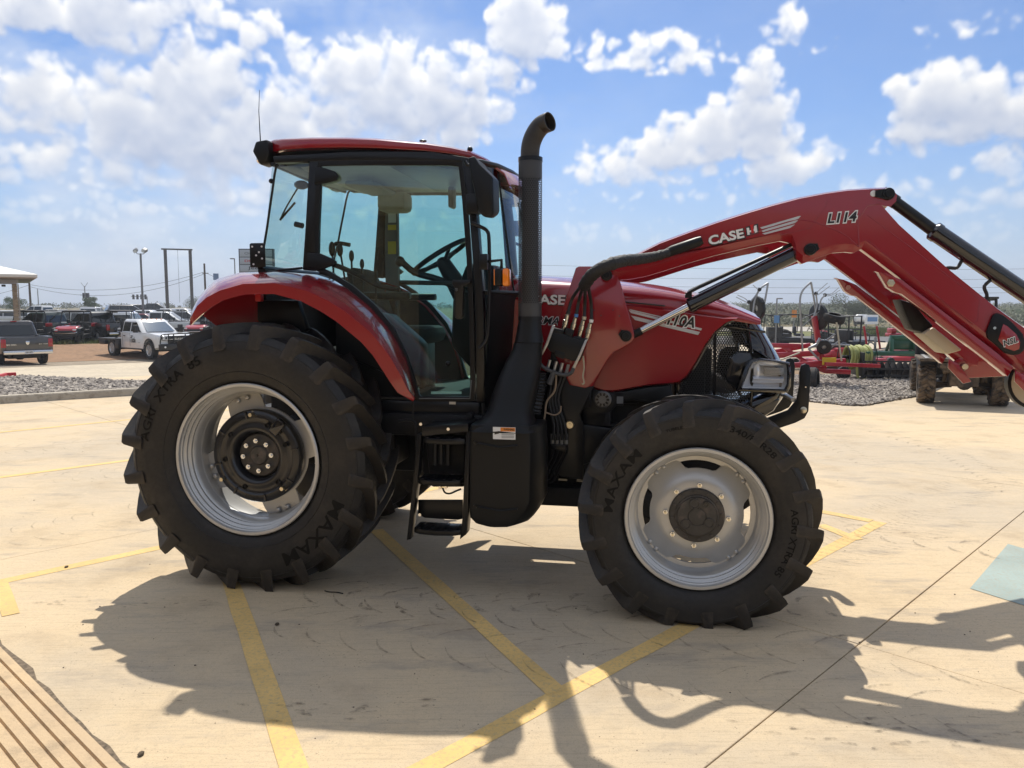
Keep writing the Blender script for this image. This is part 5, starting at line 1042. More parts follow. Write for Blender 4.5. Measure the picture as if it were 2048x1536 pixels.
# pale valve box hung between the arms: seen below the near arm
q=PP(-.1,'1808,668 1850,668 1886,690 1925,705 1880,706 1840,700'); v0=L(1812,670,-.05); v1=L(1915,705,-.05)
m=M(); m.prism(PP(-.40,'1847,667 1867,654 1925,700 1895,709'),-.40,-.20); mCRM=mat('cream_paint',(.50,.44,.32),.5); tp('valve_cover',m,mCRM,.01)
m=M(); m.prism(PP(-.36,'1800,598 1830,608 1852,636 1868,652 1846,666 1826,660 1812,630'),-.36,-.20); tp('valve_body',m,mENG,.01)
# end badge: black rounded plate with red panel
m=M(); m.prism(PP(YA-.034,'1984,630 1992,626 2004,630 2024,646 2044,668 2048,684 2046,700 2038,708 2024,710 2008,706 1988,688 1973,676 1971,664'),YA-.05,YA-.03); bd=tp('end_badge',m,mPLA,.006)
m=M(); m.prism(PP(YA-.05,'2006,648 2014,652 2032,668 2040,684 2038,698 2028,702 2010,696 1996,680'),YA-.0535,YA-.05); part('badge_panel',m,mRED,bd,.001)
decal('lettering','NSL',2020,683,29,12,YA-.055,mBDC,.36,.02,.2,1,bd); decal('lettering','NSL',2020,683,32,15,YA-.055,mWHT,.36,.07,.2,0,bd)
c=L(1989,656,YA-.051); m=M(); m.lathe([(.0005,-.004),(.008,-.004),(.008,.003)],tuple(c),n=10); part('screw',m,mCHR,bd)
# arm lettering
YD=YA-.0312
decal('lettering','CASE',1452,474,72,19,YD,mWHT,.215,.035,0,1); decal('lettering','CASE',1453,475,76,22,YD,mBDC,.215,.06,0,0)
def mark(s,mt_,k): 
    m=M(); q=PV(YD-.001*k,s); m.add(q,[tuple(range(len(q)))]); tp('emblem',m,mt_)
for s in('1493,456 1498,455 1499,461 1503,460 1503,464 1499,465 1500,469 1495,470','1508,452 1513,450 1515,464 1510,466 1509,462 1505,463 1505,459 1508,458'): mark(s,mWHT,1.2)
mark('1491,454 1516,447 1518,466 1493,473',mBDC,.4); mark('1501,453 1506,451 1508,465 1503,467',mRDC,1.8); mark('1500,450 1507,448 1507.5,451 1500.5,453',mRDC,1.8)
for s in('1520,455 1598,432 1602,432 1596,438 1524,458','1522,461 1594,440 1597,440 1590,446 1526,464','1524,467 1588,449 1590,449 1580,456 1530,469'): mark(s,mSLV,.6)
decal('lettering','L114',1684,435,60,20,YD,mBDC,.06,.03,.22,1); decal('lettering','L114',1684,435,65,25,YD,mWHT,.06,.09,.22,0)
# hose guide tube on the arm, sleeve, hoses and multi-coupler
m=M(); m.tube(PV(YA-.055,'1330,508 1345,501 1395,484 1404,480'),[.026,.030,.030,.024],14); tp('hose_guide',m,mPLA)
slv=sm([L(a,b,y) for a,b,y in((1338,505,YA-.06),(1310,513,YA-.09),(1280,518,-.66),(1250,521,-.76),(1225,527,-.83),(1200,538,-.84),(1181,553,-.80),(1168,572,-.72))],6); rad=[.026+.006*noise.noise(Vector((i*.9,0,0)))+.010*min(1,i/len(slv)*2) for i in range(len(slv))]
m=M(); m.tube(slv,rad,14); tp('hose_sleeve',m,mSLE)
couplers=[(1134,640),(1150,646),(1166,651),(1180,657)]
for i,(a,b) in enumerate(couplers):
    top=px2('1162,572 1166,574 1170,575 1176,572')[i]
    m=M(); m.tube(sm([L(*top,-.71),L(top[0]*.5+a*.5+[-3,0,2,4][i],(top[1]+b-20)/2,YA-.075),L(a+3,b-18,YA-.08),L(a,b-8,YA-.08)],5),.010,8); tp('hydraulic_hose',m,mHOS)
    m=M(); p=L(a+2,b-16,YA-.08); q=L(a-8,b+24,YA-.08); d=q-p
    m.tube([p,p+d*.15,p+d*.16,p+d*.38,p+d*.40,p+d*.62,p+d*.64,p+d*.85,q],[.010,.010,.014,.014,.0175,.0175,.0145,.0145,.012],12); tp('quick_coupler',m,mat('nickel_coupler',(.58,.56,.51),.22,metal=1),0,25)
    m=M(); m.tube([L(a+3,b-18,YA-.08),L(a+2,b-12,YA-.08)],.0125,10); tp('hose_tag',m,[mHOS,mat('blue_tape',(.05,.2,.5),.5),mCRM,mWHT][i])
m=M(); m.prism(PP(YA-.12,'1102,664 1128,668 1170,684 1166,706 1160,722 1145,722 1130,716 1100,702 1092,690'),YA-.135,YA-.05); cp_=tp('multi_coupler',m,mPLA,.008)
m=M(); m.prism(PP(YA-.136,'1110,700 1130,706 1128,718 1108,712'),YA-.138,YA-.134); part('coupler_plate',m,mPLA,cp_,.002)
m=M(); m.prism(PP(YA-.11,'1104,654 1128,660 1126,672 1100,668'),YA-.13,YA-.06); m.prism(PP(YA-.11,'1148,672 1172,678 1168,690 1144,682'),YA-.13,YA-.06); m.prism(PP(YA-.11,'1132,656 1148,660 1142,680 1128,676'),YA-.125,YA-.06); part('coupler_body',m,mPLA,cp_,.006)
m=M(); m.prism(PP(YA-.14,'1104,652 1111,650 1096,690 1084,712 1081,708 1092,686'),YA-.15,YA-.138); part('handle_arm',m,mALU,cp_,.003); m=M(); m.prism(PP(YA-.14,'1170,680 1176,678 1162,712 1148,742 1143,738 1158,708'),YA-.15,YA-.138); part('handle_arm',m,mALU,cp_,.003)
m=M(); m.tube(sm(PV(YA-.146,'1082,708 1078,720 1086,734 1106,744 1128,750 1142,746 1147,736'),4),.011,8); m.tube(PV(YA-.146,'1108,742 1098,768'),[.016,.018],8); part('handle_grip',m,mat('grey_rubber_grip',(.06,.06,.062),.6),cp_)
m=M(); m.tube(sm(PV(YA-.08,'1166,712 1168,735 1166,752 1168,766 1164,768')),.005,5); tp('paper_tag',m,mCRM)
m=M()
for i,a in enumerate((1100,1113,1125,1137)): m.tube(PV(YA-.1,'%d,%d %d,%d'%(a,720+3*i,a-6,742+3*i)),.010,8)
tp('coupler_nipple',m,mALU)
for i,(a,b) in enumerate(((1105,755),(1112,758),(1120,760),(1128,756))):
    m=M(); m.tube(sm(PV(YA-.05,'%d,740 %d,%d %d,800 %d,850 %d,880'%(a-4+4*i,a,b,1098+6*i,1108+7*i,1106+9*i)),4),.010,8); tp('hydraulic_hose',m,mHOS)
    m=M(); m.tube(PV(YA-.03,'%d,868 %d,888'%(1105+9*i,1105+9*i)),.012,8); tp('hose_fitting',m,mALU)
    m=M(); m.tube(sm(PV(YA-.02,'%d,888 %d,905 %d,935 %d,%d %d,%d'%(1105+9*i,1106+9*i,1094+8*i,1086+6*i,948+5*i,1070,950+5*i)),4),.008,8); tp('steel_line',m,mENG)
m=M(); m.prism(PP(YA-.03,'1103,886 1134,890 1132,902 1101,898'),YA-.045,YA-.015); tp('line_clamp',m,mBLK,.004)
m=M(); m.tube(sm(PV(YA-.10,'1112,745 1110,780 1094,802 1090,828 1086,860 1090,900 1094,940'),5),.006,6); m.tube(sm(PV(YA-.1,'1090,824 1108,830 1120,824 1122,812')),.005,5); tp('wire_loom',m,mTAN)
# quick-attach carrier at the arm tips
e=L(2054,757,YA)
for s in(-1,1):
    m=M(); m.prism([(e.x-.06,e.z+.03),(e.x-.01,e.z+.07),(e.x+.28,e.z+.17),(e.x+.36,e.z+.02),(e.x+.30,e.z-.06),(e.x+.02,e.z-.08),(e.x-.05,e.z-.05)],s*.485-.075,s*.485-.055); tp('carrier_plate',m,mRED,.005)
    m=M(); m.prism([(e.x-.10,e.z+.05),(e.x-.04,e.z+.02),(e.x+.05,e.z-.10),(e.x-.0,e.z-.115),(e.x-.10,e.z-.01)],s*.485-.10,s*.485-.085); tp('tip_bracket',m,mRED,.004)
    m=M(); m.lathe([(.0005,-.012),(.02,-.012),(.024,-.004),(.024,.01)],(e.x,s*.485-.10,e.z),n=8); tp('tip_bolt',m,mZNC)
for dx,dz in((.27,.09),(.30,-.01)):
    m=M(); m.tube([(e.x+dx,-.5,e.z+dz),(e.x+dx,.5,e.z+dz)],.03,12); tp('carrier_tube',m,mRED)
c=L(2072,764,-.40); m=M(); m.lathe([(.0005,-.02),(.14,-.02),(.14,.02),(.0005,.02)],tuple(c),n=32); k_=tp('hose_shield',m,mCRM); m=M(); m.lathe([(.138,-.024),(.156,-.024),(.156,.024),(.138,.024)],tuple(c),n=32); part('shield_rim',m,mPLA,k_)
# ================================================================ VEHICLES
mVTY=mat('road_tyre',(.02,.02,.02),.8,dirt=(.08,.06,.045),dscale=9); mVRM=mat('alloy_rim',(.5,.5,.5),.3,metal=.7); mVBK=mat('vehicle_black_trim',(.015,.015,.016),.45); mVCH=mat('vehicle_chrome',(.65,.65,.66),.15,metal=1)
mVGL=mat('vehicle_dark_glass',(.012,.018,.022),.06,coat=.6); mTAI=mat('tail_lamp_red',(.35,.01,.012),.15,coat=.5); mHDL=mat('head_lamp',(.7,.72,.74),.1,coat=.6); mPLT=mat('number_plate',(.65,.66,.68),.4)
def vpaint(name,col,metal=0): return mat('car_paint_'+name,col,.28,metal=metal,coat=1.0,var=.03)
VP=dict(white=vpaint('white',(.72,.72,.71)),silver=vpaint('silver',(.42,.43,.44),.4),tan=vpaint('tan',(.36,.33,.28),.3),grey=vpaint('grey',(.055,.050,.048),.2),black=vpaint('black',(.012,.012,.014)),blue=vpaint('blue',(.02,.10,.42)),red=vpaint('red',(.38,.012,.02)),maroon=vpaint('maroon',(.16,.012,.02)),green=vpaint('green',(.03,.05,.04)))
WH={}
def vwheel(parent,x,y,r,w_,name='wheel',rim=None):
    k=(r,w_,rim)
    if k not in WH:
        t=M(); t.lathe([(r*.6,-w_*.42),(r*.72,-w_*.5),(r*.93,-w_*.48),(r,-w_*.36),(r,w_*.36),(r*.93,w_*.48),(r*.72,w_*.5),(r*.6,w_*.42)],n=24)
        q=M(); q.lathe([(r*.62,-w_*.44),(r*.58,-w_*.42),(r*.54,-w_*.30),(r*.5,-w_*.22),(r*.2,-w_*.30),(.001,-w_*.32)],n=24)
        q.lathe([(r*.62,w_*.44),(r*.58,w_*.42),(r*.54,w_*.30),(r*.5,w_*.22),(r*.2,w_*.30),(.001,w_*.32)],n=24)
        sp_=M()
        for k2 in range(5):
            for s in(-1,1): sp_.box((-.03,s*w_*.36-.02,r*.12),(.03,s*w_*.36+.02,r*.55),Matrix.Rotation(2*PI*k2/5,4,'Y'))
        a=t.mesh('tyre'); a.materials.append(mVTY); c=q.mesh('rim'); c.materials.append(rim or mVRM); d=sp_.mesh('rim_spokes'); d.materials.append(rim or mVRM); WH[k]=(a,c,d)
    a,c,d=WH[k]; o=obj('wheel',a,None,parent); o.location=(x,y,r); obj('rim',c,None,o); obj('rim_spokes',d,None,o); return o
def arch(cx,r,z0,n=9): return [(cx+r*math.cos(a),max(z0,.42+r*math.sin(a)) if 0 else .42+r*math.sin(a)) for a in[PI-PI*k/n for k in range(n+1)]]
def pickup_meshes(kind='pickup'):
    D={}
    y=.97; xr=-2.95; zb=.50
    top=[(-2.9,.60),(-2.92,1.0),(-2.9,1.24),(-1.02,1.25),(1.15,1.22),(1.42,1.23),(2.0,1.22),(2.6,1.15),(2.84,1.05),(2.9,.9),(2.92,.62)]
    if kind=='suv': top=[(-2.5,.55),(-2.55,.95),(-2.48,1.15),(1.0,1.15),(1.3,1.14),(2.1,1.06),(2.35,.95),(2.42,.6)]; 
    fx,rx=(1.92,-1.78) if kind!='suv' else (1.5,-1.5); ar=.46 if kind!='suv' else .42
    low=[(fx+ar+.02,.50)]+[(fx+ar*math.cos(PI*k/9),.44+ar*math.sin(PI*k/9)) for k in range(10)]+[(fx-ar-.02,.42),(rx+ar+.02,.42)]+[(rx+ar*math.cos(PI*k/9),.44+ar*math.sin(PI*k/9)) for k in range(10)]+[(rx-ar-.02,.50)]
    poly=top+low
    m=M(); cx=0
    ins=[(x,z) for x,z in poly]
    n=len(poly); A=[(x*.985,-y+.07 if z>1.1 else -y,z) for x,z in poly]; 
    mid=[(x,-y+ (.05 if z>1.1 else 0),z) for x,z in poly]
    if kind=='pickup':   # open bed: body stops behind the cab, bed sides are walls
        cab=[(-1.0,.5)]+[(-1.0,1.25)]+top[4:]+low[:12]; m.prism(cab,-y,y)
        bs=[(-2.9,.55),(-2.92,1.0),(-2.9,1.25),(-1.03,1.26)]+[(-1.03,.45)]+low[12:]
        m.prism(bs,-y,-y+.16); m.prism(bs,y-.16,y); m.box((-2.9,-y+.16,.62),(-1.03,y-.16,.68)); m.box((-2.93,-y+.16,.62),(-2.86,y-.16,1.24)); m.box((-1.08,-y+.16,.62),(-1.03,y-.16,1.24))
    else: m.prism(poly,-y+.02,y-.02)
    D['body']=m.mesh('body',.035,2)
    if kind=='suv': r0=[(-2.45,.86),(1.15,.86)]; t0=[(-2.15,.70),(.35,.70)]; zb_,zt=1.14,1.74
    else: r0=[(-1.0,.90),(1.30,.90)]; t0=[(-.88,.74),(.45,.74)]; zb_,zt=1.22,1.90
    m=M()
    def rg(x0,x1,w_,z,c=.06): return [(x0,-w_+c,z),(x0+c,-w_,z),(x1-c*2,-w_,z),(x1,-w_+c*3,z),(x1,w_-c*3,z),(x1-c*2,w_,z),(x0+c,w_,z),(x0,w_-c,z)]
    m.loft([rg(r0[0][0],r0[1][0],.93,zb_),rg(t0[0][0]-.02,t0[1][0]+.05,.77,zt-.06),rg(t0[0][0]+.02,t0[1][0]-.08,.70,zt)]); D['cab']=m.mesh('cab',.02,2)
    def side(xa,xb,za,zb2,s):
        def yy(z): t=(z-zb_)/(zt-.06-zb_); return s*(.936+(.776-.936)*t+.004)
        return [(xa[0],yy(za),za),(xb[0],yy(za),za),(xb[1],yy(zb2),zb2),(xa[1],yy(zb2),zb2)]
    ft=lambda z:r0[1][0]+(t0[1][0]+.05-r0[1][0])*(z-zb_)/(zt-.06-zb_)
    za,zz=zb_+.05,zt-.10; ws=[]
    splits=[(-.88,-.05),(.03,None)] if kind=='pickup' else [(-2.2,-1.25),(-1.18,-.25),(-.18,None)]
    for s in(-1,1):
        for xa,xb in splits:
            b0=xb if xb is not None else ft(za)-.20; b1=xb if xb is not None else ft(zz)-.14; a1=xa+(.04 if xa<-.5 else 0); m=M(); m.add(side((xa,a1),(b0,b1),za,zz,s),[(0,1,2,3)]); ws.append(m.mesh('side_window'))
    D['side_window']=ws
    def wsx(z,o): return ft(z)+o
    m=M(); m.add([(wsx(za,.012),-.72,za),(wsx(za,.012),.72,za),(wsx(zz,.012),.58,zz),(wsx(zz,.012),-.58,zz)],[(0,1,2,3)]); D['windscreen']=m.mesh('windscreen')
    xb0=r0[0][0]-.014; xb1=t0[0][0]-.034; m=M(); m.add([(xb0+.01,-.78,za),(xb0+.01,.78,za),(xb1+.01,.66,zz),(xb1+.01,-.66,zz)],[(0,1,2,3)]); D['rear_window']=m.mesh('rear_window')
    xf=2.92 if kind=='pickup' else 2.42; xr_=-2.93 if kind=='pickup' else -2.55; zg=1.0 if kind=='pickup' else .85
    m=M(); m.box((xf-.06,-.55,.72),(xf+.02,.55,zg+.08)); D['grille']=m.mesh('grille',.03)
    m=M(); m.box((xf-.10,-.95,.46),(xf+.12,.95,.68)); D['front_bumper']=m.mesh('front_bumper',.04); m=M(); m.box((xr_-.16,-.92,.50),(xr_+.02,.92,.68)); D['rear_bumper']=m.mesh('rear_bumper',.04)
    D['lamp']=[]; D['tail']=[]; D['mirror']=[]
    for s in(-1,1):
        m=M(); m.box((xf-.16,s*.75-.17,zg-.12),(xf+.015,s*.75+.17,zg+.08)); D['lamp'].append(m.mesh('head_lamp',.03)); m=M(); m.box((xr_-.01,s*.88-.09,.80),(xr_+.12,s*.88+.095,1.16)); D['tail'].append(m.mesh('tail_lamp',.02))
        m=M(); m.box((.88,s*1.08-.10,1.22),(1.02,s*1.08+.10,1.46)); D['mirror'].append(m.mesh('mirror',.03))
    m=M(); m.box((xr_-.165,-.16,.53),(xr_-.155,.16,.66)); D['plate']=m.mesh('number_plate'); D['fx']=fx; D['rx']=rx
    return D
PM={'pickup':pickup_meshes('pickup'),'suv':pickup_meshes('suv')}
def vehicle(kind,paint,label,cat,loc,rz,group=None,trim=None,detail=True,chrome=True,bed=True):
    D=PM[kind]; t=thing('pickup_truck' if kind=='pickup' else 'suv',label,cat,loc,rz,group)
    def a(n,me,mt):
        o=bpy.data.objects.new(n,me); COL.objects.link(o); o.parent=t
        if not me.materials: me.materials.append(mt)
        o.material_slots[0].link='OBJECT'; o.material_slots[0].material=mt; return o
    a('body',D['body'],paint); a('cab',D['cab'],paint)
    for w_ in D['side_window']: a('side_window',w_,mVGL)
    a('windscreen',D['windscreen'],mVGL); a('rear_window',D['rear_window'],mVGL); a('grille',D['grille'],mVBK); a('front_bumper',D['front_bumper'],mVCH if chrome else paint); a('rear_bumper',D['rear_bumper'],mVCH if chrome else mVBK)
    for s in(0,1): a('head_lamp',D['lamp'][s],mHDL); a('tail_lamp',D['tail'][s],mTAI); a('mirror',D['mirror'][s],mVBK)
    a('number_plate',D['plate'],mPLT)
    r=.42 if kind=='pickup' else .38
    for x in(D['fx'],D['rx']):
        for s in(-1,1): vwheel(t,x,s*.83,r,.28)
    m=M(); m.box((-2.2,-.6,.36),(2.2,.6,.52)); 
    if 'ch' not in D: D['ch']=m.mesh('chassis')
    a('chassis',D['ch'],mVBK)
    return t
def gz2(p): return gz(p[0],p[1])
def spot(px,D_): return ((px-1024)/F*D_*1.0, D_)
lot=[ # kind, paint, px, distance, ground z, heading deg (0 = facing right), label
 ('suv','white',10,74,.02,200,'white boxy SUV beside the canopy column'),
 ('pickup','white',84,82,.12,172,'white crew cab pickup parked nose to tail with a tan one'),
 ('pickup','tan',112,72,-.02,176,'tan crew cab pickup in front of the other pickups'),
 ('pickup','white',188,78,.1,95,'white pickup showing its tailgate and red tail lamps'),
 ('suv','black',226,70,-.02,20,'black SUV parked beside the bright blue one'),
 ('suv','grey',262,88,.25,40,'dark SUV behind the blue car'),
 ('suv','blue',268,72,-.15,15,'bright blue SUV in the lot'),
 ('suv','black',290,92,.35,60,'black SUV by the foot of the floodlight pole'),
 ('pickup','grey',316,90,.3,10,'grey pickup at the back by the billboard frame'),
 ('pickup','white',300,70,-.05,8,'white pickup standing behind the maroon SUV'),
 ('pickup','black',340,72,.0,10,'black pickup standing among white ones'),
 ('pickup','white',158,58,-.42,178,'white pickup with a long bed behind the black one'),
 ('pickup','black',190,50,-.40,150,'black pickup behind the pipe fence'),
 ('pickup','green',92,50,-.35,160,'dark green pickup behind the half hidden red buggy'),
 ('suv','white',242,60,-.35,12,'white car with a long dark side window'),
 ('suv','maroon',290,61,-.42,14,'maroon SUV parked among white pickups'),
 ('pickup','white',332,60,-.40,10,'white pickup just behind the flatbed truck'),
 ('pickup','silver',372,66,-.25,8,'silver pickup beside the tractor fender'),
 ('suv','white',372,78,.0,5,'white SUV furthest along the back row'),
 ('pickup','white',252,54,-.45,98,'white pickup with red tail lamps behind the dark buggy'),
 ('pickup','white',420,52,-.35,8,'white pickup half hidden by the tractor fender'),
 ('pickup','silver',150,66,-.15,4,'silver pickup bed showing between two white trucks'),
]
for kind,pn,px,D_,z,hd_,lb in lot:
    x,y=spot(px,D_); vehicle(kind,VP[pn],lb,'pickup' if kind=='pickup' else 'SUV',(x,y,gz(x,y)+.0),R(hd_),'vehicles parked in the far lot')
# ---- dark pickup seen from behind at the left edge
def lift_text(s,w_,h,mx,mt,parent,name='lettering',bold=.02,shear=0):
    m=text_fit(s,w_,h,bold=bold,extr=.0,shear=shear); m.xf(mx); return part(name,m,mt,parent,smooth=False)
v=gptz(43,729); hd_=R(136); t=vehicle('pickup',VP['grey'],'dark grey pickup seen from behind beside the driveway','pickup',(v.x+1.78*math.cos(hd_),v.y+1.78*math.sin(hd_),v.z),hd_,None)
RX=Matrix.Rotation(R(90),4,'X')
BK=Matrix.Translation((-2.95,0,0))@Matrix.Rotation(R(-90),4,'Z')@RX
lift_text('4X4',.13,.05,BK@Matrix.Translation((.48,.93,0)),mVCH,t); lift_text('HEMI',.17,.05,BK@Matrix.Translation((.67,.93,0)),mVCH,t); lift_text('BIG',.13,.07,BK@Matrix.Translation((-.72,.92,0)),mVCH,t); lift_text('HORN',.19,.07,BK@Matrix.Translation((-.52,.92,0)),mVCH,t); lift_text('KRK 4079',.26,.07,Matrix.Translation((-3.098,0,.595))@Matrix.Rotation(R(-90),4,'Z')@RX,mVBK,t,'plate_text')
m=M(); m.prism([(-.07,.07),(.07,.07),(.075,.0),(.04,-.08),(0,-.10),(-.04,-.08),(-.075,0)],-.008,.0); m.xf(Matrix.Translation((-2.952,0,1.0))@Matrix.Rotation(R(-90),4,'Z')); part('emblem',m,mVCH,t,.004)
m=M(); m.box((-2.4,-.62,.30),(-.2,.62,.5)); part('under_body',m,mVBK,t,.03)
for s in(-1,1):
    m=M(); m.tube([(-3.02,s*.62,.44),(-2.7,s*.62,.45)],.07,12,False); part('tailpipe',m,mVBK,t)
m=M(); m.box((-.93,-.12,1.86),(-.87,.12,1.90)); part('brake_lamp',m,mTAI,t)
# ---- white flatbed pickup
def flatbed(loc,rz):
    t=thing('flatbed_truck','white crew cab flatbed truck with black bed and grille guard','truck',loc,rz)
    D=PM['pickup']; W=VP['white']; y=.97
    fx,rx,ar=1.92,-1.95,.50
    cab=[(-.95,.5),(-.95,1.30),(1.15,1.28),(1.42,1.30),(2.0,1.29),(2.6,1.22),(2.84,1.12),(2.9,.95),(2.92,.62),(fx+ar+.02,.55)]+[(fx+ar*math.cos(PI*k/9),.48+ar*math.sin(PI*k/9)) for k in range(10)]+[(fx-ar-.02,.5)]
    m=M(); m.prism(cab,-y,y); part('body',m,W,t,.05,seg=3)
    def rg(x0,x1,w_,z,c=.06): return [(x0,-w_+c,z),(x0+c,-w_,z),(x1-c*2,-w_,z),(x1,-w_+c*3,z),(x1,w_-c*3,z),(x1-c*2,w_,z),(x0+c,w_,z),(x0,w_-c,z)]
    m=M(); m.loft([rg(-.95,1.30,.93,1.28),rg(-.9,.50,.80,1.86),rg(-.84,.36,.72,1.95)]); part('cab',m,W,t,.025,seg=3)
    def yy(z): return .938+(.805-.938)*(z-1.28)/.58
    for s in(-1,1):
        for (xa,xb,xa2,xb2) in((-.80,-.05,-.74,-.05),(.03,1.02,.03,.52)):
            m=M(); m.add([(xa,s*yy(1.34),1.34),(xb,s*yy(1.34),1.34),(xb2,s*yy(1.80),1.80),(xa2,s*yy(1.80),1.80)],[(0,1,2,3)]); part('side_window',m,mVGL,t)
        for xh in(-.55,.25):
            m=M(); m.box((xh-.1,s*.99-.015,1.10),(xh+.1,s*.99+.015,1.14)); part('door_handle',m,mVBK,t,.01)
        m=M(); m.box((.95,s*1.16-.12,1.30),(1.08,s*1.16+.12,1.68)); part('mirror',m,mVBK,t,.03); m=M(); m.box((.96,min(s*.9,s*1.1),1.33),(1.04,max(s*.9,s*1.1),1.38)); part('mirror_arm',m,mVBK,t,.01)
        m=M(); m.loft([[(2.60,s*.93-.05,.98),(2.60,s*.93+.05,.98),(2.60,s*.93+.05,1.22),(2.60,s*.93-.05,1.22)],[(2.90,s*.72-.20,.96),(2.90,s*.72+.22,.96),(2.90,s*.72+.20,1.18),(2.90,s*.72-.20,1.18)],[(2.945,s*.72-.19,.97),(2.945,s*.72+.17,.97),(2.945,s*.72+.15,1.17),(2.945,s*.72-.19,1.17)]]); part('head_lamp',m,mHDL,t,.015)
        for dx in(-.20,.02): 
            m=M(); m.box((2.946,s*.72+dx-.01+.04,1.0),(2.956,s*.72+dx+.11,1.12)); part('lamp_trim',m,mVBK,t,.01)
        m=M(); m.box((-.78,s*.97-.006,.62),(-.77,s*.97+.006,1.25)); m.box((.0,s*.972-.004,.60),(.012,s*.972+.004,1.27)); part('door_gap',m,mVBK,t)
        m=M(); m.box((-.9,s*.92-.06,.44),(1.2,s*.92+.06,.52)); part('running_board',m,mVBK,t,.02)
        m=M(); m.prism([(fx+(ar+.05)*math.cos(PI*k/12),.48+(ar+.05)*math.sin(PI*k/12)) for k in range(13)]+[(fx+ar*math.cos(PI*k/12),.48+ar*math.sin(PI*k/12)) for k in range(12,-1,-1)],s*.97-.02,s*.97+.03); part('arch_trim',m,mVBK,t)
    m=M(); m.add([(1.295,-.72,1.34),(1.295,.72,1.34),(.575,.60,1.81),(.575,-.60,1.81)],[(0,1,2,3)]); part('windscreen',m,mat('sky_reflecting_glass',(.05,.075,.10),.05,coat=1),t)
    for k in range(5):
        m=M(); m.ball((.40,-.5+.25*k,1.955),(.05,.04,.02),8,4); part('roof_marker',m,mORG,t)
    m=M(); m.box((2.88,-.54,.72),(2.95,.54,1.17)); g_=part('grille',m,mVBK,t,.03)
    lift_text('RAM',.42,.10,Matrix.Translation((2.962,0,1.02))@Matrix.Rotation(R(90),4,'Z')@RX,mVCH,g_)
    m=M(); m.box((2.82,-.98,.50),(3.10,.98,.78)); part('front_bumper',m,mVBK,t,.04); m=M(); m.box((3.101,.28,.56),(3.112,.58,.70)); part('number_plate',m,mPLT,t)
    for yv in(-.56,-.3,.3,.56):
        m=M(); m.tube([(3.05,yv,.70),(3.08,yv,1.0),(3.02,yv,1.24)],.028,8); part('grille_guard',m,mVBK,t)
    m=M(); m.tube(sm([(2.96,-.95,.80),(3.02,-.93,1.05),(3.02,-.75,1.24),(3.02,.75,1.24),(3.02,.93,1.05),(2.96,.95,.8)],4),.03,8); part('grille_guard',m,mVBK,t); m=M(); m.tube([(3.07,-.93,.98),(3.07,.93,.98)],.025,8); part('grille_guard',m,mVBK,t)
    for s in(-1,1):
        m=M(); m.lathe([(.0005,.29),(.05,.29)],(2.825,s*.78,.63),n=12,axis='x'); part('fog_lamp',m,mHDL,t)
    m=M(); m.box((-3.3,-1.05,.86),(-1.05,1.05,.95)); part('flat_bed',m,mVBK,t,.01); 
    for s in(-1,1):
        m=M(); m.box((-1.75+.35,s*.95-.12,.45),(-1.05,s*.95+.10,.86)); part('tool_box',m,mVBK,t,.015); m=M(); m.prism([(-3.3,.86),(-2.55,.86),(-2.6,.62),(-3.2,.62)],s*.95-.1,s*.95+.1); part('tail_skirt',m,mVBK,t,.01)
        m=M(); m.box((-1.02,s*.86-.08,.95),(-.97,s*.86+.08,1.95)); part('headache_rack',m,mVBK,t,.01); m=M(); m.tube([(-1.0,s*.9,1.12),(-1.75,s*.9,.95)],.03,8); part('rack_brace',m,mVCH,t)
    m=M(); m.box((-1.02,-.9,1.88),(-.97,.9,1.96)); m.box((-1.02,-.9,1.40),(-.97,.9,1.46)); part('headache_rack',m,mVBK,t,.01)
    for xx in(fx,rx):
        for s in(-1,1): vwheel(t,xx,s*.86,.45,.30)
    m=M(); m.box((-3.1,-.5,.45),(2.4,.5,.6)); m.tube([(fx,-.7,.45),(fx,.7,.45)],.09,10); m.tube([(rx,-.7,.45),(rx,.7,.45)],.1,10); part('chassis',m,mVBK,t)
    SD=Matrix.Translation((.34,-.985,.93))@RX
    lift_text('Tuttle',.50,.26,SD,mBDC,t,bold=.015,shear=.2); m=M(); m.box((-.2,0,-.14),(.2,.002,-.13)); m.xf(Matrix.Translation((.34,-.988,.93))); part('logo_underline',m,mBDC,t); m=M(); m.box((-.20,0,.08),(-.06,.002,.105)); m.xf(Matrix.Translation((.34,-.988,.97))); part('logo_bar',m,mBDC,t)
    lift_text('2500',.16,.04,Matrix.Translation((.95,-.985,.80))@RX,mVCH,t)
    return t
pf=gptz(304,721); hdg=R(-38); c=pf-Vector((math.cos(hdg)*1.92-math.sin(hdg)*-.86,math.sin(hdg)*1.92+math.cos(hdg)*-.86,0))
flatbed((c.x,c.y,gz(c.x,c.y)+.06),hdg)
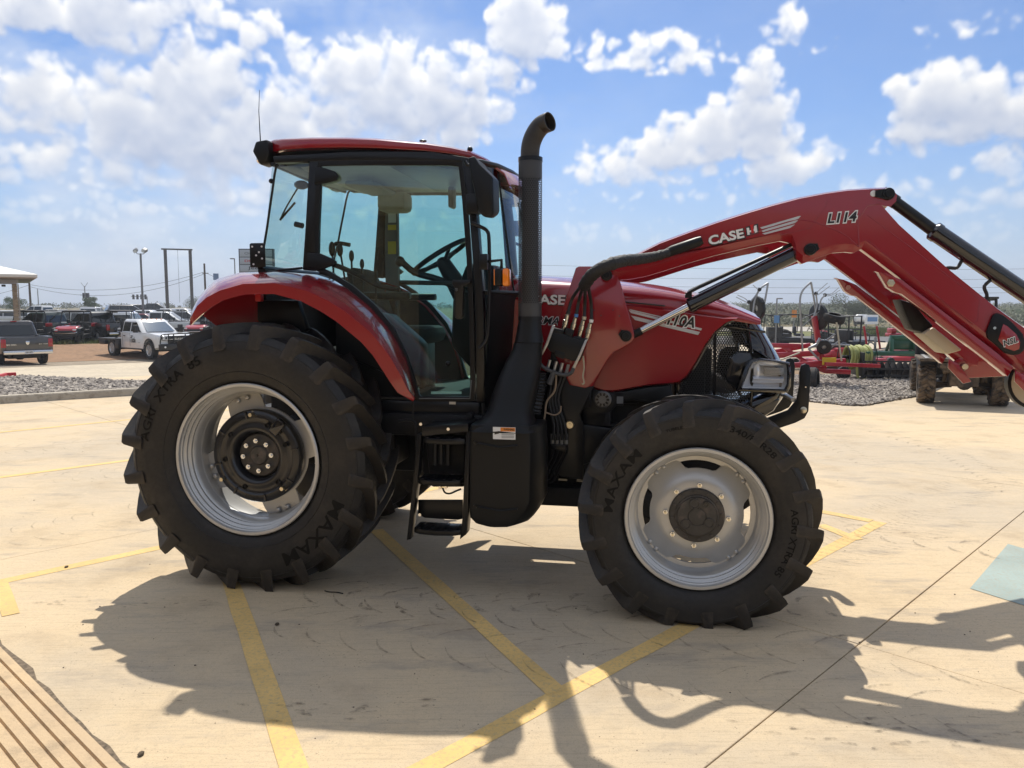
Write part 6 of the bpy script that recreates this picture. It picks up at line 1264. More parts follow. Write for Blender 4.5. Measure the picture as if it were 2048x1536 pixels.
# ---- utility buggies
mUBK=mat('buggy_black_plastic',(.018,.018,.019),.6); mURD=vpaint('buggy_red',(.42,.012,.018)); mUSE=mat('buggy_seat_vinyl',(.03,.03,.03),.6); mURT=mat('knobbly_tyre',(.022,.02,.018),.9,dirt=(.10,.07,.045),dscale=8,bump=.5,bs=40)
def buggy(label,loc,rz,paint,rows=1,roof=True,group=None,rack=True):
    t=thing('utility_buggy',label,'buggy',loc,rz,group); ext=.75*(rows-1)
    x0,x1=-1.35-ext,1.45
    m=M(); m.prism([(x0,.55),(x0,1.02),(-.62-ext,1.02),(-.58-ext,.62),(.55,.55),(.6,.80),(.75,1.02),(1.25,.95),(1.42,.80),(1.45,.45),(.6,.38),(-.6-ext,.38)],-.68,.68); part('body',m,mUBK,t,.03)
    m=M(); m.loft([[(.62,-.55,1.10),(.62,.55,1.10),(.62,.60,.95),(.62,-.60,.95)],[(1.15,-.62,1.04),(1.15,.62,1.04),(1.15,.68,.80),(1.15,-.68,.80)],[(1.42,-.56,.90),(1.42,.56,.90),(1.45,.60,.72),(1.45,-.60,.72)]]); part('hood',m,paint,t,.04)
    m=M(); m.box((1.40,-.42,.60),(1.475,.42,.80)); part('grille',m,mUBK,t,.02)
    for s in(-1,1):
        m=M(); m.box((1.36,s*.52-.10,.80),(1.47,s*.52+.10,.88)); part('head_lamp',m,mHDL,t,.02)
        m=M(); m.prism([(.55,.9),(.95,1.0),(1.35,.92),(1.45,.75),(1.3,.86),(.98,.92),(.7,.82)],s*.72-.10,s*.72+.10); part('fender',m,mUBK,t,.02)
        m=M(); m.tube(sm([(.72,s*.66,1.0),(.40,s*.64,1.50),(.22,s*.62,1.92),(-.58-ext,s*.62,1.95),(-.72-ext,s*.64,1.5),(-.70-ext,s*.66,1.0)],4),.028,8); part('roll_bar',m,mUBK,t)
        if rows>1: m=M(); m.tube([(-.3,s*.64,.9),(-.22,s*.62,1.93)],.026,8); part('roll_bar',m,mUBK,t)
        m=M(); m.box((x0,s*.66-.04,1.0),(-.62-ext,s*.66+.04,1.22)); part('box_side',m,paint if rows<2 else mUBK,t,.02)
    m=M(); m.box((x0-.02,-.62,.98),(x0+.03,.62,1.22)); part('tailgate',m,mUBK,t,.02)
    for xx in(.22,-.58-ext): m=M(); m.tube([(xx,-.62,1.92),(xx,.62,1.92)],.026,8); part('roll_bar',m,mUBK,t)
    if roof:
        m=M(); m.loft([[(.34,-.64,1.93),(.34,.64,1.93),(.34,.62,1.98),(.34,-.62,1.98)],[(-.65-ext,-.66,1.95),(-.65-ext,.66,1.95),(-.65-ext,.64,2.01),(-.65-ext,-.64,2.01)]]); part('roof',m,mUBK,t,.02)
    for k in range(rows):
        xs=-.30-.75*k; m=M(); m.box((xs-.22,-.60,.70),(xs+.24,.60,.84)); part('seat',m,mUSE,t,.04)
        for s in(-.38,0,.38): m=M(); m.box((xs-.30,s-.17,.84),(xs-.20,s+.17,1.28)); part('backrest',m,mUSE,t,.04)
    m=M(); c=Vector((.32,.34,1.14)); m.tube([c+Vector((.06*math.cos(a)*1.4,.17*math.sin(a),.15*math.cos(a))) for a in[2*PI*k/16 for k in range(17)]],.014,6); m.tube([c,(.6,.34,1.0)],.02,6); part('steering_wheel',m,mUBK,t)
    if rack:
        m=M(); m.tube(sm([(1.42,-.66,.72),(1.55,-.55,.66),(1.58,0,.64),(1.55,.55,.66),(1.42,.66,.72)],4),.022,8); part('front_bar',m,mVCH,t)
    for xx in(.98,-1.0-ext):
        for s in(-1,1): vwheel(t,xx,s*.60,.34,.27,rim=mVBK)
    m=M(); m.box((x0+.1,-.35,.28),(1.3,.35,.42)); part('under_frame',m,mUBK,t,.02)
    return t
gB='utility buggies parked on the grass'
u1=gptz(131,688); buggy('red utility buggy parked on grass between the two pickups',(u1.x,u1.y+1.2,gz(u1.x,u1.y+1.2)+.05),R(-84),mURD,group=gB)
u2=gptz(28,690); buggy('red utility buggy half hidden behind the dark grey pickup',(u2.x,u2.y+1.5,gz(u2.x,u2.y+1.5)+.05),R(-86),mURD,group=gB)
u3=gptz(262,684); buggy('dark utility buggy behind the flatbed truck cab',(u3.x-1.0,u3.y+1.0,gz(u3.x-1.0,u3.y+1.0)+.05),R(-50),VP['grey'],2,group=gB)
u4=gptz(400,682); buggy('red utility buggy beside the tractor fender',(u4.x+.2,u4.y+.3,gz(u4.x+.2,u4.y+.3)+.05),R(-95),mURD,group=gB)
u5=gptz(330,680); buggy('black utility buggy with bare roll bars behind the flatbed truck',(u5.x,u5.y+1.6,gz(u5.x,u5.y+1.6)+.05),R(-88),mUBK,1,False,group=gB)
# right hand pair, side on
v=gptz(1600,695); buggy('black four seat buggy with red hood behind the tedder',(v.x+.2,v.y,v.z),R(-12),mURD,2,group='buggies beside the drive apron'); v=gptz(1562,692); buggy('black four seat buggy nearest the tractor nose',(v.x-.6,v.y+1.0,v.z),R(-10),mUBK,2,group='buggies beside the drive apron')
# ---- muddy utility vehicle seen from behind under the loader arm
def mule(loc,rz):
    t=thing('utility_vehicle','muddy flat bed utility vehicle seen from behind under the loader arm','utility vehicle',loc,rz)
    mMUD=mat('muddy_frame',(.05,.04,.033),.85,dirt=(.17,.125,.085),dscale=6,dlev=(.42,.62),bump=.3,bs=40); mMT=mat('muddy_tyre',(.035,.03,.026),.9,dirt=(.16,.115,.075),dscale=7,dlev=(.4,.6),bump=.3,bs=60)
    m=M(); m.box((-1.45,-.72,.78),(-.15,.72,.83)); bd=part('cargo_bed',m,mMUD,t,.01)
    for k in range(11):
        m=M(); m.box((-1.44,-.68+.125*k,.832),(-.18,-.68+.125*k+.06,.842)); part('bed_slat',m,mALU,bd,.002)
    m=M(); m.box((-.17,-.72,.83),(-.12,.72,1.10)); part('bed_front',m,mUBK,bd,.01)
    for s in(-1,1):
        m=M(); m.tube([(-.2,s*.70,.84),(-.22,s*.68,1.35)],.02,8); part('bed_stake',m,mUBK,bd)
        m=M(); m.tube([(-.1,s*.62,.7),(.0,s*.60,1.3),(.15,s*.58,1.85),(.95,s*.58,1.85),(1.25,s*.60,1.0)],.026,8); part('roll_bar',m,mUBK,t)
        w_=obj('wheel',None,None,t) if 0 else None
        tm=M(); r,wd=.33,.27
        tm.lathe([(r*.55,-wd*.45),(r*.7,-wd*.5),(r*.9,-wd*.5),(r*.96,-wd*.42),(r*.96,wd*.42),(r*.9,wd*.5),(r*.7,wd*.5),(r*.55,wd*.45)],n=36)
        for k in range(18):
            for q in(-1,1):
                a=2*PI*(k+.25*q)/18; mx=Matrix.Rotation(a,4,'Y')@Matrix.Translation((0,q*wd*.24,r*.96))@Matrix.Rotation(q*.6,4,'Z'); tm.box((-.022,-wd*.27,-.02),(.022,wd*.27,.025),mx)
        for xx in(-.85,1.05):
            o=part('wheel',tm,mMT,t,0); o.location=(xx,s*.56,.345); h=M(); h.lathe([(r*.55,-wd*.4),(r*.45,-wd*.3),(.05,-wd*.3),(.001,-wd*.32)],n=20); h.lathe([(r*.55,wd*.4),(r*.45,wd*.3),(.05,wd*.3),(.001,wd*.32)],n=20); part('rim',h,mVBK,o)
        m=M(); m.tube([(-.85,s*.12,.36),(-.85,s*.45,.345)],.035,8); m.tube([(-.6,s*.18,.30),(-.85,s*.42,.28)],.022,8); m.tube([(-1.05,s*.18,.33),(-.9,s*.42,.30)],.02,8); part('suspension_arm',m,mMUD,t)
        m=M(); m.tube([(-.95,s*.30,.40),(-.95,s*.24,.72)],.03,8); part('shock_absorber',m,mMUD,t)
    m=M(); m.box((-1.2,-.22,.34),(-.5,.22,.60)); m.ball((-1.18,0,.40),(.10,.13,.12)); part('rear_drive',m,mMUD,t,.03)
    m=M(); m.box((-1.35,-.34,.60),(-.2,-.26,.74)); m.box((-1.35,.26,.60),(-.2,.34,.74)); m.box((-1.4,-.4,.66),(-1.34,.4,.76)); part('bed_frame',m,mMUD,t,.01)
    m=M(); m.tube(sm([(-1.1,.32,.58),(-1.2,.1,.62),(-1.3,-.1,.60),(-1.3,-.3,.58)]),.035,8); part('exhaust',m,mMUD,t)
    m=M(); m.box((-.1,-.62,.45),(1.45,.62,.75)); m.loft([[(.9,-.55,1.0),(.9,.55,1.0),(.9,.6,.7),(.9,-.6,.7)],[(1.6,-.5,.85),(1.6,.5,.85),(1.65,.55,.6),(1.65,-.55,.6)]]); part('body',m,mUBK,t,.03)
    m=M(); m.box((.0,-.6,.75),(.45,.6,.9)); m.box((-.08,-.6,.9),(.02,.6,1.3)); part('seat',m,mUSE,t,.04)
    m=M(); m.box((.1,-.62,1.86),(.98,.62,1.90)); part('roof',m,mUBK,t,.01)
    return t
a=gpt(1862,803); b=gpt(1992,818); mid=(a+b)/2; mule((mid.x+.40,mid.y+.92,0),R(66))
# ================================================================ IMPLEMENTS ON THE RIGHT
def aty(px,py,Y):
    d=dirpx(px,py); t=Y/d.y; return Vector((t*d.x,Y,CAMH+t*d.z))
def AT(Y,s): return [aty(a,b,Y) for a,b in px2(s)]
mIRD=mat('implement_red_paint',(.42,.015,.03),.4,coat=.4,var=.1,dirt=(.25,.06,.05),dscale=5,dlev=(.6,.85)); mIGR=mat('implement_green_paint',(.015,.10,.055),.4,coat=.4,var=.1); mIBK=mat('implement_black_paint',(.014,.016,.02),.45,var=.2); mIST=mat('galvanised_steel',(.35,.36,.37),.4,metal=.7,var=.15,vs=20); mYHO=mat('yellow_green_hose',(.36,.38,.12),.5)
# ---- hay tedder, folded upright
Y0=17.2; td=thing('hay_tedder','red folded hay tedder with grey tine arms standing on stones','tedder',tuple(gpt(1630,768)))
bx_=Vector(td.location)
def tdp(name,m,mt,bev=0): 
    m.v=[tuple(Vector(v)-bx_) for v in m.v]; return part(name,m,mt,td,bev)
def beam(name,Y,s,w_,h,mt,bev=.006):
    P_=AT(Y,s)
    for a,b in zip(P_,P_[1:]): m=M(); m.bar(a,b,w_,h,(0,1,0)); tdp(name,m,mt,bev)
beam('main_frame',Y0,'1520,690 1600,692',.10,.10,mIRD); beam('main_frame',Y0,'1525,712 1640,706',.12,.12,mIRD); beam('main_frame',Y0-.3,'1540,735 1690,722',.12,.12,mIRD); beam('main_frame',Y0+.4,'1540,705 1620,690',.10,.10,mIRD); beam('upright',Y0,'1628,632 1636,680 1648,740',.10,.12,mIRD); beam('lower_frame',Y0-.2,'1600,722 1650,742 1700,744',.10,.10,mIRD); beam('cross_beam',Y0,'1560,690 1630,735',.07,.07,mIRD)
beam('drawbar',Y0-.6,'1650,728 1760,732',.08,.08,mIRD); beam('strut',Y0-.3,'1617,697 1634,688 1640,676',.05,.05,mIST); beam('strut',Y0-.3,'1617,697 1640,722 1662,720',.04,.04,mIST)
beam('pale_bar',Y0-.5,'1515,742 1600,738',.05,.05,mCRM); beam('pale_bar',Y0-.5,'1540,728 1600,705',.03,.03,mCRM)
m=M(); m.box(tuple(aty(1645,724,Y0-.45)-Vector((0,.02,.06))),tuple(aty(1672,715,Y0-.45)+Vector((0,.02,.0)))); tdp('side_marker',m,mYEL)
def tine(Y,s,r=.012,name='tine_arm'): m=M(); m.tube(sm(AT(Y,s),4),r,6); tdp(name,m,mIST)
for Y,s in((Y0,'1605,702 1602,640 1600,600 1606,580 1622,564'),(Y0,'1622,564 1630,610 1640,690'),(Y0,'1505,640 1510,600 1520,578 1536,566'),(Y0,'1536,566 1532,590 1526,620')): tine(Y,s,.022,'guard_hoop')
for Y,s in((Y0-.2,'1628,632 1634,610 1632,588'),(Y0-.2,'1638,620 1642,600 1650,590'),(Y0,'1500,604 1512,590 1518,578'),(Y0,'1520,620 1528,606 1524,596')): tine(Y,s,.018)
for Y,s in((Y0-.2,'1632,586 1655,566'),(Y0-.2,'1636,590 1660,572'),(Y0-.2,'1650,588 1662,588 1678,575'),(Y0-.2,'1652,592 1664,590 1680,580'),(Y0,'1475,590 1490,597 1497,604'),(Y0,'1472,594 1488,602 1496,606'),(Y0,'1517,580 1506,570'),(Y0,'1524,598 1512,590'),(Y0-.1,'1600,640 1630,625'),(Y0-.1,'1605,652 1640,622')): tine(Y,s,.008,'tine')
for px,py in((1632,587),(1650,590),(1498,604),(1519,579),(1526,606)):
    m=M(); m.ball(tuple(aty(px,py,Y0-.15)),.045,8,5); tdp('tine_holder',m,mIBK)
def disc(name,c,ax,r,w_,mt,rimr=.55,rim=None):
    m=M(); m.lathe([(r*rimr,-w_/2),(r*.9,-w_/2),(r,-w_*.3),(r,w_*.3),(r*.9,w_/2),(r*rimr,w_/2)],n=28); q=Vector(ax).to_track_quat('Y','Z').to_matrix().to_4x4(); m.xf(Matrix.Translation(c)@q); o=tdp(name,m,mt)
    k=M(); k.lathe([(r*rimr,-w_*.2),(.03,-w_*.3),(.001,-w_*.3)],n=20); k.lathe([(r*rimr,w_*.2),(.03,w_*.3),(.001,w_*.3)],n=20); k.xf(Matrix.Translation(c)@q); k.v=[tuple(Vector(v)-bx_) for v in k.v]; part('rim',k,rim or mIST,o)
disc('wheel',aty(1668,636,Y0-.3),(.12,-.25,1),.23,.17,mVTY); disc('wheel',aty(1627,760,Y0-.9),(.85,-.5,.05),.27,.18,mVTY); disc('rotor',aty(1637,634,Y0),(1,.3,.1),.30,.10,mIBK,.3); disc('rotor',aty(1515,616,Y0+.1),(1,.3,.1),.26,.10,mIBK,.3); disc('rotor',aty(1648,694,Y0-.1),(.3,1,.2),.16,.08,mIBK,.3)
for s in('1640,700 1655,690 1700,690','1650,705 1680,680','1640,690 1670,668'): tine(Y0+.2,s,.02,'linkage')
m=M(); m.tube(AT(Y0-.7,'1673,645 1683,722'),.018,6); tag(part('stake',m,mCRM,None),'pale thin stake leaning beside the hay tedder','stake'); m=M(); m.tube([gptz(1721,684),gptz(1721,684)+Vector((0,0,.95))],.05,6); tag(part('stake',m,mCRM,None),'short pale post at the grass verge','stake')
# ---- zero turn mowers
def mower(label,loc,rz):
    t=thing('mower',label,'mower',loc,rz,'red mowers in the stone yard')
    m=M(); m.box((-.75,-.35,.35),(.35,.35,.55)); part('frame',m,mIRD,t,.04); m=M(); m.box((-.15,-.62,.14),(.65,.62,.30)); part('mower_deck',m,mIRD,t,.04); m=M(); m.box((-.85,-.38,.5),(-.35,.38,.80)); part('engine',m,mIBK,t,.05)
    m=M(); m.box((-.30,-.26,.58),(.22,.26,.70)); s_=part('seat',m,mUSE,t,.04); m=M(); m.box((-.36,-.25,.70),(-.25,.25,1.12)); part('backrest',m,mUSE,s_,.05)
    for s in(-1,1):
        m=M(); m.tube(sm([(.12,s*.36,.55),(.2,s*.36,.95),(.25,s*.15,1.02)]),.018,6); part('steering_lever',m,mIBK,t); vwheel(t,-.55,s*.50,.28,.26,rim=mVBK); vwheel(t,.95,s*.42,.15,.13,rim=mVBK); m=M(); m.bar((.3,s*.3,.42),(.95,s*.42,.42),.06,.06); part('caster_arm',m,mIRD,t,.005)
        m=M(); m.box((-.3,s*.30-.12,.5),(.2,s*.30+.12,.62)); part('tank',m,mIRD,t,.04)
    m=M(); m.tube([(-.6,-.4,.6),(-.62,-.4,1.5),(-.62,.4,1.5),(-.6,.4,.6)],.025,8); part('roll_bar',m,mIBK,t); return t
v=gpt(1700,742); mower('red mower with upright seat beside the hose reel',(v.x,v.y+1.2,gz(v.x,v.y+1.2)+.05),R(200)); v=gpt(1745,738); mower('red mower between the hose reel and the green roller',(v.x,v.y+1.2,gz(v.x,v.y+1.2)+.05),R(20)); v=gpt(1790,722); mower('red mower behind the green roller',(v.x+.4,v.y,gz(v.x+.4,v.y)+.05),R(170))
# ---- hose reel
v=gpt(1712,758); t=thing('hose_reel','hose reel stand wound with yellow green hose','hose reel',tuple(v))
c=Vector((0,0,.50))
for k in range(9):
    m=M(); r=.26+.02*math.sin(k*1.7); x=-.22+.055*k; m.tube([(x+.01*math.sin(3*a),r*math.cos(a),.52+r*math.sin(a)) for a in[2*PI*i/20 for i in range(21)]],.032,6); part('hose_coil',m,mYHO,t)
m=M(); m.tube(sm([(-.1,-.26,.5),(-.12,-.3,.25),(-.08,-.32,.03),(.05,-.4,.03)]),.03,6); part('hose_end',m,mYHO,t)
for s in(-1,1):
    m=M(); m.lathe([(.34,-.01),(.37,0),(.34,.01)],(s*.32,0,.52),n=24,axis='x'); part('reel_flange',m,mIBK,t); m=M(); m.tube([(s*.34,-.3,.12),(s*.34,0,.55),(s*.34,.3,.12)],.02,6); part('stand_leg',m,mIBK,t)
    vwheel(t,s*.40,-.22,.16,.09,rim=mVBK)
m=M(); m.tube([(.42,0,.1),(.42,0,1.0)],.03,8); part('post',m,mIST,t); m=M(); m.tube([(-.36,0,.52),(.36,0,.52)],.05,8); part('axle',m,mIBK,t)
# ---- green roller seeder
v=gpt(1800,760); t=thing('roller_seeder','green and black roller seeder beside the utility vehicle','seeder',tuple(v),R(-4))
m=M(); m.bar((-.9,0,.62),(1.3,0,.62),.10,.10); part('tool_bar',m,mIGR,t,.008); m=M(); m.bar((-.9,.5,.62),(1.3,.5,.62),.10,.10); part('tool_bar',m,mIGR,t,.008); m=M(); m.bar((-.2,.1,1.0),(1.1,.1,1.02),.10,.10); part('top_bar',m,mIGR,t,.008)
for x in(-.2,.35,1.0):
    m=M(); m.bar((x,.05,.6),(x,.1,1.05),.08,.08); part('mast',m,mIGR,t,.006); m=M(); m.bar((x,.1,1.0),(x+.05,.5,.65),.06,.06); part('brace',m,mIGR,t,.006)
m=M(); m.box((-.1,.2,.7),(.9,.55,.98)); part('seed_box',m,mIGR,t,.03)
for k in range(16):
    m=M(); x=-.85+.135*k; m.lathe([(.05,-.02),(.20,-.012),(.215,0),(.20,.012),(.05,.02)],(x,-.02,.22),n=16,axis='x'); part('roller_ring',m,mIBK,t)
for z,y in((.45,-.22),(.12,-.24),(.28,-.26)):
    m=M(); m.bar((-.95,y,z),(1.35,y,z),.035,.035); part('guard_bar',m,mIBK,t)
for k in range(9):
    m=M(); x=-.95+.285*k; m.tube([(x,-.22,.45),(x+.06,-.27,.28),(x,-.24,.10)],.016,6); part('spring_tine',m,mIBK,t)
for x in(-.95,1.35): m=M(); m.box((x-.02,-.28,.10),(x+.02,.5,.66)); part('end_plate',m,mIBK,t,.006)
for dx,px in((-.55,1780),(-.25,1800)):
    m=M(); m.tube([(dx,.6,.7),(dx-.1,.62,1.25)],.025,6); part('lever',m,mIRD,t)
m=M(); m.box((-.02,.62,1.0),(.25,.95,1.08)); m.box((.0,.6,1.08),(.12,.9,1.2)); part('red_guard',m,mIRD,t,.02)
# ---- rail sided trailer by the drive
v=gptz(1680,700); t=thing('utility_trailer','black utility trailer with open rail sides behind the tedder','trailer',tuple(v),R(4))
m=M(); m.box((-1.3,-.8,.5),(1.6,.8,.58)); part('deck',m,mIBK,t,.01)
for y in(-.8,.8):
    for z in(.85,1.15): m=M(); m.tube([(-1.3,y,z),(1.6,y,z)],.025,6); part('side_rail',m,mIBK,t)
    for k in range(6): m=M(); m.tube([(-1.3+.58*k,y,.55),(-1.3+.58*k,y,1.15)],.022,6); part('rail_post',m,mIBK,t)
    vwheel(t,.1,y*1.12,.33,.2,rim=mVBK)
m=M(); m.bar((1.6,0,.5),(2.6,0,.45),.08,.08); part('tongue',m,mIBK,t)
# ================================================================ FAR SURROUNDINGS
mPOL=mat('grey_pole',(.22,.22,.22),.5,metal=.3); mWOD=mat('weathered_wood_pole',(.11,.085,.065),.9,var=.2,vs=20); mCAB=mat('power_cable',(.05,.05,.055),.7)
def vpole(name,label,cat,px,ptop,Y,r,mt,base=None,taper=.8):
    a=aty(px,ptop,Y); zb=gz(a.x,Y)-.1 if base is None else base; t=thing(name,label,cat,(a.x,Y,zb)); m=M(); m.tube([(0,0,0),(0,0,a.z-zb)],[r,r*taper],10); part('pole',m,mt,t); return t,a.z-zb
# floodlight pole
t,h=vpole('floodlight_pole','grey floodlight pole with two lamp heads','light pole',281,508,62,.10,mPOL)
for s in(-1,1):
    m=M(); m.tube(sm([(0,0,h),(s*.25,0,h+.02),(s*.33,0,h+.15)]),.03,6); part('arm',m,mPOL,t)
    o=M(); o.box((-.16,-.2,-.12),(.16,.2,.12),Matrix.Translation((s*.36,-.05,h+.28))@Matrix.Rotation(s*.5,4,'Y')@Matrix.Rotation(.5,4,'X')); l=part('lamp_head',o,mPOL,t,.03); o=M(); o.box((-.13,-.205,-.09),(.13,-.2,.09),Matrix.Translation((s*.36,-.05,h+.28))@Matrix.Rotation(s*.5,4,'Y')@Matrix.Rotation(.5,4,'X')); part('lens',o,mHDL,l)
m=M(); m.ball((0,0,h),.06,8,5); part('cap',m,mPOL,t)
# empty billboard frame
a=aty(330,498,85); b=aty(380,499,85); zb=gz(a.x,85)-.1; t=thing('billboard_frame','empty billboard frame of two tall steel posts','sign frame',(a.x,85,zb)); w_=b.x-a.x; h=a.z-zb
for x in(0,w_): m=M(); m.tube([(x,0,0),(x,0,h)],.17,12); part('post',m,mat('rusty_dark_steel',(.13,.12,.115),.6,var=.2),t)
m=M(); m.bar((-.4,0,h),(w_+.25,0,h-.08),.12,.16); part('top_beam',m,MATS['rusty_dark_steel'],t); m=M(); m.tube([(w_*.5,0,h),(w_*.5,0,h-5.8)],.015,5); part('hanging_cable',m,mCAB,t)
# brand pylon sign
Y=95; a=aty(478,499,Y); b=aty(545,499,Y); zb=gz(a.x,Y); t=thing('pylon_sign','grey pylon sign with stacked dealer name panels','sign',(a.x,Y,0)); w_=b.x-a.x
ys=[(499,514),(514.5,529),(529.5,544),(544.5,559)]; names=['CHRYSLER','DODGE','Jeep','RAM']; cols=[mGRY,mRDC,mat('dark_grey_decal',(.06,.065,.07),.4),mBDC]
m=M(); m.box((-.08,.02,zb),(w_+.08,.6,a.z+.1)); part('cabinet',m,mat('dark_sign_frame',(.05,.055,.06),.5),t,.02)
for (y0,y1),nm,cm in zip(ys,names,cols):
    z0=aty(478,y1,Y).z; z1=aty(478,y0,Y).z; m=M(); m.box((.06,-.03,z0+.03),(w_-.06,.02,z1-.03)); p=part('panel',m,mat('light_grey_panel',(.42,.44,.47),.5),t,.01)
    k={'Jeep':.45,'DODGE':.62,'RAM':.5,'CHRYSLER':.62}[nm]; lift_text(nm,w_*k,(z1-z0)*(.55 if nm=='Jeep' else .34),Matrix.Translation((w_*.47,-.035,(z0+z1)/2))@RX,cm,p,bold=.02)
# street lights, utility poles, wires
t,h=vpole('street_light','thin street light beside the pylon sign','street light',469,518,75,.06,mPOL); m=M(); m.box((-.42,-.1,h-.02),(.02,.1,h+.08),Matrix.Rotation(0,4,'X')); part('lamp_head',m,mPOL,t,.02)
t,h=vpole('utility_pole','wooden utility pole beside the canopy building','utility pole',58,558,110,.16,mWOD); t2,h2=vpole('utility_pole','wooden utility pole behind the tractor fender','utility pole',408.5,527,105,.15,mWOD)
m=M(); m.bar((-.3,0,h2-1.3),(.5,0,h2-1.3),.1,.1); part('cross_arm',m,mWOD,t2)
def wire(p,q,sag,label,r=.022): m=M(); m.tube([Vector(p).lerp(Vector(q),k/14)-Vector((0,0,sag*4*(k/14)*(1-k/14))) for k in range(15)],r,5); o=part('power_line',m,mCAB,None); tag(o,label,'power line'); return o
wire(aty(58,569,110),aty(408,544,105),1.5,'upper sagging power line between the two wooden poles'); wire(aty(58,573,110),aty(408,548,105),2.0,'lower sagging power line between the two wooden poles'); wire(aty(58,570,110),aty(-120,600,120),.6,'power line running behind the canopy building'); wire(aty(408,544,105),aty(700,640,110),.8,'power line running off behind the tractor cab')
for k,(py0,py1,nm) in enumerate(((528,536,'topmost'),(549,556,'second'),(566,572,'third'),(578,583,'lowest'))): wire(aty(1000,py0,300),aty(2200,py1,260),1.2,'%s long power line crossing the sky above the brush'%nm,.05)
for (px,pt,nm) in((169,572,'Y shaped lamp post far beyond the parked vehicles'),(75,578,'slim lamp post between the canopy building and the lot')):
    t,h=vpole('lamp_post',nm,'lamp post',px,pt,180,.12,mPOL)
    if 'Y' in nm:
        for s in(-1,1): m=M(); m.tube([(0,0,h-.3),(s*.8,0,h+.8)],.05,5); part('arm',m,mPOL,t)
for (x0,x1,py,nm) in((160,178,590,'traffic signals hung by the small round tree'),(262,294,593,'row of traffic signals behind the dark SUVs')):
    Y=190; a=aty(x0,py,Y); b=aty(x1,py,Y); zb=gz(a.x,Y); t=thing('traffic_signal',nm,'traffic signal',(b.x,Y,zb)); m=M(); m.tube([(0,0,0),(0,0,a.z-zb)],.12,8); part('pole',m,mPOL,t); m=M(); m.tube([(0,0,a.z-zb),(a.x-b.x,0,a.z-zb)],.08,6); part('mast_arm',m,mPOL,t)
    for k in range(3 if x0<200 else 4): m=M(); xx=(a.x-b.x)*(k+.4)/4; m.box((xx-.22,-.2,a.z-zb-.7),(xx+.22,.2,a.z-zb+.5)); part('signal_head',m,mVBK,t,.05)
t,h=vpole('street_light','slim street light with side arm beyond the buggies','street light',1554,597,46,.05,mPOL); m=M(); m.box((0,-.08,h-.04),(.32,.08,h+.03)); part('lamp_head',m,mPOL,t,.01); m=M(); m.box((-.16,-.07,h-1.45),(.16,-.05,h-1.0)); part('blue_sign',m,mat('blue_sign_face',(.10,.22,.42),.5),t)
a=aty(1584,620,90); b=aty(1593,635,90); t=thing('warning_sign','small orange sign plate in the brush','sign',(a.x,90,gz(a.x,90))); m=M(); m.box((0,-.03,b.z-t.location.z),(b.x-a.x,0,a.z-t.location.z)); part('plate',m,mORD,t); m=M(); m.tube([((b.x-a.x)/2,.03,0),((b.x-a.x)/2,.03,a.z-t.location.z)],.05,6); part('post',m,mPOL,t)
a=aty(432,560,90); zb=gz(a.x,90); t=thing('road_sign','small blue road sign above the tractor fender','sign',(a.x,90,zb)); m=M(); m.box((-.3,-.04,a.z-zb),(.32,0,a.z-zb+.75)); part('plate',m,mat('pale_blue_sign',(.20,.27,.42),.5),t); m=M(); m.tube([(0,.03,0),(0,.03,a.z-zb+.6)],.05,6); part('post',m,mPOL,t)
# white tank truck by the far road
v=gptz(1722,654); t=thing('water_tank','white water tank standing beyond the highway','tank',tuple(v)); t.scale=(1.6,1.6,1.6); m=M(); m.lathe([(.001,-.55),(.28,-.52),(.36,-.4),(.36,.4),(.28,.52),(.001,.55)],(0,0,.75),n=18,axis='x'); part('tank',m,VP['white'],t,0,50); m=M(); m.box((-.5,-.3,.25),(.5,.3,.42)); part('frame',m,mVBK,t)
v=gptz(1742,655); t=thing('sign_board','blue and white sign board beside the water tank','sign',tuple(v)); t.scale=(1.5,1.5,1.5); m=M(); m.box((-.55,-.2,.3),(.55,.2,1.15)); part('panel',m,VP['white'],t,.03); m=M(); m.box((-.45,-.215,.55),(.45,-.2,.95)); part('blue_band',m,MATS['blue_sign_face'],t)
for s in(-1,1):
    m=M(); m.box((s*.45-.04,-.04,0),(s*.45+.04,.04,.32)); part('leg',m,mPOL,t)
# pipe fence behind the buggies
a=aty(-60,646,50); b=aty(235,645,50); t=thing('pipe_fence','white painted pipe fence behind the buggies','fence',(a.x,50,gz(a.x,50)))
for py in(624,645.5): 
    p=aty(-60,py,50)-t.location; q=aty(235,py,50)-t.location; m=M(); m.tube([p,q],.05,8); part('rail',m,mat('white_pipe_paint',(.6,.6,.58),.5),t)
for k in range(4):
    x=(b.x-a.x)*(k+.3)/4; m=M(); m.tube([(x,0,-.3),(x,0,aty(0,622,50).z-t.location.z)],.035,8); part('post',m,MATS['white_pipe_paint'],t)
# canopy building at the left edge
Y=46; e=aty(72,548,Y); zb=gz(e.x,Y); t=thing('canopy_building','low building with pale metal roof and stone columns','building',(e.x,Y,zb),R(34)); H_=e.z-zb
mROF=mat('pale_metal_roof',(.72,.69,.61),.45,var=.06); mFAS=mat('grey_board_siding',(.36,.37,.39),.6); mTRM=mat('tan_trim',(.42,.38,.32),.6)
def rr_(o_,z,i_=0): return [(-9-o_,-1.5+i_,z),(0+o_-i_,-1.5+i_,z),(0+o_-i_,9-i_,z),(-9-o_,9-i_,z)]
m=M(); m.loft([rr_(0,H_-.26),rr_(0,H_-.08),rr_(0,H_+.85,3.2)]); part('roof',m,mROF,t,.01); m=M(); m.box((-8.9,-1.35,H_-.32),(-.15,8.8,H_-.265)); part('soffit',m,mTRM,t)
fz=aty(0,569,Y).z-zb; m=M(); m.box((-8.8,-.55,fz),(-1.0,.0,H_-.36)); fa=part('fascia',m,mFAS,t)
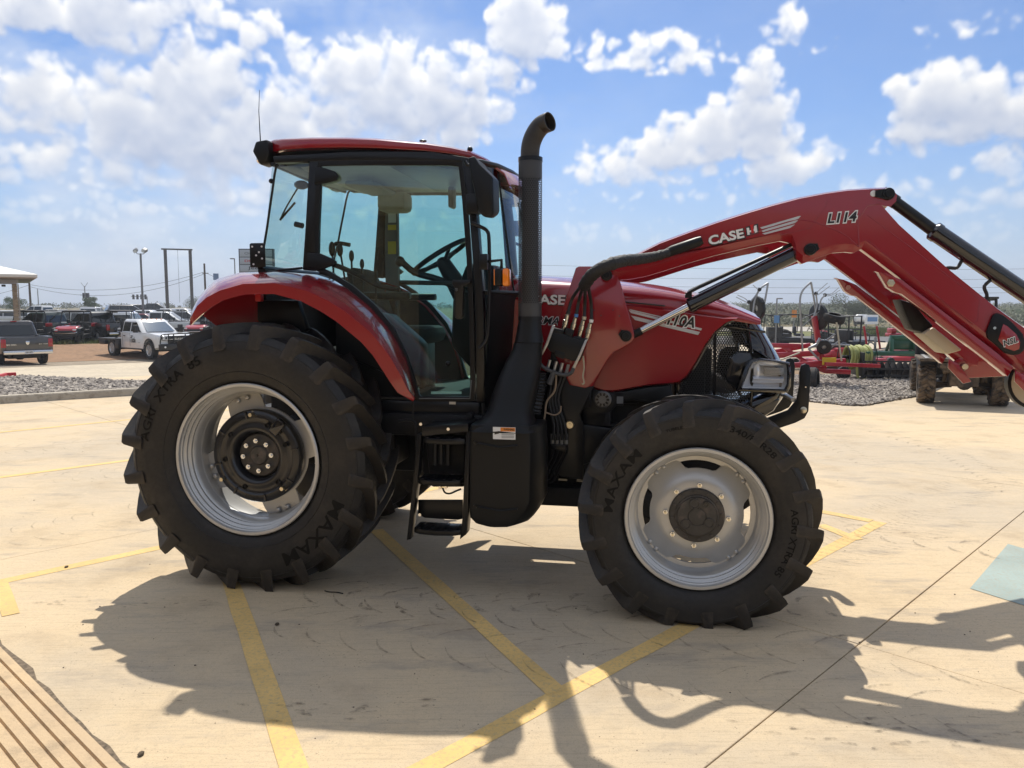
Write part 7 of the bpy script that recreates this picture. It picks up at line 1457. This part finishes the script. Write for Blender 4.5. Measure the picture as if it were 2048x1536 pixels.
for k in range(26): m=M(); m.box((-8.7+.3*k,-.565,fz+.02),(-8.7+.3*k+.27,-.551,H_-.38)); part('siding_board',m,mFAS,fa)
mSTB=mat('tan_limestone',(.36,.29,.20),.9,var=.3,vs=5,bump=.4,bs=12)
for cx in(-1.12,-2.35):
    rs=random.Random(int(cx*10)); z=0; col_=part('column_core',M().box((cx-.09,-.36,0),(cx+.09,-.16,fz)),mTRM,t)
    while z<fz-.05:
        h=rs.uniform(.12,.24); m=M(); m.box((cx-.13,-.40,z+.005),(cx+.13,-.12,min(fz,z+h)-.008)); part('stone',m,mSTB,col_,.015); z+=h
m=M(); m.box((-.97,-.32,0),(-.91,-.20,fz)); part('downpipe',m,mTRM,t,.01); m=M(); m.box((-9,6,0),(-2,6.3,H_-.3)); part('wall',m,mSTB,t)
m=M(); m.box((-1.75,-.5,fz-.16),(-1.55,-.3,fz-.04)); part('lamp',m,mVBK,t,.02)
# steel post right at the left picture edge
m=M(); p=gpt(-4,762); m.tube([(p.x,p.y,0),(p.x,p.y,.9)],.05,10); m.ball((p.x,p.y,.9),.05); tag(part('bollard',m,mPOL,None),'slim grey post standing in the loose stones','bollard')
# ---- brush, trees
def leaf_clump(V,Fc,c,r,n,rs,size):
    for k in range(n):
        u=rs.uniform(-1,1); a=rs.uniform(0,2*PI); q=rs.random()**.33; s_=math.sqrt(1-u*u); p=(c[0]+r[0]*q*s_*math.cos(a),c[1]+r[1]*q*s_*math.sin(a),c[2]+r[2]*q*u)
        d=Vector((rs.gauss(0,1),rs.gauss(0,1),rs.gauss(0,1))).normalized()*size*rs.uniform(.6,1.3); e=d.orthogonal().normalized()*size*rs.uniform(.4,.8); nb=len(V); P_=Vector(p)
        V+=[tuple(P_-d-e*.3),tuple(P_-d*.2+e),tuple(P_+d),tuple(P_-d*.2-e)]; Fc.append((nb,nb+1,nb+2,nb+3))
def leafmat(name,c1,c2):
    m=bpy.data.materials.new(name); m.use_nodes=True; g=G(m.node_tree); b=m.node_tree.nodes['Principled BSDF']; b.inputs['Roughness'].default_value=.75; P=g.n('ShaderNodeNewGeometry').outputs['Position']
    g.l(g.mix(g.mr(g.noise(P,.09,4,.6),.4,.62),(*c1,1),(*c2,1)),b.inputs['Base Color']); return m
mBR=leafmat('brush_leaves',(.075,.092,.045),(.135,.142,.08)); mDK=leafmat('dark_tree_leaves',(.035,.05,.025),(.06,.075,.035)); mGT=leafmat('green_tree_leaves',(.06,.10,.03),(.09,.12,.04))
rs=random.Random(77); V=[];Fc=[]
for k in range(2600):
    y=112+390*rs.random()**1.4; x=rs.uniform(.28,1.0)*y if rs.random()<.85 else rs.uniform(-.75,.28)*y
    if x<.28*y and y<260: y=rs.uniform(260,480); x=rs.uniform(-.75,.28)*y
    s_=rs.uniform(.5,1.6)*(1+y/900); z=gz(x,y); leaf_clump(V,Fc,(x,y,z+s_*.65),(s_*1.3,s_*1.1,s_*.8),34,rs,.20*(1+y/420))
me=bpy.data.meshes.new('brush'); me.from_pydata(V,[],Fc); me.materials.append(mBR); o=obj('brush',me); o['kind']='stuff'; o['label']='low green brush covering the far rise'
def tree(label,px,pb,pt,Y,wpx,mt,seed,dens=240):
    rs=random.Random(seed); b=aty(px,pb,Y); tp_=aty(px,pt,Y); zb=gz(b.x,Y)-.1; h=tp_.z-zb; w_=wpx/F*Y/2; t=thing('tree',label,'tree',(b.x,Y,zb))
    m=M(); m.tube(sm([(0,0,0),(rs.uniform(-.1,.1)*h,0,h*.3),(rs.uniform(-.1,.1)*h,.0,h*.6)],3),[h*.035,h*.033,h*.03,h*.027,h*.024,h*.02,h*.015],8)
    for k in range(5): a=rs.uniform(0,2*PI); m.tube([(0,0,h*rs.uniform(.25,.4)),(math.cos(a)*w_*.5,math.sin(a)*w_*.5,h*rs.uniform(.6,.8))],[h*.018,h*.008],5)
    part('trunk',m,mWOD,t); V=[];Fc=[]
    for k in range(16):
        a=rs.uniform(0,2*PI); q=rs.random()**.5*.75; z=h*rs.uniform(.42,.88); r=w_*rs.uniform(.25,.42); leaf_clump(V,Fc,(w_*q*math.cos(a),w_*q*math.sin(a),z),(r,r,r*.8),dens,rs,h*.020)
    me=bpy.data.meshes.new('crown'); me.from_pydata(V,[],Fc); me.materials.append(mt); obj('crown',me,None,t)
tree('dark spreading tree standing behind the loader arm',1712,655,583,112,110,mDK,1,420); tree('small round green tree beyond the white pickups',182,606,589,150,36,mGT,2); tree('green tree behind the canopy columns',34,607,592,140,46,mGT,3); tree('green tree seen past the loader tip',2030,655,615,130,90,mGT,4); tree('scrubby tree at the edge of the brush',1600,650,622,120,60,mBR,5); tree('low scrub tree beside the highway',1980,656,622,120,80,mBR,6); tree('low round tree far beyond the grey pickup',400,606,596,170,70,mBR,7)

# ---- thin summer haze over the whole place
m=M(); m.box((-960,-90,-3),(960,2640,70)); hz=obj('haze',m.mesh('haze',smooth=False)); hz['kind']='stuff'; hz['label']='thin pale summer haze'
mh=bpy.data.materials.new('pale_air'); mh.use_nodes=True; nt=mh.node_tree; nt.nodes.remove(nt.nodes['Principled BSDF']); pvn=nt.nodes.new('ShaderNodeVolumePrincipled'); pvn.inputs['Color'].default_value=(.86,.91,1,1); pvn.inputs['Density'].default_value=.0006; pvn.inputs['Anisotropy'].default_value=.3
nt.links.new(pvn.outputs[0],nt.nodes['Material Output'].inputs['Volume']); hz.data.materials.append(mh); hz.display_type='WIRE'
